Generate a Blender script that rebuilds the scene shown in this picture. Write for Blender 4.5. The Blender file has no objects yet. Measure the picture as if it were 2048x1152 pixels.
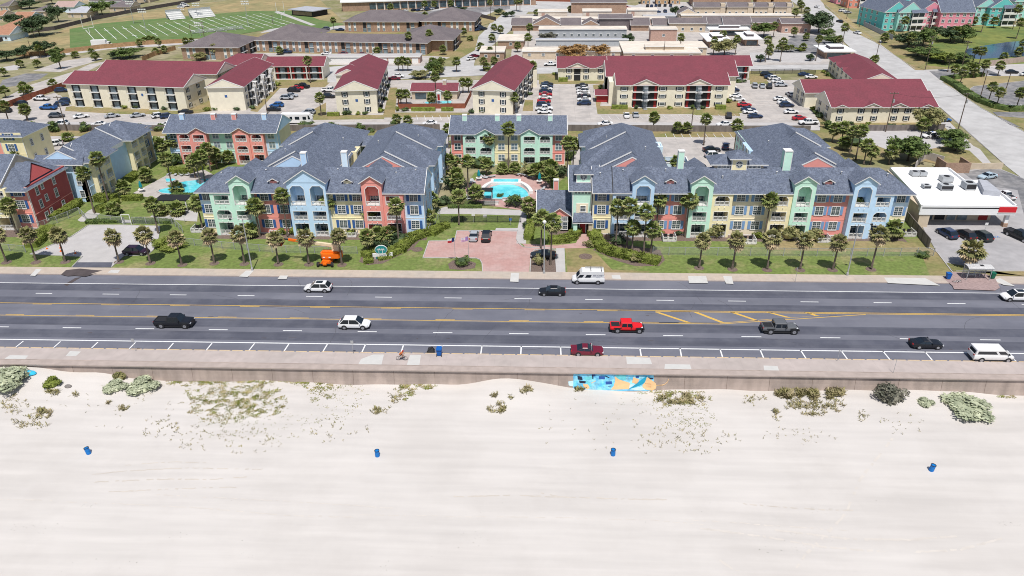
import bpy, math, random
from mathutils import Vector, Matrix
random.seed(7)
SC = bpy.context.scene
COL = SC.collection
# ---------------------------------------------------------------- camera
FP, TH, RO, YA, HC = 1481.0, math.radians(27.965), math.radians(-.716), math.radians(-2.812), 61.758
CF = Vector((math.sin(YA)*math.cos(TH), math.cos(YA)*math.cos(TH), -math.sin(TH)))
_r = Vector((math.cos(YA), -math.sin(YA), 0)); _u = _r.cross(CF)
CR = _r*math.cos(RO)+_u*math.sin(RO); CU = -_r*math.sin(RO)+_u*math.cos(RO)
CC = Vector((0, 0, HC))
cam = bpy.data.objects.new('camera', bpy.data.cameras.new('camera')); COL.objects.link(cam)
cam.matrix_world = Matrix(((CR.x, CU.x, -CF.x, 0), (CR.y, CU.y, -CF.y, 0), (CR.z, CU.z, -CF.z, HC), (0, 0, 0, 1)))
cam.data.sensor_width = 36; cam.data.lens = FP/2048*36; cam.data.clip_end = 5000; cam.data.clip_start = 1
SC.camera = cam
# ---------------------------------------------------------------- light
ELEV, AZ = math.radians(64.5), math.radians(172)
w = bpy.data.worlds.new('World'); SC.world = w; w.use_nodes = True
nt = w.node_tree; bg = nt.nodes['Background']; sky = nt.nodes.new('ShaderNodeTexSky')
sky.sky_type = 'NISHITA'; sky.sun_disc = False; sky.sun_elevation = ELEV; sky.sun_rotation = AZ; sky.dust_density = 1.5
nt.links.new(sky.outputs[0], bg.inputs[0]); bg.inputs[1].default_value = .08
sun = bpy.data.objects.new('sun', bpy.data.lights.new('sun', 'SUN')); COL.objects.link(sun)
sd = Vector((math.sin(AZ)*math.cos(ELEV), math.cos(AZ)*math.cos(ELEV), math.sin(ELEV)))
sun.rotation_euler = sd.to_track_quat('Z', 'Y').to_euler()
sun.data.energy = 3.9; sun.data.angle = math.radians(.5); sun.data.color = (1, .965, .91)
vs = SC.view_settings; vs.view_transform = 'Standard'; vs.look = 'None'; vs.exposure = .10; vs.gamma = 1
SC.render.engine = 'CYCLES'; SC.cycles.filter_width = 1.0

def G(x, y, z=0.0):
    "photo pixel (2048 wide) -> point of the plane at height z"
    d = CF+CR*((x-1024)/FP)-CU*((y-576)/FP)
    return CC+d*((z-HC)/d.z)
def hgt(bx, by, ty):
    "height of a vertical thing standing at pixel (bx,by) whose top shows at row ty"
    b = G(bx, by); lo, hi = 0, 60
    for _ in range(30):
        m = (lo+hi)/2; d = b+Vector((0, 0, m))-CC
        yy = 576-FP*d.dot(CU)/d.dot(CF)
        if yy > ty: lo = m
        else: hi = m
    return lo
# ---------------------------------------------------------------- materials
MATS = {}
def mat(name, col, rough=.8, var=.12, scale=1.5, metal=0, spec=.3, objcol=False, col2=None, sc2=.15, var2=.0, stretch=None, trans=0, streak=None, bump=0, detail=4, thr=None):
    if name in MATS: return MATS[name]
    m = bpy.data.materials.new(name); m.use_nodes = True; MATS[name] = m
    n = m.node_tree.nodes; l = m.node_tree.links; b = n['Principled BSDF']
    b.inputs['Roughness'].default_value = rough; b.inputs['Metallic'].default_value = metal
    b.inputs['Specular IOR Level'].default_value = spec
    m.diffuse_color = (*col, 1)
    tc = n.new('ShaderNodeTexCoord')
    vec = tc.outputs['Object']
    if stretch:
        mp = n.new('ShaderNodeMapping'); mp.inputs['Scale'].default_value = stretch; l.new(vec, mp.inputs[0]); vec = mp.outputs[0]
    no = n.new('ShaderNodeTexNoise'); no.inputs['Scale'].default_value = scale; no.inputs['Detail'].default_value = detail
    l.new(vec, no.inputs['Vector'])
    if objcol:
        oi = n.new('ShaderNodeObjectInfo'); base = oi.outputs['Color']
    else:
        rgb = n.new('ShaderNodeRGB'); rgb.outputs[0].default_value = (*col, 1); base = rgb.outputs[0]
    if col2:
        no2 = n.new('ShaderNodeTexNoise'); no2.inputs['Scale'].default_value = sc2; no2.inputs['Detail'].default_value = 5
        no2.inputs['Roughness'].default_value = .65
        l.new(tc.outputs['Object'], no2.inputs['Vector'])
        cr = n.new('ShaderNodeValToRGB'); t = thr or (.42, .6)
        cr.color_ramp.elements[0].position = t[0]; cr.color_ramp.elements[1].position = t[1]
        l.new(no2.outputs['Fac'], cr.inputs[0])
        mx = n.new('ShaderNodeMix'); mx.data_type = 'RGBA'; mx.inputs['B'].default_value = (*col2, 1)
        l.new(cr.outputs[0], mx.inputs['Factor']); l.new(base, mx.inputs['A']); base = mx.outputs['Result']
    mr = n.new('ShaderNodeMapRange'); mr.inputs['From Min'].default_value = .3; mr.inputs['From Max'].default_value = .7
    mr.inputs['To Min'].default_value = 1-var; mr.inputs['To Max'].default_value = 1+var
    l.new(no.outputs['Fac'], mr.inputs['Value'])
    mu = n.new('ShaderNodeVectorMath'); mu.operation = 'SCALE'
    l.new(base, mu.inputs[0]); l.new(mr.outputs[0], mu.inputs['Scale'])
    l.new(mu.outputs[0], b.inputs['Base Color'])
    if bump:
        bp = n.new('ShaderNodeBump'); bp.inputs['Strength'].default_value = bump; bp.inputs['Distance'].default_value = .1
        l.new(no.outputs['Fac'], bp.inputs['Height']); l.new(bp.outputs[0], b.inputs['Normal'])
    if trans:
        tr = n.new('ShaderNodeBsdfTransparent'); ms = n.new('ShaderNodeMixShader'); ms.inputs[0].default_value = trans
        l.new(b.outputs[0], ms.inputs[1]); l.new(tr.outputs[0], ms.inputs[2]); l.new(ms.outputs[0], n['Material Output'].inputs[0])
    return m
def lines(m, axis, period, width, dark=.6):
    "siding / joint lines every period along axis, inside an existing material"
    n = m.node_tree.nodes; l = m.node_tree.links; b = n['Principled BSDF']
    src = b.inputs['Base Color'].links[0].from_socket
    tc = n.new('ShaderNodeTexCoord'); sp = n.new('ShaderNodeSeparateXYZ'); l.new(tc.outputs['Object'], sp.inputs[0])
    a = n.new('ShaderNodeMath'); a.operation = 'DIVIDE'; a.inputs[1].default_value = period; l.new(sp.outputs[axis], a.inputs[0])
    f = n.new('ShaderNodeMath'); f.operation = 'FRACT'; l.new(a.outputs[0], f.inputs[0])
    g = n.new('ShaderNodeMath'); g.operation = 'LESS_THAN'; g.inputs[1].default_value = width/period; l.new(f.outputs[0], g.inputs[0])
    k = n.new('ShaderNodeMapRange'); k.inputs['To Min'].default_value = 1; k.inputs['To Max'].default_value = dark; l.new(g.outputs[0], k.inputs[0])
    mu = n.new('ShaderNodeVectorMath'); mu.operation = 'SCALE'; l.new(src, mu.inputs[0]); l.new(k.outputs[0], mu.inputs['Scale'])
    l.new(mu.outputs[0], b.inputs['Base Color'])
    return m
M_SAND = mat('sand', (.605, .57, .54), .95, .06, .35, stretch=(.16, 2.2, 1), col2=(.565, .53, .50), sc2=.07, bump=.3, detail=9)
M_ASPH = mat('asphalt', (.150, .154, .188), .9, .09, .5, stretch=(.12, 1.1, 1), col2=(.175, .178, .212), sc2=.12)
M_ASPH2 = mat('asphalt_lane', (.088, .092, .120), .9, .12, .6, stretch=(.05, 1.6, 1), col2=(.115, .119, .148), sc2=.2)
M_OLDASPH = mat('old_asphalt', (.17, .17, .18), .9, .15, .6, col2=(.27, .26, .26), sc2=.15)
M_CONC = lines(lines(mat('concrete', (.50, .46, .43), .9, .07, .5, col2=(.41, .38, .36), sc2=.18), 0, 4.6, .07, .8), 1, 4.6, .07, .8)
M_CONCW = mat('concrete_pale', (.475, .455, .45), .9, .07, .5, col2=(.48, .46, .45), sc2=.12)
M_STREET = mat('street_concrete', (.50, .49, .485), .9, .08, .35, col2=(.43, .42, .415), sc2=.1)
M_PROM = lines(mat('promenade', (.475, .41, .385), .9, .09, .8, col2=(.435, .38, .355), sc2=.2), 0, 2.44, .03, .86)
M_SIDEW = lines(mat('sidewalk', (.50, .42, .35), .9, .07, .9, col2=(.46, .40, .345), sc2=.2), 0, 1.55, .03, .86)
M_PATCH = mat('new_concrete', (.56, .55, .53), .9, .05, 1)
M_WALL = mat('seawall_concrete', (.40, .325, .285), .9, .18, .9, stretch=(.8, .8, .12), col2=(.33, .27, .24), sc2=.25)
M_LIP = mat('seawall_cap', (.42, .35, .315), .9, .1, .9)
M_GRASS = mat('lawn_grass', (.155, .205, .055), .95, .25, 1.4, col2=(.27, .25, .115), sc2=.16, detail=6, thr=(.50, .68))
M_GRASSD = mat('dry_lawn', (.30, .235, .12), .95, .18, 1.2, col2=(.20, .20, .075), sc2=.10, detail=6, thr=(.45, .6))
M_FIELD = mat('field_grass', (.115, .19, .060), .95, .12, .3, col2=(.15, .20, .075), sc2=.08)
M_STRAW = mat('straw_grass', (.36, .28, .145), .95, .18, .2, col2=(.26, .235, .115), sc2=.04, detail=6)
M_SCRUB = mat('scrub_ground', (.22, .215, .10), .95, .2, .4, col2=(.32, .28, .18), sc2=.06)
M_MULCH = mat('mulch', (.17, .125, .105), .95, .3, 4, bump=.5)
M_PINK = lines(lines(mat('pink_pavers', (.47, .285, .26), .85, .08, 1.2, col2=(.50, .34, .315), sc2=.2), 0, .6, .03, .9), 1, .6, .03, .9)
M_WHITEP = mat('white_paint', (.78, .78, .78), .7, .08, 3)
M_YELP = mat('yellow_paint', (.66, .42, .10), .7, .12, 3)
M_ROOF = mat('grey_shingles', (.112, .132, .182), .9, .34, 3.2, col2=(.145, .168, .222), sc2=1.2, detail=9, bump=.3)
M_RED = mat('red_shingles', (.200, .052, .070), .85, .14, 2.2, col2=(.18, .05, .066), sc2=.2)
M_BROWN = mat('brown_shingles', (.15, .128, .135), .9, .16, 2.5, col2=(.175, .15, .155), sc2=.25)
M_FLAT = mat('white_flat_roof', (.74, .67, .58), .8, .08, .4, col2=(.64, .56, .48), sc2=.12)
M_WFLAT = mat('bright_membrane_roof', (.82, .82, .82), .7, .03, .4)
M_LROOF = mat('light_grey_roof', (.42, .43, .47), .8, .1, .8)
M_KERB = mat('faded_yellow_kerb', (.62, .46, .28), .8, .12, 3)
M_TRIM = mat('white_trim', (.78, .77, .75), .6, .04, 3)
M_CREAM = lines(mat('cream_siding', (.84, .78, .63), .8, .04, .8, col2=(.79, .73, .59), sc2=.3), 2, .3, .03, .9)
def siding(n, c): return lines(mat(n, c, .75, .05, .8), 2, .22, .03, .86)
M_MINT = siding('mint_siding', (.60, .88, .73)); M_BLUE = siding('blue_siding', (.56, .76, .97)); M_YEL = siding('yellow_siding', (.93, .82, .53))
M_CORAL = siding('coral_siding', (.86, .35, .30)); M_BEIGE = siding('beige_siding', (.86, .76, .57)); M_PALE = siding('pale_blue_siding', (.70, .84, .95))
M_BURG = siding('dark_red_siding', (.47, .10, .10)); M_GREEN = siding('green_siding', (.20, .47, .36))
M_BRICK = mat('brick', (.40, .27, .195), .9, .22, 2.5, stretch=(1, 1, 2), col2=(.34, .225, .165), sc2=.5, detail=8)
M_PBRICK = mat('pink_brick', (.50, .33, .27), .9, .15, 2.5)
M_TAN = mat('tan_stucco', (.60, .50, .38), .9, .08, 1)
M_GREYW = mat('grey_wall', (.42, .44, .46), .9, .08, 1)
M_CONDOP = siding('pink_condo_siding', (.78, .30, .38)); M_TEAL = siding('teal_condo_siding', (.16, .58, .56)); M_TEAL2 = siding('aqua_condo_siding', (.36, .72, .66))
M_SALM = siding('salmon_condo_siding', (.75, .30, .22))
M_GLASS = mat('window_glass', (.05, .08, .10), .12, .5, .7, spec=.8)
M_GLASSL = mat('window_glass_with_blinds', (.20, .26, .30), .25, .45, .5, spec=.7)
M_DARK = mat('opening_shade', (.03, .03, .032), .8, .3, 1)  # near-black colour painted where openings would lie in shade
M_SHUT = mat('blue_shutter', (.045, .12, .33), .6, .1, 2); M_SHUTL = mat('light_blue_shutter', (.20, .34, .58), .6, .1, 2)
M_BSHUT = mat('black_shutter', (.03, .035, .045), .6, .1, 2)
M_DOORR = mat('red_door', (.35, .03, .03), .6, .1, 2)
M_WOOD = lines(mat('weathered_fence_wood', (.20, .175, .165), .9, .25, 1.2, stretch=(1, 1, .2)), 0, .3, .05, .6)
M_REDW = lines(mat('red_stained_fence_wood', (.29, .095, .055), .9, .15, 1), 0, .3, .05, .7)
M_BRWD = lines(mat('brown_fence_wood', (.40, .25, .13), .9, .2, 1), 0, .3, .05, .7)
M_PAINT = mat('car_paint', (.5, .5, .5), .28, .02, 1, objcol=True, spec=.6)
M_TYRE = mat('tyre_rubber', (.02, .02, .022), .8, .1, 4); M_RIM = mat('wheel_rim', (.45, .45, .47), .35, .1, 4, metal=.6)
M_CGLASS = mat('car_glass', (.012, .018, .026), .08, .1, 1, spec=.9)
M_LIGHTL = mat('headlight_glass', (.7, .72, .75), .2, .05, 3); M_TAIL = mat('taillight_red', (.4, .02, .02), .3, .05, 3)
M_BLACK = mat('black_plastic', (.025, .025, .028), .6, .1, 3)
M_TRUNK = mat('palm_trunk', (.17, .135, .11), .95, .3, 3, stretch=(1, 1, 4)); M_BARK = mat('bark', (.11, .085, .065), .95, .3, 3)
M_METAL = mat('galvanised_metal', (.45, .46, .47), .5, .1, 2, metal=.3); M_POLEW = mat('pole_wood', (.12, .09, .07), .9, .2, 2)
M_WATER = mat('pool_water', (.10, .62, .72), .08, .12, .8, col2=(.18, .72, .80), sc2=.5, spec=.6)
M_POND = mat('pond_water', (.035, .065, .13), .12, .25, .6, stretch=(1, 3, 1), spec=.5)
M_ORANGE = mat('lift_orange', (.82, .16, .01), .4, .04, 2); M_CREAMP = mat('lift_cream', (.75, .62, .42), .5, .1, 2)
M_BLUEP = mat('blue_plastic', (.012, .115, .42), .45, .08, 3); M_GREENP = mat('green_plastic', (.01, .13, .075), .45, .08, 3)
M_BARREL = mat('blue_barrel', (.008, .17, .52), .45, .12, 4); M_TEALF = mat('teal_fabric', (.01, .25, .29), .8, .1, 3)
M_SKIN = mat('skin', (.42, .22, .14), .6, .05, 5)
def leafmat(name, c, c2, var=.35):
    m = mat(name, c, .75, var, 1.1, col2=c2, sc2=.9, spec=.25); return m
M_FROND = leafmat('palm_frond', (.17, .225, .055), (.28, .31, .11)); M_DEAD = leafmat('dead_frond', (.36, .27, .16), (.48, .39, .25))
M_OLDF = leafmat('olive_frond', (.19, .20, .075), (.31, .28, .13))
M_HEDGE = leafmat('hedge_leaf', (.145, .185, .03), (.21, .245, .055)); M_LEAF = leafmat('tree_leaf', (.075, .12, .032), (.13, .175, .05))
M_LEAFD = leafmat('dark_leaf', (.045, .075, .035), (.08, .115, .05)); M_RUST = leafmat('autumn_leaf', (.28, .15, .05), (.36, .23, .10))
M_SILVER = leafmat('silver_leaf', (.34, .38, .25), (.44, .46, .32)); M_DUNE = leafmat('dune_grass', (.26, .24, .10), (.40, .34, .21))
M_VINE = leafmat('beach_vine', (.19, .21, .045), (.36, .30, .15)); M_SAGE = leafmat('grey_shrub', (.13, .135, .10), (.20, .19, .15))
M_FENCEM = mat('chain_link_mesh', (.40, .43, .40), .7, .05, 3, trans=.88)
M_BLKF = mat('black_fence_bars', (.05, .05, .05), .7, .05, 3, trans=.72)
# ---------------------------------------------------------------- mesh builder
class MB:
    def __init__(s, T=None): s.v = []; s.f = []; s.m = []; s.mats = []; s.T = T
    def mi(s, m):
        if m not in s.mats: s.mats.append(m)
        return s.mats.index(m)
    def add(s, vs, fs, m):
        k = len(s.v); T = s.T
        for p in vs:
            s.v.append(tuple(T @ Vector(p)) if T else tuple(p))
        i = s.mi(m)
        for f in fs: s.f.append([a+k for a in f]); s.m.append(i)
    def box(s, x0, x1, y0, y1, z0, z1, m):
        s.add([(x0, y0, z0), (x1, y0, z0), (x1, y1, z0), (x0, y1, z0), (x0, y0, z1), (x1, y0, z1), (x1, y1, z1), (x0, y1, z1)],
              [(0, 3, 2, 1), (4, 5, 6, 7), (0, 1, 5, 4), (1, 2, 6, 5), (2, 3, 7, 6), (3, 0, 4, 7)], m)
    def prism(s, pts, z0, z1, m):
        "pts: xy polygon, extruded"
        a = sum(pts[i][0]*pts[(i+1) % len(pts)][1]-pts[(i+1) % len(pts)][0]*pts[i][1] for i in range(len(pts)))
        if a < 0: pts = pts[::-1]
        n = len(pts)
        s.add([(p[0], p[1], z0) for p in pts]+[(p[0], p[1], z1) for p in pts],
              [list(range(n))[::-1], list(range(n, 2*n))]+[(i, (i+1) % n, (i+1) % n+n, i+n) for i in range(n)], m)
    def xz(s, pts, y0, y1, m):
        "pts: xz polygon, extruded along y"
        n = len(pts)
        s.add([(p[0], y0, p[1]) for p in pts]+[(p[0], y1, p[1]) for p in pts],
              [list(range(n)), list(range(n, 2*n))[::-1]]+[(i, i+n, (i+1) % n+n, (i+1) % n) for i in range(n)], m)
    def cyl(s, p0, p1, r0, r1, m, n=8, cap=True):
        p0 = Vector(p0); p1 = Vector(p1); d = (p1-p0).normalized()
        a = d.orthogonal().normalized(); b = d.cross(a)
        vs = [p0+(a*math.cos(t)+b*math.sin(t))*r0 for t in [2*math.pi*i/n for i in range(n)]]
        vs += [p1+(a*math.cos(t)+b*math.sin(t))*r1 for t in [2*math.pi*i/n for i in range(n)]]
        fs = [(i, (i+1) % n, (i+1) % n+n, i+n) for i in range(n)]
        if cap: fs += [list(range(n))[::-1], list(range(n, 2*n))]
        s.add(vs, fs, m)
    def lathe(s, prof, m, c=(0, 0, 0), n=12):
        vs = []; fs = []
        for r, z in prof: vs += [(c[0]+r*math.cos(2*math.pi*i/n), c[1]+r*math.sin(2*math.pi*i/n), c[2]+z) for i in range(n)]
        for k in range(len(prof)-1): fs += [(k*n+i, k*n+(i+1) % n, (k+1)*n+(i+1) % n, (k+1)*n+i) for i in range(n)]
        fs += [list(range(n))[::-1], [(len(prof)-1)*n+i for i in range(n)]]
        s.add(vs, fs, m)
    def mesh(s, name):
        me = bpy.data.meshes.new(name); me.from_pydata(s.v, [], s.f)
        for m in s.mats: me.materials.append(m)
        me.polygons.foreach_set('material_index', s.m); me.update(); return me
    def build(s, name, parent=None, **kw):
        return put(name, s.mesh(name), parent, **kw)
def put(name, me, parent=None, loc=None, rz=0, **kw):
    o = bpy.data.objects.new(name, me); COL.objects.link(o)
    if parent: o.parent = parent
    if loc is not None: o.location = loc
    if rz: o.rotation_euler.z = rz
    for k, v in kw.items(): o[k] = v
    return o
def empty(name, label, cat, group=None, loc=(0, 0, 0), rz=0):
    o = bpy.data.objects.new(name, None); COL.objects.link(o); o.location = loc; o.rotation_euler.z = rz; o.empty_display_size = .5
    o['label'] = label; o['category'] = cat
    if group: o['group'] = group
    return o
def tag(o, label, cat, group=None):
    o['label'] = label; o['category'] = cat
    if group: o['group'] = group
    return o
def ctree(o, parent=None):
    c = o.copy(); COL.objects.link(c); c.parent = parent
    for ch in list(o.children): ctree(ch, c)
    return c
def smooth(o):
    o.data.polygons.foreach_set('use_smooth', [True]*len(o.data.polygons)); return o
ORD = ['first', 'second', 'third', 'fourth', 'fifth', 'sixth', 'seventh', 'eighth', 'ninth', 'tenth', 'eleventh', 'twelfth', 'thirteenth', 'fourteenth', 'fifteenth', 'sixteenth', 'seventeenth', 'eighteenth', 'nineteenth', 'twentieth']
def ordn(i):
    if i < 20: return ORD[i]
    t = (i+1)//10; u = (i+1) % 10; T = ['', '', 'twent', 'thirt', 'fort', 'fift', 'sixt'][t]
    return T+'ieth' if u == 0 else T+'y-'+ORD[u-1]
# flat ground sheets
ZC = [.003]
def sheet(name, pts, m, z, px=True, h=0):
    if 0 < z < .1 and not h: ZC[0] += .001; z = ZC[0]
    P = [G(x, y, z) for x, y in pts] if px else [Vector((x, y, z)) for x, y in pts]
    a = sum(P[i].x*P[(i+1) % len(P)].y-P[(i+1) % len(P)].x*P[i].y for i in range(len(P)))
    if a < 0: P = P[::-1]
    b = MB()
    if h: b.prism([(p.x, p.y) for p in P], z, z+h, m)
    else: b.add(P, [list(range(len(P)))], m)
    o = b.build(name, kind='structure'); return o

# ================================================================ ground
Z0 = 0.0
# beach: sloping, dune crests against the seawall
def sandz(x, y):
    d = 90.6-y
    base = -2.35-.012*max(0, d)
    bumps = [(-82, 1.4, 7, 6), (-73, 1.15, 9, 5), (-5, 1.35, 5.5, 4.5), (-57, -.15, 12, 6), (-45, .25, 9, 8), (12, -.35, 9, 5), (40, .1, 18, 6), (55, .5, 8, 5), (-100, 1.0, 9, 7), (-66, .55, 3.5, 5), (66, -.2, 8, 5)]
    s = sum(a*math.exp(-((x-c)/wx)**2-(d/wy)**2) for c, a, wx, wy in bumps)
    s += .10*math.sin(x*.31+y*.22)*math.exp(-d/26)+.06*math.sin(x*.73-y*.41)*math.exp(-d/20)+.02*math.sin(x*.21+y*1.1)
    return base+s
b = MB(); xs = [-175+i*1.25 for i in range(281)]; ys = [90.9-j*1.0 if j < 30 else 60.9-(j-30)*3.0 for j in range(50)]
vs = [(x, y, sandz(x, y)) for y in ys for x in xs]; nx = len(xs)
b.add(vs, [(j*nx+i, (j+1)*nx+i, (j+1)*nx+i+1, j*nx+i+1) for j in range(len(ys)-1) for i in range(nx-1)], M_SAND)
smooth(b.build('beach_sand', kind='structure'))
# land base beyond the wall
b = MB(); b.add([(-1500, 89.9, -.02), (1500, 89.9, -.02), (1500, 2600, -.02), (-1500, 2600, -.02)], [(0, 1, 2, 3)], M_SCRUB)
b.build('ground', kind='structure')
XL, XR = -260, 260
YK = 94.35   # near kerb line
YF = 119.65  # far kerb line
def strip(name, y0, y1, m, z, x0=XL, x1=XR, h=0): return sheet(name, [(x0, y0), (x1, y0), (x1, y1), (x0, y1)], m, z, px=False, h=h)
strip('seawall_road', YK, YF, M_ASPH, .0)
for y0, y1 in ((108.4, 111.0), (113.5, 116.1), (101.6, 104.1), (97.7, 100.2)):
    strip('worn_lane', y0, y1, M_ASPH2, .004)
strip('promenade', 90.0, YK, M_PROM, -.3, h=.45)
strip('far_sidewalk', YF, 122.4, M_SIDEW, -.3, h=.45)
# seawall
b = MB(); prof = []
for i in range(9):
    t = i/8; z = .04-5.2*t; prof.append((90.02-1.9*(t**2.1), z))
for k in range(8):
    (y0, z0), (y1, z1) = prof[k], prof[k+1]
    b.add([(-260, y1, z1), (260, y1, z1), (260, y0, z0), (-260, y0, z0)], [(0, 1, 2, 3)], M_WALL)
    for i in range(86):
        x = -260+i*6.1; b.add([(x-.022, y1-.012, z1), (x+.022, y1-.012, z1), (x+.022, y0-.012, z0), (x-.022, y0-.012, z0)], [(0, 1, 2, 3)], M_MULCH)
sw = empty('seawall', 'long curved concrete seawall between beach and promenade', 'seawall')
b.build('wall_face', sw)
b = MB(); b.box(-260, 260, 89.72, 90.9, .0, .2, M_LIP); b.box(-260, 260, 90.9, 91.15, .0, .165, M_WALL); b.build('cap', sw)
# kerb (yellow) with drain gaps
b = MB(); x = -130
while x < 130:
    b.box(x, x+1.72, YK-.02, YK+.16, 0, .158, M_KERB); x += 2.0
b.build('kerb', kind='structure')
b = MB(); b.box(-260, 260, YF-.14, YF+.02, 0, .153, M_LIP); b.build('far_kerb', kind='structure')
# road paint
Z1 = .009
def paint(name, rects, m):
    b = MB()
    for r in rects: b.add([(p[0], p[1], Z1) for p in r], [(0, 1, 2, 3)], m)
    return b.build(name, kind='structure')
def rc(x0, x1, y0, y1): return [(x0, y0), (x1, y0), (x1, y1), (x0, y1)]
YE, YN = G(940, 575.3).y, G(940, 691.6).y
yA, yB = G(0, 606.3).y, G(0, 631).y   # yellow lines
paint('edge_line', [rc(XL, XR, YE-.09, YE+.09), rc(XL, XR, YN-.12, YN+.12)], M_WHITEP)
Y1, Y2 = 112.27, 100.71
paint('lane_dashes', [rc(-90.45+12.192*k, -90.45+12.192*k+3.0, Y1-.09, Y1+.09) for k in range(-4, 20)]
      + [rc(-78.65+12.192*k, -78.65+12.192*k+3.1, Y2-.09, Y2+.09) for k in range(-4, 20)], M_WHITEP)
yA = G(1000, 617.3).y; yB = G(1000, 642.6).y
xm = G(1310, 620).x; xt = G(1730, 627).x
R = [rc(XL, XR, yA-.075, yA+.075)]
R.append(rc(XL, G(1440, 648).x, yB-.075, yB+.075))
R += [rc(-88.6+12.192*k, -85.2+12.192*k, yA-.36, yA-.22) for k in range(-3, 10)]
R += [rc(-91+12.192*k, -87.8+12.192*k, yB+.22, yB+.36) for k in range(-3, 10)]
R.append(rc(xm, XR, yA-.42, yA-.27)); x4 = G(1440, 648).x
R.append([(x4, yB-.075), (xt, yA-.6), (xt, yA-.45), (x4, yB+.075)])
R.append([(x4-14, yB+.22), (x4, yB+.22), (xt-4, yA-.42), (x4, yB+.37)]) ; R.append(rc(xm-3, x4, yB+.22, yB+.36))
for (a0, b0) in ((1310, 1372), (1387, 1440), (1460, 1509), (1532, 1572), (1608, 1630)):
    A = G(a0, 624.5); B_ = G(b0, 645 if b0 < 1450 else 641 if b0 < 1550 else 635 if b0 < 1600 else 632)
    R.append([(A.x, A.y), (B_.x, B_.y), (B_.x+.75, B_.y+.0), (A.x+.75, A.y)])
paint('yellow_markings', R, M_YELP)
R = []
xa = G(1128, 710).x
for k in range(-26, 20):
    x = G(1041, 706).x+6.62*k; sl = max(-1.6, min(1.6, (x-G(1041, 706).x)*-.0)) 
    R.append([(x-.09, YK+.2), (x+.09, YK+.2), (x+.09, YN), (x-.09, YN)])
STX = [(47, 682, 28, 697), (121, 683, 104, 698), (196, 684, 180, 699), (271, 685, 256, 700), (347, 686, 334, 701), (424, 686.5, 412, 701), (509, 687, 497, 702), (578, 687.5, 568, 702.5), (655, 688, 646, 703), (731, 689, 724, 704), (807, 690, 802, 705.5), (884, 691, 880, 707), (964, 691.5, 961.5, 708), (1042.5, 692.5, 1041.5, 709), (1121, 693, 1122, 710), (1279.5, 695, 1282.5, 712), (1360, 696.5, 1363, 713.5), (1440, 698, 1445.5, 715.5), (1520, 699, 1527.5, 716.5), (1601, 700, 1612, 717), (1682.5, 701.5, 1695, 718.5), (1766, 702.5, 1780, 719.5), (1850, 703.5, 1865, 721), (2008, 705, 2032, 722), (1201, 694, 1203, 711)]
R = []
for a, c, d, e in STX:
    A = G(a, c); B_ = G(d, e); R.append([(B_.x-.1, B_.y), (B_.x+.1, B_.y), (A.x+.1, A.y), (A.x-.1, A.y)])
paint('parking_bay_lines', R, M_WHITEP)
M_STAIN = mat('wet_stain', (.085, .07, .072), .9, .2, .5)
sheet('water_stain', [(122, 549), (132, 540), (160, 537), (190, 540), (205, 541), (180, 548), (196, 546), (170, 553), (150, 551), (135, 552)], M_STAIN, .155)
sheet('water_stain', [(128, 569.5), (150, 556), (163, 554), (150, 562), (134, 572)], M_STAIN, .006)
for q in [(60, 551, 72, 538, 84, 538, 70, 552), (1020, 563, 1022, 546, 1038, 546, 1037, 564), (478, 553, 492, 541, 508, 541, 495, 554), (555, 558, 560, 551, 576, 551, 573, 558), (1378, 566, 1376, 552, 1412, 552, 1416, 566), (1452, 567, 1446, 552, 1463, 552, 1467, 568), (1776, 566, 1768, 555, 1850, 556, 1880, 571), (1225, 557, 1223, 550, 1240, 550, 1242, 558), (2008, 570, 1986, 560, 2000, 556, 2030, 572), (215, 545, 222, 540, 240, 540, 236, 546)]:
    sheet('pavement_patch', [(q[i], q[i+1]) for i in range(0, 8, 2)], M_PATCH, .1545)
for q in [(2, 722, 20, 710, 57, 711, 45, 724), (131, 712, 140, 702, 162, 703, 152, 712), (715, 732, 722, 718, 746, 709, 768, 709, 762, 733), (812, 735, 820, 710, 842, 710, 838, 735), (1254, 728, 1252, 713, 1300, 716, 1304, 728), (1328, 743, 1330, 728, 1380, 729, 1385, 744), (1529, 746, 1527, 731, 1555, 732, 1560, 747)]:
    sheet('pavement_patch', [(q[i], q[i+1]) for i in range(0, len(q), 2)], M_PATCH, .1545)
sheet('brick_pavement', [(1905, 571), (1886, 556), (1906, 543), (1972, 548), (1990, 556), (2000, 575), (1990, 581), (1908, 578)], mat('brick_pavement', (.34, .25, .24), .9, .15, 3), .156)
# ---------------- lawns and lots
L1, L2, L3, L4 = .008, .012, .016, .02
strip('front_lawn', 122.4, 150, M_GRASS, L1, -140, 76)
strip('courtyard_grounds', 150, 215.8, M_GRASS, L1, -170, 78)
sheet('dry_lawn', [(1135, 546), (1130, 494), (1185, 498), (1225, 540), (1300, 542), (1290, 552), (1140, 552)], M_GRASSD, L2)
sheet('dry_lawn', [(1860, 552), (1840, 500), (1812, 478), (1850, 476), (1880, 510), (1912, 552)], M_GRASSD, L2)
sheet('dry_lawn', [(1540, 500), (1550, 482), (1800, 482), (1850, 490), (1870, 505)], M_GRASSD, L2)
sheet('driveway', [(60.5, 508.6), (141.6, 474.3), (177, 450.7), (248, 450.7), (320, 453), (317, 476.7), (307, 500), (295, 510.6), (248, 512), (224, 534), (144.6, 534), (165, 513.6)], M_CONCW, L2)
sheet('driveway', [(153.4, 524.5), (225.5, 524.5), (222, 535), (144.6, 535)], M_ASPH2, L3)
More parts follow.
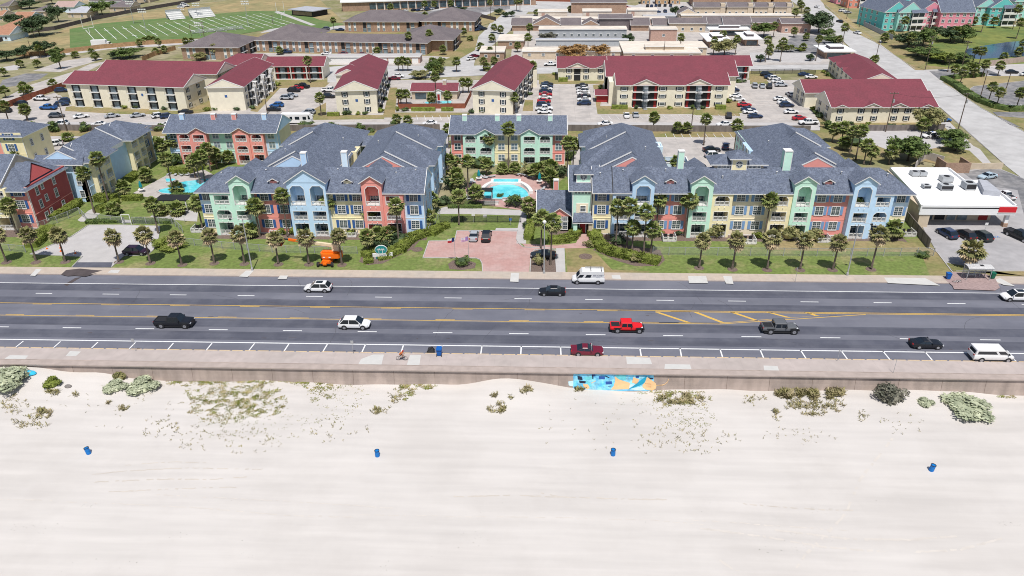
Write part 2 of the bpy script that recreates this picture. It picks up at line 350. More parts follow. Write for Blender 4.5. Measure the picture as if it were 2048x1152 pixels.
def curb(pts, close=False, w=.16, h=.14, m=None, z=0):
    b = MB(); P = [G(x, y) for x, y in pts]
    if close: P.append(P[0])
    for p, q in zip(P, P[1:]):
        d = (q-p); d.z = 0
        if d.length < .01: continue
        n = Vector((-d.y, d.x, 0)).normalized()*w/2; d = d.normalized()*w*.3
        b.prism([((p-d+n).x, (p-d+n).y), ((p-d-n).x, (p-d-n).y), ((q+d-n).x, (q+d-n).y), ((q+d+n).x, (q+d+n).y)], z, h, m or M_CONCW)
    return b.build('kerb', kind='structure')
curb([(60.5, 508.6), (141.6, 474.3), (177, 450.7), (248, 450.7), (320, 453), (317, 476.7), (307, 500), (295, 510.6), (248, 512), (224, 534)])
curb([(60.5, 508.6), (165, 513.6), (144.6, 534)])
DR = [(913.8, 462), (1034.8, 462), (1033, 479.7), (1038, 488), (1046.6, 494.5), (1060, 495.5), (1105, 497), (1062, 505), (1060, 521), (1058.4, 545), (965.4, 545), (964, 527), (960, 520), (952, 516.6), (846, 516), (857.7, 482.7), (909.4, 482)]
sheet('driveway', DR, M_PINK, L2)
curb(DR[6:0:-1]+[DR[0]]+DR[16:9:-1]); curb([(1060, 545), (1062, 508), (1070, 500), (1110, 499), (1113, 545)])
sheet('entrance_path', [(1052, 495), (1044, 487), (1112, 491), (1152, 486), (1160, 468), (1177, 468), (1180, 496), (1113, 497)], M_PINK, L3)
sheet('concrete_path', [(1113, 545), (1112, 496), (1129, 496), (1131, 545)], M_CONCW, L3)
sheet('concrete_path', [(1033, 487), (1034, 462), (1041, 430), (1053, 430), (1052, 487)], M_CONCW, L3)
sheet('concrete_path', [(875, 428), (884, 413), (1040, 420), (1052, 427), (1045, 431), (940, 428)], M_CONCW, L3)
sheet('concrete_path', [(990, 462), (992, 456), (1036, 456), (1036, 463)], M_CONCW, L3)
sheet('planting_bed', [(1061, 545), (1062, 508), (1072, 500), (1110, 500), (1113, 545)], M_MULCH, L3)
sheet('planting_bed', [(899, 538), (896, 528), (905, 521), (930, 519), (952, 526), (950, 536), (925, 540)], M_MULCH, L3)
sheet('planting_bed', [(718, 523), (724, 510), (745, 503), (770, 500), (830, 480), (850, 470), (858, 472), (838, 482), (826, 498), (800, 510), (765, 527), (735, 530)], M_MULCH, L3)
sheet('planting_bed', [(1186, 500), (1200, 478), (1230, 486), (1320, 500), (1330, 520), (1318, 532), (1270, 532), (1235, 522)], M_MULCH, L3)
for x, y, r in [(1171, 513, 1.3), (835, 499, 1.1)]:
    c = G(x, y); b = MB(); b.lathe([(r, 0), (r, .02), (.1, .03)], M_MULCH, (c.x, c.y, L3), 16); b.build('planting_bed', kind='structure')
b = MB()
for x0, x1 in [(-71, -24), (1, 14), (14, 72), (-140, -108)]:
    y = 138.6 if x0 < 0 else 139.2
    b.add([(x0, y-2.2, L2), (x1, y-2.2, L2), (x1, y+2.5, L2), (x0, y+2.5, L2)], [(0, 1, 2, 3)], M_MULCH)
b.build('planting_bed', kind='structure')
# left court pool deck, paths
DECK = [(255, 392), (330, 352), (345, 342), (410, 340), (428, 350), (400, 400), (330, 398), (300, 394)]
sheet('pool_deck', DECK, M_CONC, L2)
sheet('concrete_path', [(155, 440), (177, 421), (204, 410), (215, 412), (190, 436), (262, 440), (262, 446), (160, 443)], M_CONCW, L3)
sheet('concrete_path', [(308, 427), (360, 415), (396, 425), (394, 443), (350, 440), (300, 434)], M_CONCW, L3)
# central pool court
sheet('pool_deck', [(935, 398), (930, 375), (960, 352), (1000, 347), (1050, 350), (1090, 358), (1105, 378), (1100, 398), (1040, 420), (985, 412), (950, 402)], M_PINK, L2)
sheet('court_soil', [(868, 420), (880, 330), (930, 310), (1130, 310), (1150, 340), (1110, 370), (1100, 345), (950, 345), (925, 380), (930, 402)], M_SCRUB, .010)
sheet('alley', [(862, 345), (868, 300), (888, 262), (905, 262), (895, 345)], M_CONC, L2)
sheet('alley', [(1145, 350), (1138, 270), (1165, 262), (1170, 352)], M_CONC, L2)
# lots
sheet('parking_lot', [(1235, 262), (1480, 262), (1480, 350), (1405, 390), (1235, 330)], M_CONC, L2)
sheet('parking_lot', [(45, 300), (70, 262), (345, 262), (330, 290), (180, 300), (140, 330), (80, 345), (30, 360)], M_CONC, L2)
strip('rear_verge', 209, 215.4, M_GRASSD, L1+.002, -170, 90)
sheet('parking_lot', [(0, 250), (20, 215), (120, 190), (145, 212), (400, 222), (500, 215), (520, 165), (1020, 160), (1110, 160), (1180, 160), (1680, 160), (1620, 252), (1500, 253), (0, 256)], M_CONC, .006)
sheet('parking_lot', [(0, 256), (0, 214), (110, 185), (145, 212), (385, 222), (500, 210), (620, 160), (1680, 160), (1640, 250)], M_CONC, .007)
for p in [[(132, 214), (145, 212), (375, 221), (372, 229), (240, 228), (130, 222)], [(372, 224), (395, 200), (415, 185), (425, 222), (380, 228)], [(500, 222), (545, 180), (560, 160), (665, 160), (650, 174), (560, 176), (515, 224)], [(622, 240), (628, 218), (652, 205), (652, 230), (770, 230), (768, 238)], [(765, 235), (780, 175), (795, 175), (790, 225), (940, 225), (938, 234)],
          [(1045, 222), (1050, 200), (1066, 200), (1066, 222)], [(1078, 168), (1078, 140), (1120, 140), (1210, 162), (1206, 168)], [(1186, 170), (1205, 168), (1208, 180), (1200, 212), (1372, 212), (1372, 228), (1195, 228)], [(1370, 228), (1372, 212), (1455, 200), (1475, 200), (1484, 226)], [(1500, 168), (1500, 138), (1525, 150), (1540, 168)], [(1610, 160), (1608, 138), (1660, 138), (1660, 158)], [(1600, 185), (1650, 222), (1670, 250), (1640, 245)],
          [(1385, 208), (1450, 208), (1480, 228), (1480, 232), (1385, 230)]]:
    sheet('dry_lawn', p, M_GRASSD, L2)
strip('rear_lane', 216.2, 224.5, M_CONCW, .009, -170, 84)
# road net behind
sheet('back_street', [(655, 165), (655, 134), (700, 130), (910, 133), (1020, 128), (1700, 128), (1715, 138), (1500, 142), (1020, 148)], M_STREET, L1)
sheet('back_street', [(905, 142), (912, 118), (975, 55), (990, 30), (1030, 0), (1080, -20), (1060, 20), (1022, 60), (950, 120), (945, 145)], M_STREET, L2)
sheet('back_street', [(560, 50), (720, 52), (900, 52), (1015, 26), (1010, 38), (905, 66), (820, 70), (520, 66)], M_STREET, L1)
sheet('back_street', [(850, 0), (1100, -6), (1300, 14), (1260, 30), (1020, 22), (1010, 34), (850, 20)], M_STREET, .007)
sheet('avenue', [(1560, -10), (1580, 0), (1640, 40), (1700, 95), (1730, 130), (1790, 170), (1880, 215), (2010, 330), (2100, 400), (2300, 500), (2300, 380), (2048, 264), (1960, 215), (1870, 150), (1800, 118), (1755, 88), (1705, 55), (1650, 15), (1640, -10)], M_STREET, L3)
curb([(1590, 8), (1640, 40), (1700, 95), (1730, 130), (1790, 170)]); curb([(1650, 10), (1705, 55), (1755, 88), (1800, 118), (1830, 138)])
curb([(1885, 165), (1960, 215), (2048, 264)]); curb([(1880, 215), (1930, 258), (2010, 330)])
sheet('verge', [(1640, 0), (1660, 0), (1712, 50), (1760, 85), (1765, 92), (1700, 60)], M_STRAW, L4)
sheet('verge', [(1760, 85), (1830, 140), (1890, 142), (1900, 105), (1850, 60), (1765, 60)], M_GRASSD, L1)
sheet('concrete_path', [(1758, 80), (1765, 80), (1770, 92), (1835, 138), (1830, 140), (1762, 96)], M_CONCW, .03)
sheet('side_street', [(1845, 138), (1900, 138), (2048, 120), (2100, 112), (2100, 155), (2048, 155), (1960, 160), (1880, 163)], M_CONCW, L3)
sheet('asphalt_apron', [(1858, 142), (1970, 137), (1998, 148), (1900, 160), (1880, 160)], M_OLDASPH, L4)
sheet('verge', [(1885, 165), (1900, 152), (2048, 152), (2060, 210), (2048, 228), (1990, 222)], M_STRAW, L3)
sheet('parking_lot', [(1940, 178), (1948, 173), (2048, 162), (2100, 160), (2100, 225), (2048, 218), (1990, 212)], M_OLDASPH, L4)
curb([(1945, 192), (1940, 178), (1948, 173), (2048, 162)])
sheet('side_street', [(1985, 224), (2048, 224), (2100, 225), (2100, 262), (2048, 256), (2020, 250)], M_OLDASPH, L4)
sheet('verge', [(1995, 232), (2048, 236), (2048, 258), (2025, 246)], M_GRASSD, .026)
sheet('hotel_lawn', [(1760, 88), (1790, 60), (2100, 30), (2100, 120), (1900, 138), (1830, 140)], M_GRASSD, .009)
sheet('meadow', [(1850, 130), (1860, 75), (1930, 55), (2100, 45), (2100, 125), (1990, 130), (1900, 136)], mat('meadow', (.20, .22, .06), .95, .2, .3, col2=(.12, .17, .05), sc2=.05), .014)
sheet('pond', [(1925, 116), (1932, 98), (1975, 90), (2015, 84), (2100, 78), (2100, 112), (2030, 113), (1960, 118)], M_POND, .018)
sheet('verge', [(1640, 232), (1850, 232), (1900, 240), (1945, 290), (1990, 340), (1900, 335), (1840, 320), (1700, 320), (1640, 290)], M_GRASSD, L1)
sheet('driveway', [(1690, 285), (1720, 262), (1840, 260), (1900, 270), (1960, 298), (1985, 330), (1960, 305), (1890, 292), (1850, 300), (1790, 305), (1750, 290)], M_CONCW, L2)
sheet('concrete_path', [(1895, 240), (1990, 335), (2005, 345), (1985, 345), (1880, 245)], M_CONCW, .013)
sheet('store_lot', [(1835, 436), (1790, 340), (1930, 340), (1995, 335), (2200, 420), (2200, 560), (2048, 541), (1905, 541), (1874, 505)], mat('store_lot', (.40, .385, .39), .9, .1, .5, col2=(.34, .33, .335), sc2=.1), L3)
sheet('store_lot', [(1925, 345), (1990, 334), (2048, 358), (2200, 400), (2200, 470), (2048, 430), (2035, 380), (1960, 370)], M_OLDASPH, L4)
sheet('verge', [(1916, 550), (1890, 525), (1880, 512), (1905, 541), (2048, 541), (2100, 541), (2100, 556), (2048, 552)], M_GRASSD, .012)
curb([(1852, 492), (1874, 505), (1910, 552)]); curb([(1912, 543), (2080, 543)])
# far left scrub, school field
sheet('scrub', [(0, 215), (0, 95), (120, 95), (470, 90), (470, 110), (330, 118), (210, 125), (145, 175), (110, 185)], M_SCRUB, .005)
sheet('old_lot', [(0, 135), (30, 130), (40, 133), (35, 140), (0, 142)], M_CONCW, .01)
sheet('old_lot', [(65, 142), (125, 122), (175, 115), (207, 116), (180, 126), (140, 137), (120, 144)], M_CONC, .01)
sheet('old_lot', [(0, 170), (5, 160), (50, 147), (97, 147), (80, 158), (30, 172), (0, 176)], M_OLDASPH, .01)
sheet('old_lot', [(20, 190), (60, 170), (150, 142), (180, 128), (215, 122), (190, 135), (160, 150), (110, 172), (60, 195), (0, 215), (0, 200)], M_CONC, .01)
sheet('dirt_road', [(60, 110), (110, 106), (210, 92), (330, 84), (470, 72), (470, 80), (330, 92), (220, 98), (120, 112), (60, 118)], M_CONCW, .011)
sheet('straw_field', [(0, 112), (0, 90), (100, 70), (137, 55), (300, 22), (420, 5), (560, -10), (640, 0), (690, 45), (560, 45), (500, 60), (330, 84), (200, 95), (110, 106)], M_STRAW, .006)
sheet('football_field', [(140, 97), (139, 58), (200, 47), (330, 36), (500, 22), (590, 21), (640, 40), (690, 48), (640, 58), (560, 55), (470, 70), (330, 82), (210, 91)], M_FIELD, .02)
sheet('running_path', [(548, 24), (556, 22), (632, 50), (622, 51)], M_CONCW, .03)
def fl(): 
    # yard lines of the football field
    A0, A1 = G(171, 60), G(191, 82.5); B0, B1 = G(520, 27), G(600, 51)
    b = MB()
    for i in range(22):
        t = i/21.; p = A0.lerp(B0, t); q = A1.lerp(B1, t); d = (q-p).normalized(); ZL = ZC[0]+.006; n = Vector((-d.y, d.x, 0))*.13
        b.add([p-n+Vector((0, 0, ZL)), q-n+Vector((0, 0, ZL)), q+n+Vector((0, 0, ZL)), p+n+Vector((0, 0, ZL))], [(0, 1, 2, 3)], M_WHITEP)
        if i % 2 == 0 and 0 < i < 21:
            for s in (.2, .8):
                c = p.lerp(q, s); b.box(c.x-1.2, c.x+1.2, c.y-.35, c.y+.35, ZL-.004, ZL+.003, M_WHITEP)
    b.build('yard_lines', kind='structure')
fl(); ZC[0] += .008
sheet('school_lot', [(760, 30), (860, 22), (1020, 8), (1020, 18), (900, 32), (770, 48), (730, 45)], M_OLDASPH, .012)
sheet('verge', [(690, 48), (760, 55), (900, 62), (1000, 18), (1012, 22), (985, 45), (905, 66), (720, 72)], M_STRAW, .005)
sheet('brick_complex_lawn', [(470, 110), (500, 70), (560, 60), (960, 60), (950, 100), (915, 120), (700, 118), (480, 122)], M_GRASSD, .013)
sheet('parking_lot', [(470, 118), (500, 105), (660, 108), (870, 112), (900, 115), (850, 132), (480, 128)], M_CONC, .017)
sheet('townhouse_ground', [(1020, 135), (1030, 30), (1330, 10), (1640, 30), (1720, 128)], M_CONC, .005)
sheet('parking_lot', [(1540, 105), (1590, 70), (1660, 72), (1700, 98), (1690, 110)], M_OLDASPH, .012)
sheet('parking_lot', [(1500, 125), (1500, 105), (1660, 106), (1640, 125)], M_CONCW, .012)
sheet('parking_lot', [(1215, 32), (1300, 0), (1390, 5), (1380, 50), (1250, 45)], M_CONCW, .012)
sheet('straw_field', [(-400, -5), (2400, -5), (2400, -120), (-400, -120)], M_SCRUB, .004)
# parking bay lines in the lots
b = MB()
def bays(x0, y0, x1, y1, n, dx, dy):
    A = G(x0, y0); B_ = G(x1, y1)
    for i in range(n+1):
        p = A.lerp(B_, i/n); q = Vector((p.x+dx, p.y+dy, 0)); d = (q-p).normalized(); k = Vector((-d.y, d.x, 0))*.06
        z = Vector((0, 0, ZC[0]+.006)); b.add([p-k+z, q-k+z, q+k+z, p+k+z], [(0, 1, 2, 3)], M_WHITEP)
bays(1207, 240, 1480, 238, 17, -.8, 5); bays(820, 240, 930, 240, 7, -1.2, 5); bays(120, 236, 345, 240, 13, 2, 5)
bays(1330, 268, 1475, 268, 9, 0, -4.5); bays(1070, 222, 1092, 170, 12, 5, 0); bays(1155, 218, 1158, 170, 10, 5, 0); bays(1480, 165, 1560, 240, 9, 5, 0)
bays(1990, 216, 2048, 216, 6, 1.5, 5)
b.build('parking_bay_lines', kind='structure')

# ================================================================ building kit
def bput(name, me, bld, **kw):
    "part baked in world coordinates under a building empty that stands at its base"
    o = put(name, me, bld, **kw); o.matrix_parent_inverse = Matrix.Translation(-bld.location); return o
def frame(x, y, deg=0): return Matrix.Translation((x, y, 0)) @ Matrix.Rotation(math.radians(deg), 4, 'Z')
WC = {}
def winmesh(w, h, style):
    k = (w, h, style)
    if k in WC: return WC[k]
    f = MB(); hw = w/2; t = .13
    f.box(-hw-t, -hw, -.07, .03, -t, h+t, M_TRIM); f.box(hw, hw+t, -.07, .03, -t, h+t, M_TRIM)
    f.box(-hw, hw, -.07, .03, h, h+t, M_TRIM); f.box(-hw-t-.05, hw+t+.05, -.10, .03, -t-.06, -.001, M_TRIM)
    if style[0] == 'd': f.box(-.055, .055, -.06, .02, 0, h, M_TRIM)
    f.box(-hw, hw, -.055, .02, h/2-.035, h/2+.035, M_TRIM)
    if 'm' in style:
        for q in ((-hw/2, hw/2) if style[0] == 'd' else (0,)): f.box(q-.012, q+.012, -.045, .02, 0, h, M_TRIM)
        for z in (h*.25, h*.75): f.box(-hw, hw, -.045, .02, z-.012, z+.012, M_TRIM)
    p = MB(); gm = M_GLASSL if 'l' in style else M_GLASS; p.box(-hw, hw, -.02, .02, 0, h, gm)
    s = None
    if 's' in style or 'b' in style or 'c' in style:
        s = MB(); sm = M_SHUT if 's' in style else M_SHUTL if 'c' in style else M_BSHUT; sw = .55 if 'b' not in style else .38
        s.box(0, sw, -.06, .02, -.05, h+.05, sm)
    WC[k] = (f.mesh('window'), p.mesh('pane'), s.mesh('shutter') if s else None, (.55 if 'b' not in style else .38)); return WC[k]
def window(bld, T, u, z, w, h, style='dm', v=0):
    f, p, s, sw = winmesh(round(w, 2), round(h, 2), style)
    M = T @ Matrix.Translation((u, v-.02, z)); rz = math.atan2(T[1][0], T[0][0])
    o = put('window', f, bld); o.matrix_world = M; o.matrix_parent_inverse = Matrix.Translation(-bld.location); o.location = M.translation; o.rotation_euler.z = rz
    put('pane', p, o)
    if s:
        for d in (-w/2-.16-sw, w/2+.16):
            q = put('shutter', s, o); q.location = (d, 0, 0)
    return o
def railing(bld, T, u0, u1, z0, z1, v, m=None, name='railing'):
    m = m or M_TRIM; b = MB(T); h = z1-z0
    b.box(u0, u1, v-.05, v+.05, z1-.09, z1, m); b.box(u0, u1, v-.05, v+.05, z0, z0+.12, m)
    b.box(u0, u1, v-.03, v+.03, z0+.2, z0+.26, m)
    n = max(2, round((u1-u0)/.9))
    for i in range(n+1):
        u = u0+(u1-u0)*i/n; b.box(u-.05, u+.05, v-.05, v+.05, z0, z1, m)
    k = int((u1-u0)/.16)
    for i in range(k):
        u = u0+(i+.5)*(u1-u0)/k; b.box(u-.018, u+.018, v-.015, v+.015, z0+.1, z1-.09, m)
    return bput(name, b.mesh(name), bld)
FLO = [(.12, 1.2, 2.85), (3.62, 4.55, 5.55), (6.85, 7.75, 8.8)]
WIN3 = [(1.42, 1.65), (4.6, 1.7), (7.4, 1.7)]
PF = -1.15   # balcony face, wall plane is v=0
def chevron(bld, T, c, hw, ze, m, v0, v1, mat_r, ov=.35, name='roof', t=.2, wallm=None, zb=None, rot=False):
    "gable roof with ridge along v (depth), centred on u=c; attic wall under it"
    zr = ze+hw*m; b = MB(T); o = hw+ov
    top = [(c-o, ze-ov*m), (c, zr), (c+o, ze-ov*m)]; bot = [(x, z-t) for x, z in top]
    for i in (0, 1):
        q = [top[i], top[i+1], bot[i+1], bot[i]]
        b.add([(x, v0, z) for x, z in q]+[(x, v1, z) for x, z in q], [(4, 5, 1, 0)], mat_r)
        b.add([(x, v0, z) for x, z in q]+[(x, v1, z) for x, z in q], [(0, 1, 2, 3), (7, 6, 5, 4), (3, 2, 6, 7), (0, 3, 7, 4), (1, 5, 6, 2)], M_TRIM)
    r = bput(name, b.mesh(name), bld)
    if wallm:
        b = MB(T); zz = ze-t-.02 if zb is None else zb
        b.xz([(c-hw, zz), (c+hw, zz), (c+hw, ze-t-.03), (c, zr-t-.03), (c-hw, ze-t-.03)], v0+ov, v1-ov, wallm)
        bput('gable_wall', b.mesh('gable_wall'), bld)
    return r
def mainroof(bld, T, u0, u1, v0, v1, ze, m, gaps, i0=1, i1=0, ov=.45, t=.2, wallm=None, vn=1.8):
    "long roof whose front slope is interrupted where gable bays stand"
    b = MB(T); a0, a1 = u0-ov, u1+ov; hw = (v1-v0)/2; cm = (v0+v1)/2; zr = ze+hw*m; r0 = a0+hw*i0; r1 = a1-hw*i1
    za = ze+(vn-v0)*m; dn = (vn-v0)
    b.add([(a0+dn*i0, vn, za), (a1-dn*i1, vn, za), (r1, cm, zr), (r0, cm, zr)], [(0, 1, 2, 3)], M_ROOF)
    b.add([(a0, v1, ze), (a1, v1, ze), (r1, cm, zr), (r0, cm, zr)], [(1, 0, 3, 2)], M_ROOF)
    b.add([(a0, v0, ze), (a0, v1, ze), (r0, cm, zr)], [(0, 2, 1)], M_ROOF if i0 else (wallm or M_TRIM))
    b.add([(a1, v0, ze), (a1, v1, ze), (r1, cm, zr)], [(0, 1, 2)], M_ROOF if i1 else (wallm or M_TRIM))
    segs = []; x = a0
    for g0, g1 in gaps: segs.append((x, g0)); x = g1
    segs.append((x, a1))
    for k, (x0, x1) in enumerate(segs):
        y0 = x0+dn*i0 if k == 0 else x0; y1 = x1-dn*i1 if k == len(segs)-1 else x1
        b.add([(x0, v0, ze), (x1, v0, ze), (y1, vn, za), (y0, vn, za)], [(0, 1, 2, 3)], M_ROOF)
        b.box(x0, x1, v0-.02, v0+.1, ze-t, ze-.01, M_TRIM); b.box(x0, x1, v0+.1, vn, ze-t+.03, ze-t+.06, M_TRIM)
    b.box(a0, a0+.1, v0+.1, v1, ze-t, ze-.01, M_TRIM); b.box(a1-.1, a1, v0+.1, v1, ze-t, ze-.01, M_TRIM); b.box(a0, a1, v1-.1, v1+.02, ze-t, ze-.01, M_TRIM)
    for e, aa, s in ((i0, a0, -1), (i1, a1, 1)):
        if not e:
            for c in (v0, v1):
                q = [(c, ze+.05), (cm, zr+.05), (cm, zr-.2), (c, ze-.2)]
                b.add([(aa+s*.08, y, z) for y, z in q]+[(aa-s*.02, y, z) for y, z in q], [(0, 1, 2, 3), (7, 6, 5, 4), (0, 4, 5, 1), (3, 2, 6, 7)], M_TRIM)
    return bput('roof', b.mesh('roof'), bld)
def hiproof(bld, T, u0, u1, v0, v1, ze, m, mat_r, i0=1, i1=1, axis='u', ov=.5, t=.2, name='roof', wallm=None):
    "closed roof solid; i0/i1 = 1 hipped end, 0 gable end"
    b = MB(T); a0, a1, c0, c1 = (u0-ov, u1+ov, v0-ov, v1+ov)
    P = (lambda a, c, z: (a, c, z)) if axis == 'u' else (lambda a, c, z: (c, a, z))
    if axis != 'u': a0, a1, c0, c1 = v0-ov, v1+ov, u0-ov, u1+ov
    hw = (c1-c0)/2; cm = (c0+c1)/2; zz = ze-ov*m; zr = zz+hw*m
    r0 = a0+hw*i0; r1 = a1-hw*i1
    if r0 > r1: r0 = r1 = (r0+r1)/2; zr = zz+min(hw, (a1-a0)/2)*m
    vs = [P(a0, c0, zz), P(a1, c0, zz), P(a1, c1, zz), P(a0, c1, zz), P(r0, cm, zr), P(r1, cm, zr)]
    vb = [(x, y, z-t) for x, y, z in vs[:4]]
    flip = axis != 'u'
    def F(fs): return [tuple(reversed(f)) for f in fs] if flip else fs
    b.add(vs, F([(0, 1, 5, 4), (2, 3, 4, 5)]), mat_r)
    if i0: b.add(vs, F([(3, 0, 4)]), mat_r)
    if i1: b.add(vs, F([(1, 2, 5)]), mat_r)
    if not i0: b.add(vs, F([(3, 0, 4)]), wallm or M_TRIM)
    if not i1: b.add(vs, F([(1, 2, 5)]), wallm or M_TRIM)
    b.add(vs[:4]+vb, F([(3, 2, 1, 0)])+F([(4, 5, 1, 0), (5, 6, 2, 1), (6, 7, 3, 2), (7, 4, 0, 3)]), M_TRIM)
    b.add(vb, F([(3, 2, 1, 0)]), M_TRIM)
    for (e, aa, s) in ((i0, a0, -1), (i1, a1, 1)):
        if not e:   # barge boards
            for cc in (c0, c1):
                q = [(cc, zz), (cm, zr), (cm, zr-.24), (cc, zz-.24)]
                vv = [P(aa+s*.06, x, z+.05) for x, z in q]+[P(aa-s*.05, x, z+.05) for x, z in q]
                b.add(vv, [(0, 1, 2, 3), (7, 6, 5, 4), (0, 4, 5, 1), (3, 2, 6, 7), (0, 3, 7, 4), (1, 5, 6, 2)], M_TRIM)
    return bput(name, b.mesh(name), bld)
def balcony_bay(bld, T, u0, u1, o0, o1, m, top=9.25, arch=(), zt=None, face=PF, back=1.7):
    "recessed balconies on three floors between two piers"
    b = MB(T); f = face; zt = zt or top
    b.box(u0, o0, f, back, 0, zt, m); b.box(o1, u1, f, back, 0, zt, m)
    heads = [z[2] for z in FLO]
    if zt > 9.5: heads[2] = 10.95
    spans = [(heads[0], 3.5), (heads[1], 6.75), (heads[2], zt)]
    for k, (a, c) in enumerate(spans): b.box(o0, o1, f+.001, f+.3, a, c, m)
    for z in (3.4, 6.65): b.box(o0, o1, f+.3, back, z-.2, z+.1, M_TRIM)
    b.box(o0, o1, f+.3, back, heads[2]+.05, heads[2]+.2, m); b.box(o0, o1, f+.02, back, 0, .1, M_CONC)
    b.box(o0, o1, back-.02, back+.1, 0, zt, m)
    for k in arch:
        h = heads[k]; c = .62 if k == 2 and zt > 9.5 else .5
        for s, e in ((o0, 1), (o1, -1)): b.xz([(s, h), (s+e*c, h), (s, h-c)] if e < 0 else [(s, h), (s, h-c), (s+e*c, h)], f+.002, f+.25, m)
    bput('balcony_bay', b.mesh('balcony_bay'), bld)
    tb = MB(T)
    for k in range(3):
        z0 = FLO[k][1] if k else .1; h = heads[k]; t = .11; c = (.62 if k == 2 and zt > 9.5 else .5) if k in arch else 0
        tb.box(o0-t, o0, f-.03, f+.02, z0-1 if k else z0, h-c, M_TRIM); tb.box(o1, o1+t, f-.03, f+.02, z0-1 if k else z0, h-c, M_TRIM)
        tb.box(o0-t+c, o1+t-c, f-.03, f+.02, h, h+t, M_TRIM)
        if c:
            tb.xz([(o0-t, h-c), (o0, h-c), (o0+c, h), (o0+c-t, h+t)], f-.03, f+.02, M_TRIM); tb.xz([(o1+t, h-c), (o1-c+t, h+t), (o1-c, h), (o1, h-c)], f-.03, f+.02, M_TRIM)
    bput('trim', tb.mesh('trim'), bld)
    w = o1-o0
    for k, (zf, z1, z2) in enumerate(FLO):
        railing(bld, T, o0, o1, zf, z1, f+.08)
        M = T @ Matrix.Translation(((o0+o1)/2, back-.06, zf)); me = winmesh(2.2, 2.15, 'dm')
        o = put('patio_door', me[0], bld); o.matrix_parent_inverse = Matrix.Translation(-bld.location); o.location = M.translation; o.rotation_euler.z = math.atan2(T[1][0], T[0][0]); put('pane', me[1], o)
        if k:   # brackets under the balcony
            bb = MB(T)
            for u in (o0+w*.3, o0+w*.7): bb.box(u-.05, u+.05, f-.22, f, zf-.45, zf-.3, M_TRIM); bb.box(u-.05, u+.05, f-.12, f, zf-.6, zf-.45, M_TRIM)
            bput('bracket', bb.mesh('bracket'), bld)
def wall_bay(bld, T, u0, u1, m, wins=(), top=9.25, v=0, back=1.7, w=1.5, style='dms', mats=None, band=True):
    b = MB(T)
    if mats:
        for (a, c, mm) in mats: b.box(u0, u1, v, back, a, c, mm)
    else: b.box(u0, u1, v, back, 0, top, m)
    if band: b.box(u0, u1, v-.06, v+.02, 3.55, 3.68, M_TRIM if mats else m); b.box(u0, u1, v-.04, v+.02, .0, .22, M_TRIM)
    b.box(u0-.02, u0+.12, v-.03, v+.02, 0, top, M_TRIM); b.box(u1-.12, u1+.02, v-.03, v+.02, 0, top, M_TRIM)
    bput('wall', b.mesh('wall'), bld)
    for u in wins:
        for z, h in WIN3: window(bld, T, u, z, w, h, style, v)
def gable_bay(bld, T, u0, u1, ops, m, ze=11.95, mp=.65, vback=9.5, arch=(2,), wide=False):
    for i, (o0, o1) in enumerate(ops):
        a = u0 if i == 0 else (ops[i-1][1]+o0)/2; c = u1 if i == len(ops)-1 else (o1+ops[i+1][0])/2
        balcony_bay(bld, T, a, c, o0, o1, m, arch=arch, zt=ze-.12, face=PF-.3)
        b = MB(T); n = 10; cx = (o0+o1)/2; pts = [(cx+.42*math.cos(math.pi+math.pi*k/n), 10.8+.42*math.sin(math.pi+math.pi*k/n)) for k in range(n+1)]
        b.xz(pts, 1.55, 1.63, M_TRIM); bput('fan_trim', b.mesh('fan_trim'), bld)
    b = MB(T); b.box(u0+.001, u1-.001, 1.2, 4.9, 8.0, ze-.12, m); bput('gable_side', b.mesh('gable_side'), bld)
    chevron(bld, T, (u0+u1)/2, (u1-u0)/2, ze, mp, PF-.72, vback, M_ROOF, wallm=m, name='gable_roof')
def dormer(bld, T, c, m, w=1.55, v=.75):
    b = MB(T); b.box(c-w/2, c+w/2, v, v+4, 9.4, 11.45, m)
    for s in (-1, 1): b.box(c+s*w/2-.06, c+s*w/2+.06, v-.03, v+.05, 9.4, 11.4, M_TRIM)
    bput('dormer', b.mesh('dormer'), bld)
    chevron(bld, T, c, w/2, 11.5, .55, v-.4, v+4.6, M_ROOF, wallm=m, name='dormer_roof', ov=.4)
def chimney(bld, x, y, z0, z1, m, w=1.15, d=1.1):
    b = MB(); b.box(x-w/2, x+w/2, y-d/2, y+d/2, z0, z1-.25, m); b.box(x-w/2-.06, x+w/2+.06, y-d/2-.06, y+d/2+.06, z1-.25, z1, M_TRIM)
    for sx in (-1, 1):
        for sy in (-1, 1): b.box(x+sx*w/2-.05, x+sx*w/2+.05, y+sy*d/2-.05, y+sy*d/2+.05, z0, z1-.25, M_TRIM)
    bput('chimney', b.mesh('chimney'), bld)
def body(bld, x0, x1, y0, y1, h, m, T=None, name='wall'):
    b = MB(T); b.box(x0, x1, y0, y1, 0, h, m); return bput(name, b.mesh(name), bld)
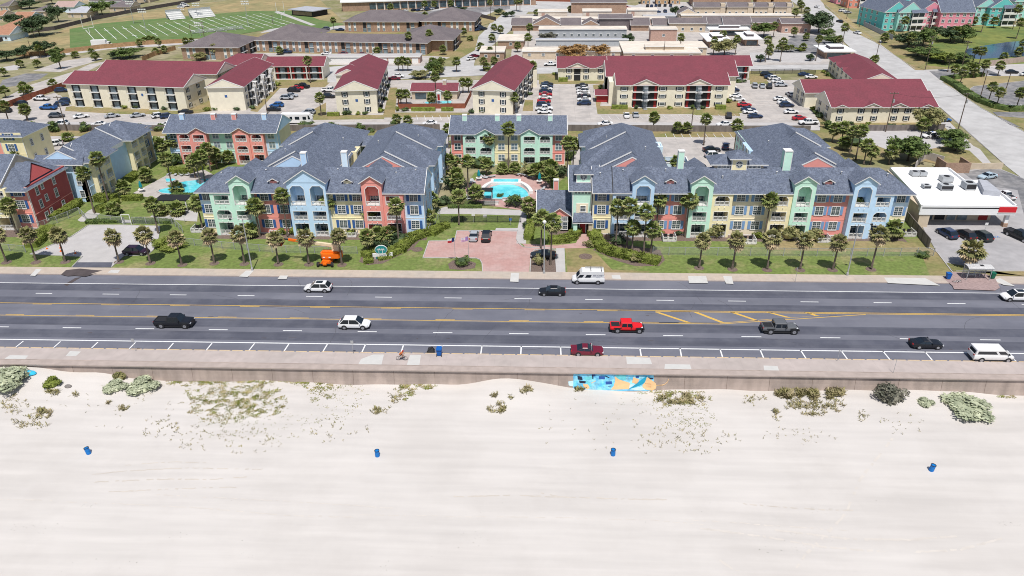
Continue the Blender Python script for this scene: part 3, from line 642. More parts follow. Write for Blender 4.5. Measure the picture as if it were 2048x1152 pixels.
def wing(bld, c, s, y1=183.5, wm=None, apex=None, facade=None, front=149.6, W=8.2, steps=(151.6, 165.2), hips=(160.4, 174.6), ext=9.6):
    "rear wing running away from the road, ridge over x=c, outer side s"
    body(bld, c-W, c+W, front+.4, y1, 9.1, wm)
    I = Matrix.Identity(4); fr = front
    hiproof(bld, I, c-W, c+W, fr, y1, 9.25, .52, M_ROOF, i0=0, i1=1, axis='v', wallm=apex)
    # raised outer slopes with white barge boards
    for k, (ya, yb, dz) in enumerate(((steps[0], steps[1], .42), (steps[1], y1-W-.3, .8))):
        b = MB(); zr = 9.25+W*.52+dz; ze = 9.25-.5*.52+dz; xo = c+s*(W+.52)
        P = [(c-s*1.3, zr-dz-.69), (c, zr), (xo, ze)]
        for (xa, za), (xb, zb) in zip(P, P[1:]):
            e = dz+.12 if k else 0; q = [(xa, ya, za), (xb, ya, zb), (xb, yb, zb-e), (xa, yb, za-e)]
            b.add(q, [(0, 1, 2, 3) if s > 0 else (3, 2, 1, 0)], M_ROOF)
        b.add([(c-s*1.3, ya-.05, zr-dz-.69), (c, ya-.05, zr), (xo, ya-.05, ze), (xo, ya-.05, ze-.9), (c, ya-.05, zr-.9)], [(0, 1, 2, 3, 4)], M_ROOF)
        b.add([(c, ya-.12, zr+.03), (xo, ya-.12, ze+.03), (xo, ya-.12, ze-.25), (c, ya-.12, zr-.25), (c, ya, zr+.03), (xo, ya, ze+.03), (xo, ya, ze-.25), (c, ya, zr-.25)],
              [(0, 1, 2, 3), (0, 4, 5, 1), (3, 2, 6, 7)], M_TRIM)
        b.add([(xo, ya, ze), (xo, yb, ze-(dz if k else 0)), (xo, yb, ze-1), (xo, ya, ze-1)], [(0, 1, 2, 3)], M_TRIM)
        bput('upper_roof', b.mesh('upper_roof'), bld)
    # cross hips over the balcony bays
    for yc in hips:
        xa, xb = (c+1.5, c+ext) if s > 0 else (c-ext, c-1.5)
        hiproof(bld, I, xa, xb, yc-4.6, yc+4.6, 9.75, .60, M_ROOF, i0=0 if s > 0 else 1, i1=1 if s > 0 else 0, axis='u', name='hip_roof')
def sideT(x, y, s):
    "facade frame for a wall facing +x (s=1) or -x (s=-1); u runs along y"
    if s > 0: return Matrix.Translation((x, y, 0)) @ Matrix.Rotation(math.pi/2, 4, 'Z')
    return Matrix.Translation((x, y, 0)) @ Matrix.Rotation(-math.pi/2, 4, 'Z')
VENT = MB(); VENT.cyl((0, 0, -.3), (0, 0, .35), .09, .09, M_METAL, 6); VENT.box(-.14, .14, -.14, .14, .35, .42, M_TRIM); VENT = VENT.mesh('roof_vent')
def vents(bld, L):
    for x, y, z in L: put('roof_vent', VENT, bld, loc=(x-bld.location.x, y-bld.location.y, z-bld.location.z))
# ---------------------------------------------------------------- front left apartments
def apt(name, x, y, label): return empty('apartment_building', label, 'apartment building', None, (x, y, 0))
B = apt('', -47, 139.3, 'pastel apartment building with wide pale blue double gable behind the orange boom lift')
T = frame(0, 139.3)
def fr(bld, T, x0, x1): body(bld, x0, x1, 1.7, 11.2, 9.1, M_BEIGE, T)
fr(B, T, -70.4, -24.6)
wall_bay(B, T, -70.5, -67.8, M_YEL, [-69.0], mats=[(0, 6.2, M_YEL), (6.2, 9.25, M_PALE)])
balcony_bay(B, T, -67.8, -63.35, -66.95, -64.0, M_MINT, arch=(1,))
gable_bay(B, T, -63.35, -59.15, [(-62.65, -59.85)], M_MINT)
wall_bay(B, T, -59.15, -51.6, M_CORAL, [-57.0, -53.3])
dormer(B, T, -54.9, M_CORAL)
gable_bay(B, T, -51.6, -43.8, [(-51.0, -48.2), (-46.95, -44.3)], M_BLUE)
wall_bay(B, T, -43.8, -36.6, M_YEL, [-41.4, -38.1]); dormer(B, T, -39.8, M_YEL)
gable_bay(B, T, -36.6, -32.5, [(-35.85, -33.15)], M_CORAL); balcony_bay(B, T, -32.5, -28.45, -31.9, -29.2, M_CORAL, arch=(1,))
wall_bay(B, T, -28.45, -24.5, M_BLUE, [-26.5], mats=[(0, 9.25, M_BLUE)])
mainroof(B, T, -70.5, -24.5, -1.35, 10.1, 9.45, .62, [(-63.3, -59.2), (-51.55, -43.85), (-36.55, -32.55)], 1, 0, wallm=M_BLUE)
wing(B, -53.5, -1, wm=M_BEIGE, apex=M_BLUE); wing(B, -34.3, 1, wm=M_BLUE, apex=M_CORAL)
TS = sideT(-26.0, 155.5, 1)
for u in (0.6, 15): balcony_bay(B, TS, u, u+4.3, u+.7, u+3.7, M_BLUE); balcony_bay(B, TS, u+4.3, u+8.6, u+4.9, u+7.9, M_BLUE)
TS = sideT(-45.2, 155.5, 1); wall_bay(B, TS, 0, 10, M_BEIGE, [2, 5, 8], style='dm'); balcony_bay(B, TS, 10, 14.3, 10.6, 13.6, M_YEL)
body(B, -46.3, -42, 176, 181, 6, M_MINT); hiproof(B, frame(0, 0), -46.5, -41.5, 174.5, 182, 8.3, .3, M_ROOF, 0, 0)
vents(B, [(-66.2, 142.2, 11.9), (-57.1, 142.8, 12.3), (-42.3, 143.1, 12.4), (-30.2, 142.4, 12.0), (-26.3, 143, 12.4), (-38, 163, 12.4), (-30, 170, 11.6), (-58, 158, 11.9), (-48, 170, 11)]); chimney(B, -49.4, 144.5, 11, 15.9, M_BLUE); chimney(B, -40.9, 144.3, 11, 16.2, M_PALE)
T1 = sideT(-24.55, 139.3, 1); wall_bay(B, T1, .5, 11, M_BLUE, [3, 8], w=1.0, style='xm')
# ---------------------------------------------------------------- front right apartments
B = apt('', 45, 140.1, 'long pastel apartment building with yellow roof lantern beside the white roofed store')
T = frame(0, 140.1)
body(B, 9.7, 71.5, 1.7, 11.2, 9.1, M_BEIGE, T)
wall_bay(B, T, 9.6, 13.5, M_YEL, [11.4])
balcony_bay(B, T, 13.5, 17.2, 14.1, 16.7, M_BLUE); gable_bay(B, T, 17.2, 21.5, [(18.0, 20.75)], M_BLUE)
wall_bay(B, T, 21.5, 28.65, M_CORAL, [23.3, 26.6], style='dmc'); dormer(B, T, 24.8, M_CORAL)
gable_bay(B, T, 28.65, 32.95, [(29.45, 32.1)], M_MINT)
balcony_bay(B, T, 32.95, 37.0, 33.65, 36.4, M_YEL, arch=(2,))
wall_bay(B, T, 37.0, 44.5, M_BEIGE, [38.9, 42.4], style='dmc')
balcony_bay(B, T, 44.5, 48.6, 45.1, 47.8, M_YEL, arch=(2,)); gable_bay(B, T, 48.6, 52.75, [(49.4, 51.95)], M_MINT)
wall_bay(B, T, 52.75, 60.05, M_CORAL, [54.6, 57.8], style='dmc'); dormer(B, T, 55.7, M_CORAL)
gable_bay(B, T, 60.05, 64.25, [(60.85, 63.45)], M_BLUE); balcony_bay(B, T, 64.25, 68.1, 64.9, 67.4, M_BLUE, arch=(1,))
wall_bay(B, T, 68.1, 71.7, M_YEL, [70.0], mats=[(0, 6.2, M_YEL), (6.2, 9.25, M_PALE)], style='dmc')
mainroof(B, T, 9.8, 71.7, -1.35, 10.1, 9.45, .62, [(17.25, 21.45), (28.7, 32.9), (48.65, 52.7), (60.1, 64.2)], 0, 1, wallm=M_YEL)
wing(B, 18.0, -1, wm=M_BLUE, apex=M_CORAL); wing(B, 55.8, 1, wm=M_GREEN, apex=M_CORAL)
TS = sideT(9.7, 179.4, -1)
for u in (0.3, 14.6): balcony_bay(B, TS, u, u+4.3, u+.7, u+3.7, M_PALE, arch=(2,)); balcony_bay(B, TS, u+4.3, u+8.6, u+4.9, u+7.9, M_PALE)
TS = sideT(47.5, 183, -1); wall_bay(B, TS, 0, 9, M_MINT, [2, 5], style='dm'); wall_bay(B, TS, 9.2, 16, M_BLUE, [11, 14], style='dm', v=-.8)
TS = sideT(26.3, 166, 1); balcony_bay(B, TS, 4, 8, 4.6, 7.4, M_PALE)
def rstep(bld, T, x, y0, y1, z0, m):
    b = MB(T); b.add([(x-.07, y0, z0+.02), (x+.07, y0, z0+.02), (x+.07, y1, z0+(y1-y0)*m+.02), (x-.07, y1, z0+(y1-y0)*m+.02), (x-.07, y0, z0+.2), (x+.07, y0, z0+.2), (x+.07, y1, z0+(y1-y0)*m+.2), (x-.07, y1, z0+(y1-y0)*m+.2)], [(0, 3, 2, 1), (4, 5, 6, 7), (0, 1, 5, 4), (1, 2, 6, 5), (3, 0, 4, 7), (2, 3, 7, 6)], M_BLACK); bput('roof_step', b.mesh('roof_step'), bld)
rstep(B, T, 13.4, -1.3, 4.3, 9.45, .62)
chimney(B, 27.1, 144.6, 11, 16.4, M_MINT); chimney(B, 48.0, 144.6, 11, 16.6, M_MINT, 1.5, 1.7)
vents(B, [(11, 142.6, 12), (15.6, 143.4, 12.4), (24.1, 143.5, 12.5), (35.2, 142, 11.6), (46, 143, 12.2), (58.6, 143, 12.3), (67.5, 142.6, 12), (22, 160, 12), (14, 168, 12), (60, 160, 12), (51, 168, 11)])
# roof lantern with round window
b = MB(); b.box(33.9, 43.6, 144.3, 149.2, 12.4, 13.75, M_TAN); b.box(33.8, 43.7, 144.2, 144.45, 12.3, 12.62, M_TRIM); b.box(37.2, 40.1, 143.8, 147.6, 12.2, 15.15, M_YEL)
for x in (37.2, 40.1): b.box(x-.08, x+.08, 143.75, 144, 12.2, 15.1, M_TRIM)
bput('lantern', b.mesh('lantern'), B)
hiproof(B, frame(0, 0), 33.4, 44.1, 144.2, 149.4, 13.85, .45, M_ROOF, 1, 1, name='lantern_roof', ov=.35)
hiproof(B, frame(0, 0), 37.0, 40.3, 143.7, 147.5, 15.3, .62, M_ROOF, 1, 1, name='lantern_roof', ov=.45)
for x in (34.9, 35.9, 36.6, 41.0, 41.8, 42.7): window(B, frame(0, 144.28), x, 12.95, .5, .5, 'x')
def roundwin(B, x, y, z, r=.62):
    b = MB(); n = 20
    b.xz([(x+(r+.12)*math.cos(2*math.pi*i/n), z+(r+.12)*math.sin(2*math.pi*i/n)) for i in range(n)][::-1], y-.04, y+.05, M_TRIM)
    b.xz([(x+r*math.cos(2*math.pi*i/n), z+r*math.sin(2*math.pi*i/n)) for i in range(n)][::-1], y-.07, y+.05, M_GLASS)
    for a in range(4):
        c, s = math.cos(a*math.pi/4), math.sin(a*math.pi/4)
        b.xz([(x-r*c-.03*s, z-r*s+.03*c), (x-r*c+.03*s, z-r*s-.03*c), (x+r*c+.03*s, z+r*s-.03*c), (x+r*c-.03*s, z+r*s+.03*c)], y-.09, y-.06, M_TRIM)
    bput('round_window', b.mesh('round_window'), B)
roundwin(B, 38.65, 143.8, 13.75)
# ---------------------------------------------------------------- clubhouse
B = empty('clubhouse', 'low pink gabled clubhouse with mint green clock tower and covered entrance', 'clubhouse', None, (4, 141.5, 0))
body(B, .6, 5.5, 141.6, 151, 3.3, M_CORAL); hiproof(B, frame(0, 0), -1.3, 5.6, 143.5, 153.0, 3.6, .62, M_ROOF, 0, 0, axis='u', wallm=M_CORAL)
chevron(B, frame(0, 141.6), 3.0, 2.5, 3.45, .72, -.35, 8, M_ROOF, wallm=M_CORAL, zb=0)
body(B, -1.2, 5.5, 144.0, 153, 3.4, M_TAN)
for x in (1.7, 3.0, 4.2): window(B, frame(0, 141.6), x, .5, .85, 1.5, 'xm', v=-.02); window(B, frame(0, 141.6), x, 2.35, .85, .75, 'xm', v=-.02)
chimney(B, 2.3, 150.0, 2, 8.3, M_CORAL, 1.0, 1.0)
b = MB(); b.box(5.55, 9.4, 140.9, 152, 0, 9.25, M_MINT); b.box(5.5, 5.7, 140.85, 141, 3.1, 9.2, M_TRIM); b.box(9.2, 9.42, 140.85, 141, 3.1, 9.2, M_TRIM)
for i in range(5): b.box(5.95+i*.68, 6.4+i*.68, 140.86, 140.92, 8.55, 9.0, M_GLASS)
b.box(6.3, 8.8, 140.84, 140.93, 4.4, 6.5, M_TRIM); b.box(6.38, 8.72, 140.8, 140.88, 4.4, 6.42, M_BEIGE)
bput('tower', b.mesh('tower'), B); window(B, frame(0, 140.8), 7.7, 4.75, 1.0, 1.15, 'xm')
hiproof(B, frame(0, 0), 5.2, 10.5, 141.0, 151.5, 9.5, .62, M_ROOF, 0, 0, axis='u', wallm=M_MINT)
b = MB(); b.box(6.3, 9.1, 142.3, 145.1, 9.5, 12.6, M_MINT)
for x in (6.3, 9.1): b.box(x-.08, x+.08, 142.25, 142.4, 9.8, 12.6, M_TRIM)
b.box(6.25, 9.15, 142.2, 142.4, 10.3, 10.5, M_TRIM); bput('cupola', b.mesh('cupola'), B)
hiproof(B, frame(0, 0), 6.2, 9.2, 142.2, 145.2, 12.75, .95, M_ROOF, 1, 1, name='cupola_roof', ov=.45); roundwin(B, 7.7, 142.3, 11.6)
hiproof(B, frame(0, 0), 5.9, 9.5, 139.2, 141.2, 3.1, .5, M_ROOF, 0, 0, name='porch_roof', ov=.25)
b = MB(); b.add([(5.6, 138.9, 3.15), (9.75, 138.9, 3.15), (9.3, 141.0, 4.5), (5.9, 141.0, 4.5)], [(0, 1, 2, 3)], M_ROOF); bput('porch_roof', b.mesh('porch_roof'), B)
b = MB(); b.box(5.8, 6.6, 139.2, 140.9, 0, 3, M_MINT); b.box(8.9, 9.6, 139.2, 140.9, 0, 3, M_TAN); b.box(6.6, 8.9, 140.8, 140.88, 0, 2.9, M_DARK)
b.box(7.2, 8.3, 140.74, 140.84, 0, 2.3, M_DOORR); b.box(7.0, 7.15, 140.72, 140.84, 0, 2.4, M_TRIM); b.box(8.35, 8.5, 140.72, 140.84, 0, 2.4, M_TRIM)
bput('porch', b.mesh('porch'), B)
# ---------------------------------------------------------------- middle rear apartments
def rearblock(x0, y, ms, label, chm):
    B = apt('', x0+15, y, label); T = frame(x0, y); a, g, cm = ms
    body(B, .2, 29.0, 1.7, 11, 8.9, M_BEIGE, T)
    wall_bay(B, T, 0, 3.2, a[0], [1.7], style='d')
    balcony_bay(B, T, 3.2, 6.8, 3.8, 6.3, g, arch=(2,)); 
    for q, (u0, u1) in enumerate(((6.8, 11.1), (17.9, 22.2))):
        balcony_bay(B, T, u0, u1, u0+.8, u1-.75, g, zt=9.45, arch=(1,), face=PF-.3)
        b = MB(T); b.box(u0, u1, 1.2, 3, 8, 9.15, g); bput('gable_side', b.mesh('gable_side'), B)
        chevron(B, T, (u0+u1)/2, (u1-u0)/2, 9.75, .62, PF-.65, 5.5, M_ROOF, wallm=g, name='gable_roof')
    wall_bay(B, T, 11.1, 17.9, cm, [12.9, 16.2], style='dl')
    balcony_bay(B, T, 22.2, 25.9, 22.8, 25.3, g, arch=(2,)); wall_bay(B, T, 25.9, 29.2, a[1], [27.5], style='dl')
    hiproof(B, T, 0, 29.2, -1.0, 11.0, 9.6, .56, M_ROOF, 0, 0, wallm=a[0], ov=.4)
    for i, (u, mm) in enumerate(zip((3.4, 11.8, 17.3, 25.3), chm)): chimney(B, x0+u, y+3.6, 9, 13.6, mm)
    B.scale = (1, 1, .9); return B
rearblock(-24.2, 184.0, ((M_CORAL, M_CORAL), M_MINT, M_YEL), 'apartment building with four mint green chimneys behind the oval central pool', [M_MINT]*4)
rearblock(-98.6, 184.9, ((M_BLUE, M_BLUE), M_CORAL, M_MINT), 'coral and mint apartment building with blue and coral chimneys behind the free-form pool', [M_BLUE, M_CORAL, M_CORAL, M_BLUE])
# ---------------------------------------------------------------- left blue, yellow and green apartments
B = apt('', -106.5, 156, 'apartment building with blue front gable and yellow balcony bays left of the free-form pool')
wing(B, -109.8, 1, wm=M_BLUE, apex=M_BLUE, front=157.5, y1=188, W=5.4, steps=(159.6, 173.2), hips=(161.5, 178.5), ext=7.9)
b = MB(); b.box(-115.2, -104.4, 156.3, 158.2, 0, 9.2, M_BLUE); bput('wall', b.mesh('wall'), B)
b = MB(); b.add([(-115.8, 155.5, 9.25), (-103.9, 155.5, 9.25), (-104.6, 158.1, 10.7), (-115.8, 158.1, 10.7)], [(0, 1, 2, 3)], M_ROOF); b.box(-115.8, -103.9, 155.5, 155.6, 9.0, 9.24, M_TRIM); b.box(-115.8, -103.9, 155.6, 156.4, 9.05, 9.1, M_TRIM); bput('skirt_roof', b.mesh('skirt_roof'), B)
for z in (7.2, 4.3, 1.3): window(B, frame(0, 156.3), -109.3, z, 1, 1.6, 'xm'); window(B, frame(0, 156.3), -106.3, z, .9, 1.5, 'xm')
TS = sideT(-104.3, 156.3, 1)
wall_bay(B, TS, 0, 2, M_BLUE, [], v=.0); balcony_bay(B, TS, 2, 5.6, 2.5, 5.0, M_YEL, arch=(2,)); balcony_bay(B, TS, 5.6, 9, 6.1, 8.5, M_YEL)
wall_bay(B, TS, 9, 18.8, M_GREEN, [12, 16], style='dm', v=.9); balcony_bay(B, TS, 18.8, 22.3, 19.4, 21.8, M_YEL, arch=(2,)); balcony_bay(B, TS, 22.3, 25.6, 22.9, 25.1, M_YEL, arch=(2,)); wall_bay(B, TS, 25.6, 31, M_TAN, [28])
# ---------------------------------------------------------------- far left red apartments
B = apt('', -120, 140.5, 'dark red apartment building with blue shutters beside the driveway with traffic cones')
T = frame(0, 141.0)
body(B, -142, -107.9, 1.75, 14, 8.8, M_BURG, T)
wall_bay(B, T, -111.6, -107.8, M_CORAL, [-109.9], w=1.6); balcony_bay(B, T, -115.8, -111.6, -115.2, -112.2, M_YEL); balcony_bay(B, T, -119.8, -115.8, -119.3, -116.4, M_YEL)
wall_bay(B, T, -128, -119.8, M_MINT, [-125, -122])
hiproof(B, T, -121, -107.8, -.6, 14, 9.0, .6, M_ROOF, 0, 1); hiproof(B, T, -142, -113.2, -.8, 14.4, 9.7, .6, M_ROOF, 0, 0, wallm=M_TAN)
b = MB(); b.add([(-108.2, 142.9, 9.6), (-108.2, 151.2, 9.6), (-109.6, 147.1, 12.4), (-114, 147.1, 12.4)], [(0, 1, 2)], M_BURG); b.add([(-107.9, 142.6, 9.4), (-109.4, 147.1, 12.6), (-114.5, 147.1, 12.6), (-114.5, 142.6, 9.4)], [(0, 1, 2, 3)], M_ROOF)
b.add([(-107.9, 151.5, 9.4), (-109.4, 147.1, 12.6), (-114.5, 147.1, 12.6), (-114.5, 151.5, 9.4)], [(3, 2, 1, 0)], M_ROOF); bput('gablet', b.mesh('gablet'), B)
TS = sideT(-107.78, 141.0, 1); wall_bay(B, TS, .2, 14, M_BURG, [], band=False)
b = MB(TS); b.box(0.1, 14.05, -.06, 0, 2.95, 3.1, M_CORAL); bput('band', b.mesh('band'), B)
for u, z, w, h in [(3.6, .6, .9, 1.7), (5.4, 1.0, .8, 1.5), (9.9, .8, .9, 1.7), (3.0, 3.7, .8, 1.6), (5.2, 4.4, .8, 1.3), (8.7, 4.0, .9, 1.8), (3.0, 6.6, .8, 1.7), (4.9, 7.2, .7, 1.0), (9.0, 6.8, .8, 1.8)]: window(B, TS, u, z, w, h, 'xm')
# ---------------------------------------------------------------- far left yellow apartments
B = apt('', -138, 180, 'yellow apartment building with grey hip roof at the left edge nearest the rear fence')
p0 = G(72, 292); p1 = G(80, 308)
T = frame(-134.5, 180.5)
body(B, -14, 0, .3, 11, 8.4, M_YEL, T); wall_bay(B, T, -6, 0, M_YEL, [-3.5], back=.2); wall_bay(B, T, -12, -6, M_CORAL, [-8.5], back=.2)
hiproof(B, T, -14, .1, -.2, 11, 8.6, .5, M_ROOF, 0, 1)
TS = sideT(-134.45, 180.5, 1)
for u in (3, 7.5):
    for z in (1.2, 5.2): window(B, TS, u, z, .9, 1.6, 'xm')

# ================================================================ background buildings
def hull(bld, T, L, D, h, m): b = MB(T); b.box(0, L, 0, D, 0, h, m); return bput('wall', b.mesh('wall'), bld)
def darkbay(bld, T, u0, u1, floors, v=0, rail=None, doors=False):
    "stack of balconies as a flat panel coloured like their shade, with slabs and railings"
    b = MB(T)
    b.box(u0, u1, v-.03, v+.05, floors[0][0], floors[-1][1], M_DARK)  # flat dark panel on the wall, painted as the balcony shade
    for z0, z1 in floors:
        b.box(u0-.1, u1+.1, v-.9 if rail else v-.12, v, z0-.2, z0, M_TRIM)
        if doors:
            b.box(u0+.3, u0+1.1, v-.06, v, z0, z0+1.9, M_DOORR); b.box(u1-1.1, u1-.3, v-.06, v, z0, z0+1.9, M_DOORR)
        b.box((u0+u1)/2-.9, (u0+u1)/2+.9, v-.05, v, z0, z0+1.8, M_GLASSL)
    bput('shade_panel_with_slabs', b.mesh('shade_panel_with_slabs'), bld)
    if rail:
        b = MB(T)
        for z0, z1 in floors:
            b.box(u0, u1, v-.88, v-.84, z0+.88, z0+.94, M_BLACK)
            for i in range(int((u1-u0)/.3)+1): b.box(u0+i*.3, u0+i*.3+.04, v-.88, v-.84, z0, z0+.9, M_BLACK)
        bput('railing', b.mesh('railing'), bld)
F3 = [(.15, 2.3), (2.75, 4.8), (5.2, 7.2)]; F2 = [(.15, 2.2), (2.5, 4.5)]
W3 = (.7, 3.2, 5.6); W2 = (.75, 3.05)
def gableblock(name, label, T, L, D, h, m, mr=M_RED, wm=M_CREAM, i0=0, i1=0, axis='u', parent=None, ov=.7):
    B = parent or apt(name, T.translation.x, T.translation.y, label)
    hull(B, T, L, D, h+.1, wm); hiproof(B, T, 0, L, 0, D, h+ov*m+.12, m, mr, i0, i1, axis=axis, ov=ov, wallm=wm); return B
def pediment(B, T, u, w, h, wm=M_CREAM, mr=M_RED):
    chevron(B, T, u, w/2, h+.15, .42, -.75, 5, mr, wallm=wm, name='gable_roof', ov=.3)
def gravel(*a): pass
# red roofed complex
T = frame(-160.8, 244.3, -7.6); B = gableblock('', 'three storey cream block under a long red roof beside the rust red fence', T, 43, 13, 7.6, .4)
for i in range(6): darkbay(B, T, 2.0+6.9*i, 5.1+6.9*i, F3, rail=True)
TS = T @ Matrix.Translation((43.02, 0, 0)) @ Matrix.Rotation(math.pi/2, 4, 'Z')
for u in (2.2, 8.5):
    for z in W3: window(B, TS, u, z, .8, 1.25, 'xb')
b = MB(T); b.box(27.3, 28, -.05, .02, 4.3, 5.1, M_SHUT); bput('plaque', b.mesh('plaque'), B)
T = frame(-159.5, 262.8, -5.5); B2 = gableblock('', '', T, 44.5, 13, 7.6, .4, parent=B); darkbay(B, T, 33, 37.5, F3, rail=True)
TS = T @ Matrix.Translation((44.52, 0, 0)) @ Matrix.Rotation(math.pi/2, 4, 'Z')
for u in (2.2, 8.5): window(B, TS, u, 5.6, .8, 1.25, 'xb')
T = frame(-125, 283, -4); gableblock('', '', T, 16, 12, 6, .45, parent=B, i0=1)
T = frame(-110, 238.2, 4); B = gableblock('', 'cream block with open stair galleries left of the court with bright blue cars', T, 11.4, 36, 7.6, .4, axis='v')
TS = T @ Matrix.Translation((11.42, 0, 0)) @ Matrix.Rotation(math.pi/2, 4, 'Z')
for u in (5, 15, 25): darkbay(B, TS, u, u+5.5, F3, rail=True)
for u in (3, 12.7, 22.8, 33):
    for z in W3: window(B, TS, u, z, .7, 1.2, 'xb')
for u in (7, 17, 27):
    b = MB(TS)
    for k in range(3):
        z = .2+2.45*k
        for i in range(7): b.box(u-2+i*.45, u-1.5+i*.45, -2.2, -1.1, z+i*.33, z+i*.33+.08, M_TRIM)
        b.box(u+1, u+2.4, -2.3, -.8, z+2.3, z+2.42, M_TRIM)
    for q in (u-2, u+2.3): b.box(q-.08, q+.08, -2.3, -2.1, 0, 7.6, M_TRIM)
    bput('stair', b.mesh('stair'), B)
b = MB(T); b.box(5.2, 6.0, -.05, .02, 4.3, 5.1, M_SHUT); bput('plaque', b.mesh('plaque'), B)
T = frame(-112, 285.5, 1); B = gableblock('', 'two storey cream block with shaded walkway facing the parking court, behind the blue car', T, 26.5, 10, 4.8, .45, ov=.9)
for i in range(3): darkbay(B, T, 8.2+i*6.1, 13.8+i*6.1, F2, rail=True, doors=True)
b = MB(T)
for i in range(4): b.box(8+i*6.15, 8.25+i*6.15, -1.0, -.7, 0, 4.8, M_TRIM)
bput('column', b.mesh('column'), B)
T = frame(-66.9, 233.9, 6.5); B = gableblock('', 'cream gable ended block with red roof left of the small red roofed pool house', T, 12.9, 44, 7.5, .42, axis='v')
for u in (2.9, 9.8):
    for z in W3: window(B, T, u, z, .85, 1.35, 'xb')
b = MB(T); b.box(6.1, 6.9, -.05, .02, 3.9, 4.7, M_SHUT); bput('plaque', b.mesh('plaque'), B)
TS = T @ Matrix.Translation((12.92, 0, 0)) @ Matrix.Rotation(math.pi/2, 4, 'Z')
for u in (3, 12, 21, 30): darkbay(B, TS, u, u+5, F3, rail=True)
T2 = T @ Matrix.Translation((-3.0, 24, 0)); hull(B, T2, 6, 8, 7.6, M_CREAM); hiproof(B, T2, 0, 8, 0, 8, 7.8, .42, M_RED, 0, 0, axis='v', wallm=M_CREAM)
T = frame(-23.3, 235.4, -8); B = gableblock('', 'cream gable ended block with red roof right of the small red roofed pool house', T, 12.9, 42, 7.5, .42, axis='v')
for u in (2.9, 9.8):
    for z in W3: window(B, T, u, z, .85, 1.35, 'xb')
b = MB(T); b.box(6.1, 6.9, -.05, .02, 3.9, 4.7, M_SHUT); bput('plaque', b.mesh('plaque'), B)
TS = T @ Matrix.Translation((12.92, 0, 0)) @ Matrix.Rotation(math.pi/2, 4, 'Z')
for u in (3, 12, 21, 30): darkbay(B, TS, u, u+5, F3, rail=True)
hull(B, frame(-4.9, 271.5), 1.5, 5, 6, M_CREAM)
B = empty('pool_house', 'small red roofed pool house between two gabled cream blocks', 'pool house', None, (-38, 254, 0))
T = frame(-46.0, 253.2); hull(B, T, 15.6, 8, 3.0, M_TAN); hiproof(B, T, 0, 15.6, 0, 8, 3.2, .42, M_RED, 0, 0, wallm=M_CREAM)
pediment(B, T, 9.3, 3.4, 2.9); b = MB(T); b.box(1.2, 5, -.05, .02, .2, 2.3, M_GLASS); b.box(8.4, 10.2, -1.2, 0, 0, 2.6, M_TRIM); b.box(9, 9.8, -1.25, -1.15, 0, 2.1, M_DOORR); bput('porch', b.mesh('porch'), B); chimney(B, -34.9, 256.5, 3, 6.0, M_TAN)
T = frame(23, 242.6); B = gableblock('', 'cream three storey block with two pediments over open stairs, behind two parked white cars', T, 35.2, 11.5, 7.2, .4)
for c in (9.0, 26.0):
    darkbay(B, T, c-4.0, c+4.0, F3, rail=True, doors=True); pediment(B, T, c, 9.5, 7.1)
    b = MB(T)
    for k in range(3):
        for i in range(7): b.box(c-.6, c+.6, -1.3-.35*i, -.9-.35*i, .1+k*2.5+(6-i)*.35, .18+k*2.5+(6-i)*.35, M_GREYW)
        b.box(c-1.2, c+1.2, -1.4, -.9, 2.4+2.5*k if k < 2 else 5.1, 2.52+2.5*k if k < 2 else 5.2, M_TRIM)
    bput('stair', b.mesh('stair'), B)
for u in (2.2, 14.6, 19.9, 32.6):
    for z in W3: window(B, T, u, z, 1.45, .95, 'xb')
hull(B, frame(20.7, 247), 5, 20, 7.2, M_CREAM)
T = frame(20.7, 255.5); gableblock('', '', T, 43, 16, 7.2, .42, parent=B)
TS = frame(20.68, 272).__matmul__(Matrix.Rotation(-math.pi/2, 4, 'Z'))
for z in (3.2, 5.6): window(B, TS, 6.5, z, .8, 1.3, 'xb')
b = MB(); b.box(16.9, 21, 249.6, 252.2, 0, 2.6, M_DOORR); bput('entry', b.mesh('entry'), B); hiproof(B, frame(0, 0), 16.6, 21, 249.4, 254, 2.7, .5, M_RED, 0, 0)
T = frame(4.4, 282); B2 = gableblock('', 'two storey cream wing with open entrance gable behind the rows of parked cars', T, 17.5, 12, 4.7, .45)
b = MB(T); b.box(5.9, 8.3, -.05, .02, .1, 4.5, M_DARK); b.box(6, 8.2, -.1, 0, 2.2, 2.4, M_TRIM); bput('entry', b.mesh('entry'), B2)  # dark panel stands in for shade inside the open entrance
pediment(B2, T, 7.1, 9.5, 4.6); pediment(B2, T, 16.5, 5.6, 4.6)
for u in (4.0, 10.4, 15.7):
    for z in W2: window(B2, T, u, z, .95, 1.25, 'xb')
T = frame(21.9, 284.5); B3 = gableblock('', 'two storey cream wing with shaded gallery at the right end of the long red roofs', T, 53.5, 11, 4.8, .42, ov=.9)
for i in range(2): darkbay(B3, T, 41.5+i*5.9, 46.9+i*5.9, F2, rail=True, doors=True)
b = MB(T); b.box(47.1, 47.3, -1, -.75, 0, 4.8, M_TRIM); b.box(53, 53.2, -1, -.75, 0, 4.8, M_TRIM)
for i in range(9): b.box(48+i*.4, 48.5+i*.4, -2.2, -1.1, .2+i*.27, .3+i*.27, M_BLACK)
bput('stair', b.mesh('stair'), B3)
T = frame(85.4, 224.2, .8); B = gableblock('', 'two storey cream block with black shutters and small front gables, nearest the avenue corner', T, 30.2, 13.5, 4.75, .42)
for u in (2.5, 11.6, 19.4, 27.6): pediment(B, T, u, 4.0 if u in (2.5, 27.6) else 6.0, 4.7)
for u in (2.5, 8.6, 12.7, 18.6, 22.3, 28.0):
    for z in W2: window(B, T, u, z, .9, 1.2, 'xb')
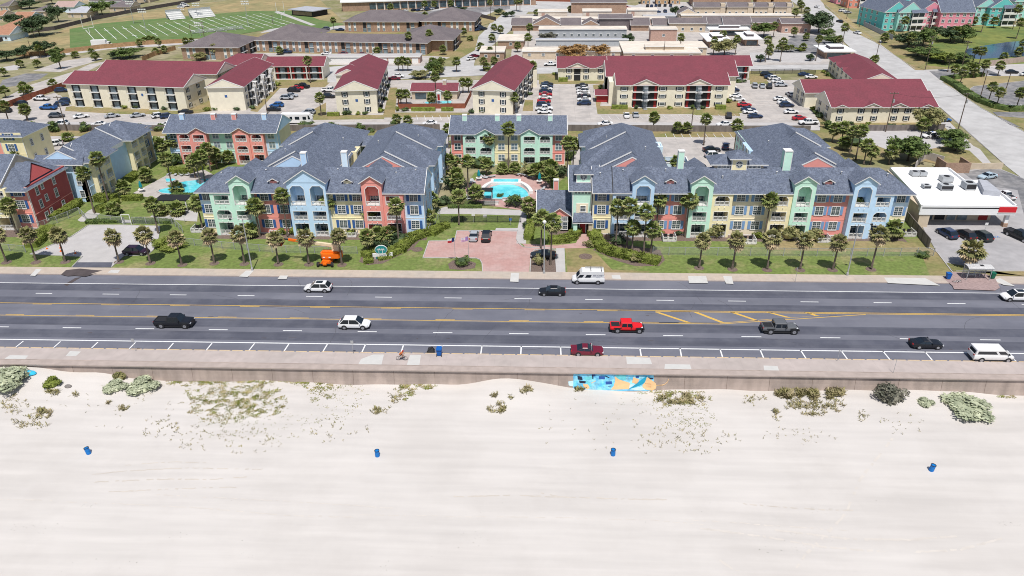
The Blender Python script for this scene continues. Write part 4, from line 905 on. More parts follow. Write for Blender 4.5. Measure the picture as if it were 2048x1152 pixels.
TS = T @ Matrix.Translation((-.02, 13.5, 0)) @ Matrix.Rotation(-math.pi/2, 4, 'Z')
for u in (3, 9.5): window(B, TS, u, 3.0, .8, 1.2, 'xb'); window(B, TS, u, .8, .7, 1.2, 'xb')
T = frame(83.2, 242.6, .8); B = gableblock('', 'two storey cream block with long plain red roof just behind the shuttered block', T, 37.5, 12, 4.75, .42)
darkbay(B, T, 3.8, 8.0, F2, rail=True)
TS = T @ Matrix.Translation((-.02, 12, 0)) @ Matrix.Rotation(-math.pi/2, 4, 'Z')
for u in (4.5, 9): window(B, TS, u, 3.0, 1.0, 1.4, 'xb'); window(B, TS, u, .8, 1.0, 1.4, 'xb')
T = frame(104.8, 257, -6); B = gableblock('', 'two storey cream block whose red roof runs alongside the wide pale avenue', T, 13.5, 42, 4.75, .42, axis='v', i1=1)
TS = T @ Matrix.Translation((-.02, 42, 0)) @ Matrix.Rotation(-math.pi/2, 4, 'Z')
for u in (3, 8, 14, 20, 26, 32): window(B, TS, u, 3.0, .9, 1.2, 'xb'); window(B, TS, u, .8, .9, 1.2, 'xb')
for u in (12, 22): pediment(B, TS, u, 4.5, 4.7)
# brown roofed brick complex
def brickface(B, T, L, n, door=None):
    for i in range(n):
        u = (i+.5)*L/n; k = i % 3
        if k == 1:
            darkbay(B, T, u-1.9, u-.3, [(.1, 4.9)], v=-.02); darkbay(B, T, u+.3, u+2.2, F2, v=-.02)
        else:
            for uu in (u-1.4, u+1.4):
                b = MB(T); b.box(uu-.62, uu+.62, -.07, 0, .5, 4.8, M_TRIM); b.box(uu-.5, uu+.5, -.1, -.05, .7, 2.0, M_GLASSL); b.box(uu-.5, uu+.5, -.1, -.05, 3.1, 4.6, M_GLASSL); bput('window', b.mesh('window'), B)
def brick(label, x, y, rz, L, D, h=5.1, m=.36, i0=1, i1=1, n=6, axis='u', mr=None, wm=None, ov=.8, wings=()):
    T = frame(x, y, rz); B = apt('', x, y, label); hull(B, T, L, D, h+.1, wm or M_BRICK); hiproof(B, T, 0, L, 0, D, h+ov*m+.1, m, mr or M_BROWN, i0, i1, axis=axis, ov=ov); brickface(B, T, L, n); return B, T
B, T = brick('long brown roofed brick apartment block with white window strips, beyond the white garage row', -132, 342.3, -6.3, 80, 12, n=14)
hiproof(B, frame(-52.4, 340.2, -3), -14, 10.5, 0, 26, 5.6, .36, M_BROWN, 1, 1, ov=.8); hull(B, frame(-54, 341.6, -3), 12, 23, 5.1, M_BRICK); hull(B, frame(-66, 343, -3), 12, 22, 5.1, M_BRICK)
TS = frame(-41.9, 341.0, -3) @ Matrix.Rotation(math.pi/2, 4, 'Z'); darkbay(B, TS, 3, 12, F2, rail=True); b = MB(frame(-54, 341.6, -3)); b.box(8.6, 9.7, -.08, 0, .6, 4.8, M_TRIM); bput('window', b.mesh('window'), B)
hiproof(B, frame(-132, 345, -5), 0, 26, -1, 24, 5.6, .38, M_BROWN)
B, T = brick('brown hip roofed brick block left, in front of the football field bleachers', -158, 325, -2, 25, 24, n=3)
TS = T @ Matrix.Translation((25.02, 0, 0)) @ Matrix.Rotation(math.pi/2, 4, 'Z'); darkbay(B, TS, 3, 9, F2, rail=True); darkbay(B, TS, 13, 19, F2, rail=True)
B, T = brick('brown roofed brick block behind the long one, in front of the school parking', -104, 396.5, -3, 38, 22, n=5)
TS = T @ Matrix.Translation((38.02, 0, 0)) @ Matrix.Rotation(math.pi/2, 4, 'Z'); darkbay(B, TS, 3, 16, F2)
B, T = brick('brown roofed brick block with gallery end, nearest the curving back street', -64, 396, -2, 27, 28, n=4)
TS = T @ Matrix.Translation((27.02, 0, 0)) @ Matrix.Rotation(math.pi/2, 4, 'Z'); darkbay(B, TS, 2, 12, F2, rail=True); darkbay(B, TS, 15, 24, F2, rail=True)
# garage rows
def flatb(name, label, cat, T, L, D, h, wm, rm, ov=.3, par=None, t=.35):
    B = par or empty(name, label, cat, None, tuple(T.translation)); b = MB(T); b.box(0, L, 0, D, 0, h, wm); bput('wall', b.mesh('wall'), B)
    b = MB(T); b.box(-ov, L+ov, -ov, D+ov, h, h+t, rm); b.box(-ov, L+ov, -ov-.05, -ov, h-.05, h+t+.02, M_TRIM); bput('roof', b.mesh('roof'), B); return B
for x, y, L, lab in ((-92, 315, 18, 'white flat roofed garage row with white doors left of the round cropped palms'), (-73, 315, 20.3, 'pale brick garage row directly behind the three tall round palms')):
    T = frame(x, y, 0); B = flatb('garage_row', lab, 'garage', T, L, 6, 2.6, M_PBRICK if L > 19 else M_TRIM, M_CONCW)
    for i in range(int(L/3.3)):
        b = MB(T); b.box(.5+i*3.3, 3.1+i*3.3, -.06, 0, 0, 2.1, M_TRIM); bput('garage_door', b.mesh('garage_door'), B)
# flat roofed town houses (pixel positions of base line, left to right, roof colour)
def town(label, px0, px1, py, D, h, wm, rm, n=0, ov=.3, par=None, lab2=None, door=None):
    A = G(px0, py); C = G(px1, py); T = frame(A.x, A.y, math.degrees(math.atan2(C.y-A.y, C.x-A.x))); L = (C-A).length
    B = flatb('town_house', label, 'town house', T, L, D, h, wm, rm, ov, par)
    for i in range(n):
        u = (i+.5)*L/n; window(B, T, u, h*.5, 1.1, .9, 'x')
    return B, T, L
town('town house row with cream flat roof and brick front, behind two orange brown trees', 1045, 1240, 119, 9, 3.2, M_TAN, M_FLAT, 7)
town('narrow grey flat carport roof between two cream town house rows', 1072, 1256, 92, 3.5, 2.6, M_GREYW, M_LROOF)
town('two storey grey green town house row under a cream flat roof', 1078, 1252, 84, 8.5, 5.6, M_GREYW, M_FLAT, 12)
town('brick corner house with cream flat roof beside the curving back street', 960, 1008, 124, 12, 4, M_BRICK, M_FLAT, 2)
town('brick house with pale flat roof behind the corner brick house', 996, 1047, 98, 16, 3.5, M_BRICK, M_FLAT, 1)
town('low sprawling cream flat roof with skylights behind the long red roof', 1247, 1400, 122, 26, 3.2, M_TAN, M_FLAT, 4)
B, T, L = town('pink stuccoed flat roofed house standing on the sprawling cream roofs', 1300, 1352, 86, 7, 6, M_PBRICK, M_FLAT, 1)
town('cream town house wing with grey awnings beside the pole', 1290, 1366, 117, 5, 4.8, M_TAN, M_FLAT, 5)
town('pale flat roof with dark vents right of the cream wing', 1370, 1412, 112, 14, 3.4, M_TAN, M_FLAT, 2)
for i, (a, c, y) in enumerate(((1076, 1134, 45), (1165, 1222, 44), (1255, 1313, 42))):
    town(['leftmost', 'middle', 'rightmost'][i]+' of three two storey town houses with pink panels and cream flat roofs', a, c, y, 9, 5.5, M_FLAT, M_FLAT, 0)[0]
    A = G(a, y); b = MB(frame(A.x, A.y)); L = (G(c, y)-A).length; b.box(L*.12, L*.48, -.12, -.02, 2.4, 4.9, M_PBRICK); b.box(L*.54, L*.92, -.12, -.02, 2.4, 4.9, M_PBRICK)
    bput('panel', b.mesh('panel'), [o for o in bpy.data.objects if o.name.startswith('town_house')][-1])
town('long low cream flat roof in front of the pink panelled town houses', 1040, 1330, 50, 7, 3, M_PBRICK, M_FLAT, 0)
town('low cream roofs behind the dark mansard house', 1056, 1250, 57, 6, 3, M_PBRICK, M_FLAT, 0)
town('grey membrane flat roofed house left of the small gabled house', 1286, 1350, 44, 10, 3, M_GREYW, M_LROOF, 0)
town('long cream roof strip below the beige dormered row', 1362, 1600, 42, 6, 2.8, M_TAN, M_FLAT, 0)
def hipt(label, px0, px1, py, D, h, m, mr, wm, i0=0, i1=0, axis='u', n=0, par=None):
    A = G(px0, py); C = G(px1, py); T = frame(A.x, A.y, math.degrees(math.atan2(C.y-A.y, C.x-A.x))); L = (C-A).length
    B = par or empty('house', label, 'house', None, tuple(T.translation)); hull(B, T, L, D, h, wm)
    hiproof(B, T, 0, L, 0, D, h+.3, m, mr, i0, i1, axis=axis, ov=.6, wallm=wm)
    for i in range(n): window(B, T, (i+.5)*L/n, .8, 1.1, 1.2, 'x')
    return B, T, L
hipt('dark mansard roofed house with two white dormers among cream flat roofs', 1198, 1262, 60, 9, 5.5, .3, M_BROWN, M_BROWN, 0, 0, n=0)
for i, (a, c) in enumerate(((1024, 1062), (1065, 1120), (1122, 1160), (1165, 1197), (1262, 1297))):
    hipt(ordn(i)+' grey brown cottage from left in the row behind the grey green town houses', a, c, 62, 10, 3, .5, M_BROWN, M_BRICK, 0, 0, axis='v' if i % 2 else 'u')[0]['group'] = 'grey brown cottages'
hipt('long house with grey roof and cream wall left of the palm among flat roofs', 1338, 1410, 64, 9, 4.2, .4, M_BROWN, M_TAN, 0, 0, n=4)
hipt('grey roofed low house left of the long beige walled house', 1306, 1337, 62, 9, 3, .5, M_BROWN, M_GREYW)
hipt('grey gabled house behind the right white vented bank roof', 1408, 1448, 62, 11, 3.5, .45, M_BROWN, M_GREYW, n=2)
hipt('grey roofed house with dark roof boxes beside the pink gabled house', 1447, 1500, 64, 12, 3.5, .45, M_BROWN, M_GREYW)
B, T, L = hipt('pink brick gabled house in front of the avenue oak tree', 1500, 1560, 62, 10, 4, .3, M_BROWN, M_PBRICK)
hipt('pink brick wide gabled house right of the other, nearest the big dark tree', 1562, 1620, 66, 10, 4.5, .3, M_BROWN, M_PBRICK, n=3); 
hipt('small gabled house with pale front between flat roofs and the beige row', 1358, 1390, 40, 10, 3.5, .5, M_BROWN, M_TAN, axis='v')
for i, (a, c) in enumerate(((1388, 1450), (1452, 1505), (1507, 1545), (1547, 1582))):
    B, T, L = hipt(ordn(i)+' beige dormered town house from left in the row near the avenue top', a, c, 31, 9, 4.6, .4, M_BROWN, M_TAN, n=4); B['group'] = 'beige dormered row'
    hull(B, T @ Matrix.Translation((L-3, -.4, 0)), 2.5, 4, 6.4, M_TAN)
hipt('large brown hip roofed apartment block at the top, above the pink panelled houses', 1142, 1252, 27, 22, 6, .32, M_BROWN, M_BRICK, 1, 1, n=0)
hipt('wide brown roofed block at the top right of the small lot', 1385, 1500, 14, 20, 6, .32, M_BROWN, M_BRICK, 1, 0, n=6)
for i, (a, c) in enumerate(((1283, 1300), (1312, 1336), (1340, 1360), (1512, 1540), (1546, 1580))):
    hipt(ordn(i)+' tan brick apartment building from the left along the top edge', a, c, 9 if i < 3 else 11, 10, 7, .3, M_BROWN, mat('tan_brick', (.46, .30, .17), .9, .15, 1), n=2)[0]['group'] = 'tan brick buildings at the top edge'
def bank(label, px0, px1, py, D):
    B, T, L = town(label, px0, px1, py, D, 3, M_BRICK, M_WFLAT, 0, ov=1.6)
    b = MB(T); b.box(L*.25, L*.8, D*.3, D*.75, 3.3, 4.4, M_BROWN); b.box(L*.22, L*.83, D*.26, D*.79, 4.4, 4.55, M_WFLAT); bput('roof_box', b.mesh('roof_box'), B)
    b = MB(T); b.box(.5, L-.5, -.05, .01, .3, 2.4, M_GLASS); bput('glazing', b.mesh('glazing'), B)
bank('white flat roofed office with dark roof box, left of the two', 1418, 1455, 96, 18); bank('white flat roofed office with dark roof box beside the lawn, right of the two', 1490, 1515, 92, 16)
bank('long low white roofed office behind the pair of offices', 1422, 1492, 72, 5); bank('white roofed office with dark roof box beside the palms at the avenue', 1650, 1700, 118, 12)
# school, field hut
A = G(683, 24); T = frame(-124.5, 473, 12); B = empty('school', 'long low brick school building with bright white flat roof beyond the football field', 'school', None, (A.x, A.y, 0))
b = MB(T); b.box(0, 120, 0, 60, 0, 5, M_BRICK); bput('wall', b.mesh('wall'), B); b = MB(T); b.box(-1, 121, -1, 61, 5, 5.6, M_WFLAT); bput('roof', b.mesh('roof'), B)
for i in range(24):
    if i < 3: continue
    b = MB(T); b.box(2+i*4.8, 5.8+i*4.8, -.1, .02, .8, 4.2, M_GLASS); b.box(5.9+i*4.8, 6.3+i*4.8, -.2, .02, 0, 5, M_TRIM); bput('window', b.mesh('window'), B)
TS = T @ Matrix.Translation((-.02, 60, 0)) @ Matrix.Rotation(-math.pi/2, 4, 'Z')
for i in range(12): b = MB(TS); b.box(1+i*5, 5.3+i*5, -.1, .02, .5, 4.4, M_BLACK); bput('window', b.mesh('window'), B)
A = G(620, 30); T = frame(A.x, A.y, -12); B = empty('field_house', 'small grey roofed field house beside the football end zone', 'field house', None, tuple(A)); 
T = frame(-151, 458, -28); b = MB(T); b.box(0, 17, 0, 12, 0, 3.2, M_BLACK); b.box(1, 16, -.1, 0, .6, 2.6, M_BRICK); bput('wall', b.mesh('wall'), B); b = MB(T); b.box(-1.5, 18.5, -1.5, 13.5, 3.2, 3.6, M_LROOF); bput('roof', b.mesh('roof'), B)
# suburban houses at the far left
HS = [(5, 45, 66, 14, 'orange_roof', 0), (28, 62, 48, 12, 'orange_roof', 1), (68, 92, 33, 12, 'grey', 0), (112, 150, 24, 12, 'pink', 1), (137, 175, 36, 12, 'mix', 0), (182, 245, 12, 14, 'grey', 1), (220, 262, 24, 12, 'grey', 0), (0, 20, 22, 12, 'grey', 0), (38, 80, 6, 12, 'white', 0), (-14, 8, 42, 10, 'orange_roof', 0), (150, 215, 3, 12, 'grey', 0), (262, 300, 5, 12, 'pink', 0), (-10, 22, 82, 14, 'orange_roof', 1)]
RM = {'orange_roof': mat('orange_shingles', (.38, .20, .13), .9, .12, 1), 'grey': M_BROWN, 'pink': mat('pinkish_shingles', (.42, .30, .27), .9, .1, 1), 'mix': M_LROOF, 'white': M_WFLAT}
HL = ['orange brown roofed bungalow at the left edge beside the dark oak', 'terracotta roofed bungalow with pale blue garage wall above the big oak', 'dark grey roofed bungalow with solar panel above the oak', 'pinkish roofed bungalow left of the long fence', 'orange and pale grey roofed bungalow next to the tall fence corner', 'wide dark grey roofed house at the top above the round tree', 'pale walled grey roofed house behind the round tree', 'grey roofed house at the top left corner', 'white roofed house among trees at the top left', 'pink roofed house cut by the left edge', 'dark roofed house on the top edge above the pinkish bungalow', 'pink roofed house on the top edge left of the dry field', 'terracotta roofed house at the left edge below the oak']
for (a, c, y, D, rm, ax), lb in zip(HS, HL):
    hipt(lb, a, c, y, D, 3.0, .42, RM[rm], M_PALE if ax else M_TAN, 1-ax, 0, axis='u', n=2)
# pink and teal condominiums at the upper right
def condo(label, px, py, L, D, wm, rz=0, h=8.8, balc=True, gab=True):
    A = G(px, py); T = frame(A.x, A.y, rz); B = empty('condominium', label, 'condominium', None, tuple(A)); hull(B, T, L, D, h, wm)
    hiproof(B, T, 0, L, 0, D, h+.3, .75, M_ROOF, 0, 0, axis='v' if gab else 'u', ov=.4, wallm=wm)
    TL = T @ Matrix.Translation((-.02, D, 0)) @ Matrix.Rotation(-math.pi/2, 4, 'Z')
    for z in (1.2, 4.2, 7.0):
        for k in range(max(2, int(L*(.5 if balc else 1)/3.2))): window(B, T, 1.6+k*3.2, z, 1.3, 1.4, 'd')
        for k in range(int(D/5)): window(B, TL, 2.5+k*5, z, 1.3, 1.4, 'd')
    if balc:
        b = MB(T)
        for z in (0, 3, 6): b.box(L*.5, L+1.5, -2.2, 0, z+2.7, z+2.95, M_TRIM); b.box(L*.5, L+1.5, -2.25, -2.15, z+.1, z+.9, M_TRIM); b.box(L*.55, L+1.3, -.06, 0, z+.1, z+2.3, M_GLASS)
        for u in (L*.5, L*.75, L+1.4): b.box(u, u+.2, -2.3, -2.1, 0, 8.9, M_TRIM)
        bput('balcony', b.mesh('balcony'), B); b = MB(T); b.add([(L*.45, -2.6, 8.7), (L+1.9, -2.6, 8.7), (L+1.5, .2, 10.4), (L*.5, .2, 10.4)], [(0, 1, 2, 3)], M_ROOF); bput('balcony_roof', b.mesh('balcony_roof'), B)
    return B, T
condo('pink condominium with peaked gable and white corner balconies beside the pond meadow', 1833, 60, 11, 20, M_CONDOP)
B, T = condo('pink flat fronted condominium wing joined right of the peaked pink gable', 1874, 63, 16, 18, M_CONDOP, balc=False, gab=False)
condo('teal condominium wing with green walls nearest the avenue', 1762, 62, 12, 24, M_TEAL, 8); condo('teal condominium with stepped balconies between the avenue wing and the pink gable', 1790, 63, 12, 22, M_TEAL2, 8)
condo('aqua condominium gable behind the palms right of the pink wing', 1945, 50, 10, 18, M_TEAL2, balc=False); condo('bright turquoise condominium gable with white balconies, on the pond lawn', 1972, 52, 12, 18, M_TEAL, 0)
condo('turquoise condominium at the right edge beyond the pond', 2020, 38, 16, 18, M_TEAL2, 0)
condo('aqua condominium behind the teal wing at the top', 1730, 14, 14, 14, M_TEAL2, 0, gab=False); condo('salmon condominium with white galleries at the top beside the avenue', 1694, 16, 12, 12, M_SALM, 0, gab=False)
condo('white and coral condominium on the top edge next to the avenue', 1672, 8, 12, 12, M_CONDOP, 0, gab=False); condo('teal condominium on the top edge behind the palms', 1800, 22, 18, 14, M_TEAL, 0, gab=False); condo('turquoise condominium on the top edge right of centre', 1905, 12, 22, 14, M_TEAL2, 0, gab=False)
# ---------------------------------------------------------------- convenience store
B = empty('convenience_store', 'white flat roofed store with red sign panel and shaded front arcade', 'store', None, (86, 150, 0))
b = MB(); b.prism([(78.5, 148.5), (93.5, 148.5), (93.5, 161), (92, 161), (92, 169), (79.5, 169)], 0, 4.2, M_TAN)
for x0, x1, m in ((80, 81.5, M_GLASS), (82, 84, M_BLACK), (84.5, 86.2, M_GLASSL), (86.6, 88.6, M_GLASSL), (91, 92.8, M_DOORR)): b.box(x0, x1, 148.35, 148.52, .3, 2.6, m)
b.box(76.9, 79, 144.8, 152, 0, 4.3, M_TAN); bput('wall', b.mesh('wall'), B)
b = MB(); P = [(76.6, 144.6), (95.8, 144.6), (96.6, 150.6), (96.6, 160.2), (92.9, 160.2), (93.4, 168.6), (79.9, 168.6), (78.2, 152)]
b.prism(P, 4.25, 4.5, M_WFLAT); bput('roof', b.mesh('roof'), B)
b = MB()
for (x0, y0), (x1, y1) in zip(P, P[1:]+P[:1]):
    d = Vector((x1-x0, y1-y0, 0)).normalized(); n = Vector((-d.y, d.x, 0))*.3
    b.prism([(x0, y0), (x1, y1), (x1+n.x, y1+n.y), (x0+n.x, y0+n.y)], 2.9 if y0 < 145 and y1 < 145 else 3.6, 4.95, M_WFLAT)
b.prism([(92.6, 152), (95.6, 151), (96.3, 158), (95, 159)], 4.5, 5.6, M_LROOF)
bput('parapet', b.mesh('parapet'), B)
b = MB(); b.box(92.2, 95.7, 144.5, 144.59, 3.55, 4.7, mat('sign_red', (.62, .02, .03), .5, .03, 1)); b.box(92.1, 95.8, 144.48, 144.595, 3.35, 3.5, M_TRIM); bput('sign_panel', b.mesh('sign_panel'), B)
b = MB(); b.box(94.5, 95.2, 145.2, 145.9, .9, 2.9, M_WFLAT); b.box(94.4, 95.3, 145.1, 146, 0, .9, M_BRICK); b.box(77.2, 78, 144.9, 145.6, 0, 2.9, M_TAN); bput('pillar', b.mesh('pillar'), B)
for i, (x, y, w, d, h) in enumerate([(83.6, 164.2, 1.6, 1.8, 1.0), (85.3, 164.2, 1.6, 1.8, 1.0), (88.8, 160.4, 2.4, 2.0, 1.2), (86.3, 155.3, 2.6, 1.9, 1.2), (91.4, 155.8, 2.2, 2.4, 1.5), (82.6, 156, 1.6, 1.4, .8)]):
    u = empty('rooftop_air_conditioner', ['pale grey roof unit, far left one of the touching pair', 'pale grey roof unit, right one of the touching pair', 'boxy grey roof unit behind the tall one', 'wide grey roof unit near the middle of the white roof', 'tall dark grey roof unit nearest the red sign', 'small dark roof unit beside the coiled pipes'][i], 'air conditioner', 'roof units on the white store', (x, y, 4.5))
    b = MB(); b.box(-w/2, w/2, -d/2, d/2, .15, h, M_METAL if i < 3 else M_GREYW); b.box(-w/2+.1, w/2-.1, -d/2-.02, -d/2+.02, .3, h-.15, M_BLACK if i > 2 else M_GREYW); b.build('casing', u)
    b = MB(); b.lathe([(d*.3, h), (d*.3, h+.08), (d*.24, h+.08)], M_BLACK, n=12); b.box(-w/2+.1, -w/2+.25, -d/2, d/2, 0, .15, M_BLACK); b.box(w/2-.25, w/2-.1, -d/2, d/2, 0, .15, M_BLACK); b.build('fan', u)
# bin enclosures
B = empty('bin_enclosure', 'roofless pale blue bin enclosure in the rear parking lot', 'enclosure', None, tuple(G(1335, 298)))
b = MB(); x, y = 27.6, 178; 
for q in ((x, x+8, y, y+.2), (x, x+8, y+5, y+5.2), (x, x+.2, y+.2, y+5), (x+7.8, x+8, y+.2, y+5)): b.box(*q, 0, 2.6, M_PALE)
for q in ((x-.05, x+8.05, y-.05, y+.25), (x-.05, x+8.05, y+4.95, y+5.25), (x-.05, x+.25, y+.2, y+5), (x+7.75, x+8.05, y+.2, y+5)): b.box(*q, 2.6, 2.75, M_TRIM)
b.box(x+.3, x+7.7, y+.3, y+4.9, 1.5, 1.6, M_BLACK); bput('wall', b.mesh('wall'), B)
B = empty('bin_enclosure', 'brown masonry bin enclosure joined to low block wall behind the store', 'enclosure', None, tuple(G(1905, 345)))
c = G(1903, 340); b = MB(); b.box(c.x-3, c.x+3, c.y-2.5, c.y-2.2, 0, 2.6, M_BRICK); b.box(c.x-3, c.x-2.7, c.y-2.2, c.y+2.5, 0, 2.6, M_BRICK); b.box(c.x+2.7, c.x+3, c.y-2.2, c.y+2.5, 0, 2.6, M_BRICK); bput('wall', b.mesh('wall'), B)
def wallrun(name, label, cat, pts, h, m, th=.2, z=0, group=None, post=None, pm=None):
    P = [G(x, y) for x, y in pts]; E = empty(name, label, cat, group, tuple(P[0]))
    for p, q in zip(P, P[1:]):
        d = q-p; L = d.length; T = Matrix.Translation((p.x, p.y, 0)) @ Matrix.Rotation(math.atan2(d.y, d.x), 4, 'Z'); b = MB(T); b.box(0, L, -th/2, th/2, z, h, m); bput('panel', b.mesh('panel'), E)
        if post:
            b = MB(T); k = max(1, round(L/post))
            for i in range(k+1): b.box(L*i/k-.05, L*i/k+.05, -.06, .06, 0, h+.05, pm or m)
            b.box(0, L, -.035, .035, h-.03, h+.03, pm or m); bput('post_and_rail', b.mesh('post_and_rail'), E)
    return E
wallrun('block_wall', 'curved pale block wall behind the white roofed store', 'wall', [(1829, 340), (1838, 325), (1850, 318), (1885, 328)], 2.0, M_CONC); wallrun('block_wall', 'low tan block wall running right from the brown bin enclosure', 'wall', [(1927, 338), (1965, 339), (2003, 338)], 1.6, M_TAN, .3)

# ================================================================ fences
wallrun('wooden_fence', 'long weathered grey board fence behind the pastel apartments, left of centre', 'fence', [(92, 261), (345, 263), (560, 262), (880, 261)], 1.9, M_WOOD, .1)
wallrun('wooden_fence', 'long weathered grey board fence behind the rear parking lot, right of centre', 'fence', [(1136, 262), (1300, 263), (1475, 264), (1620, 264)], 1.9, M_WOOD, .1)
wallrun('wooden_fence', 'short grey board fence in front of the shuttered cream block', 'fence', [(1665, 262), (1790, 262), (1888, 260)], 1.8, M_WOOD, .1)
wallrun('wooden_fence', 'dark brown board fence between the store lot and the right apartments', 'fence', [(1808, 438), (1857, 498)], 2.1, M_WOOD, .12)
wallrun('wooden_fence', 'rust red board fence climbing along the far left parking lot', 'fence', [(-10, 225), (30, 210), (132, 174)], 2.0, M_REDW, .12)
wallrun('wooden_fence', 'orange brown board fence along the dirt road below the football field', 'fence', [(33, 113), (70, 112), (120, 108), (200, 98), (290, 90), (370, 86)], 2.0, M_BRWD, .12)
wallrun('wooden_fence', 'tan board fence beside the hip roofed brick block', 'fence', [(285, 123), (310, 112), (352, 100)], 2.0, M_BRWD, .12)
wallrun('wooden_fence', 'reddish board fence around the small pool behind', 'fence', [(798, 192), (797, 218), (930, 217), (943, 190)], 1.7, M_REDW, .1)
wallrun('wooden_fence', 'pale board fence beyond the pond at the right edge', 'fence', [(1975, 133), (2100, 118)], 2.2, mat('pale_fence_wood', (.42, .33, .28), .9, .15, 1), .12)
wallrun('wooden_fence', 'grey slatted fence along the teal condominium lot', 'fence', [(1727, 52), (1760, 68), (1785, 80)], 2.2, M_LROOF, .12)
wallrun('wooden_fence', 'dark fence line between the bungalows and the dry field', 'fence', [(0, 84), (60, 66), (110, 60), (190, 40), (250, 28), (330, 14), (400, 2)], 2.0, mat('dark_fence_wood', (.10, .085, .085), .9, .2, 1), .12)
wallrun('wooden_fence', 'dark brown fence beside the back street lawn', 'fence', [(915, 36), (953, 33), (992, 42)], 2.0, mat('dark_fence_wood', (.1, .08, .08)), .12)
wallrun('wooden_fence', 'brown fence at the top edge behind the back street', 'fence', [(1055, 2), (1150, 4)], 2.0, M_REDW, .12)
wallrun('chain_link_fence', 'long chain link fence across the left front lawn', 'fence', [(360, 488), (420, 495), (545, 505), (715, 508)], 1.5, M_FENCEM, .012, post=3, pm=M_METAL)
wallrun('chain_link_fence', 'long chain link fence across the right front lawn', 'fence', [(1305, 510), (1500, 512), (1700, 513), (1866, 512)], 1.7, M_FENCEM, .012, post=3, pm=M_METAL)
wallrun('chain_link_fence', 'chain link fence along the left driveway lawn', 'fence', [(-10, 500), (52, 505)], 1.5, M_FENCEM, .012, post=3, pm=M_METAL)
wallrun('chain_link_fence', 'chain link fence between the left driveway and the garden path', 'fence', [(68, 462), (115, 446), (160, 428), (172, 440), (250, 448)], 1.6, M_FENCEM, .012, post=3, pm=M_METAL)
wallrun('chain_link_fence', 'chain link fence in front of the walled garden beds right of the white gate', 'fence', [(267, 448), (345, 448), (366, 466)], 1.6, M_FENCEM, .012, post=2.5, pm=M_METAL)
wallrun('chain_link_fence', 'low chain link fence beside the left building corner near the centre lawn', 'fence', [(858, 468), (880, 432)], 1.6, M_FENCEM, .012, post=2, pm=M_METAL)
wallrun('iron_fence', 'dark iron fence across the central lawn', 'fence', [(880, 445), (1042, 445)], 1.5, M_BLKF, .012, post=2.4, pm=M_BLACK)
wallrun('iron_fence', 'dark iron fence closing the front of the oval pool deck', 'fence', [(925, 412), (990, 412)], 1.5, M_BLKF, .012, post=2.4, pm=M_BLACK)
wallrun('iron_fence', 'dark iron fence right of the oval pool gate', 'fence', [(1012, 412), (1050, 420)], 1.5, M_BLKF, .012, post=2.4, pm=M_BLACK)
wallrun('iron_fence', 'black iron gate fence along the red roofed car park', 'fence', [(1502, 148), (1600, 147), (1630, 150)], 1.8, M_BLKF, .012, post=3, pm=M_BLACK)
b = MB(); c = G(255, 449)
for x in (-.9, .9): b.box(c.x+x-.06, c.x+x+.06, c.y-.06, c.y+.06, 0, 2.3, M_TRIM)
b.box(c.x-.9, c.x+.9, c.y-.05, c.y+.05, 2.2, 2.32, M_TRIM)
for i in range(8): b.box(c.x-.8+i*.21, c.x-.77+i*.21, c.y-.02, c.y+.02, .1, 1.7, M_METAL)
tag(b.build('garden_gate'), 'white framed garden gate at the head of the left driveway', 'gate')
# ================================================================ foliage kit
def palm_crown(seed, n=46, R=1.9, droop=.5, m=M_FROND, up=1.0, frac=1.0, old=M_OLDF):
    r = random.Random(seed); b = MB()
    for i in range(n):
        el = math.radians(78-135*(i/n)**.85*frac)*up+r.uniform(-.12, .12); az = i*2.399+r.uniform(-.25, .25); L = R*r.uniform(.85, 1.1)
        d = Vector((math.cos(az)*math.cos(el), math.sin(az)*math.cos(el), math.sin(el))); s = Vector((-math.sin(az), math.cos(az), 0)); up_ = d.cross(s)*-1
        mm = old if el < -.25 or r.random() < .12 else m
        base = d*.12; tip = d*L*.48-Vector((0, 0, .02)); 
        b.add([base-s*.03, base+s*.03, tip+s*.02, tip-s*.02], [(0, 1, 2, 3)], mm)
        k = 7; P = []
        for j in range(k):
            a = (j-(k-1)/2)/((k-1)/2)*1.15; l = L*.62*(1-.18*abs(a))
            e = tip+d*math.cos(a)*l+s*math.sin(a)*l-Vector((0, 0, droop*l*.45*(1+.4*abs(a))*r.uniform(.7, 1.3))); w_ = .13*L
            t = (d*-math.sin(a)+s*math.cos(a))*w_; mid = tip.lerp(e, .55)+Vector((0, 0, .06*L))
            b.add([tip, mid-t, e, mid+t], [(0, 1, 2), (0, 2, 3)], mm)
    return b.mesh('crown')
def skirt_mesh(seed, n=22, R=1.1):
    r = random.Random(seed); b = MB()
    for i in range(n):
        az = i*2.399; el = math.radians(r.uniform(-75, -25)); L = R*r.uniform(.7, 1.15); d = Vector((math.cos(az)*math.cos(el), math.sin(az)*math.cos(el), math.sin(el))); s = Vector((-math.sin(az), math.cos(az), 0))
        p0 = Vector((0, 0, -.15)); p1 = p0+d*L*.5
        for a in (-.7, -.25, .25, .7):
            e = p1+(d*math.cos(a)+s*math.sin(a))*L*.6-Vector((0, 0, .25)); t = s*.09
            b.add([p0, p1-t, e, p1+t], [(0, 1, 2), (0, 2, 3)], M_DEAD)
    return b.mesh('dead_fronds')
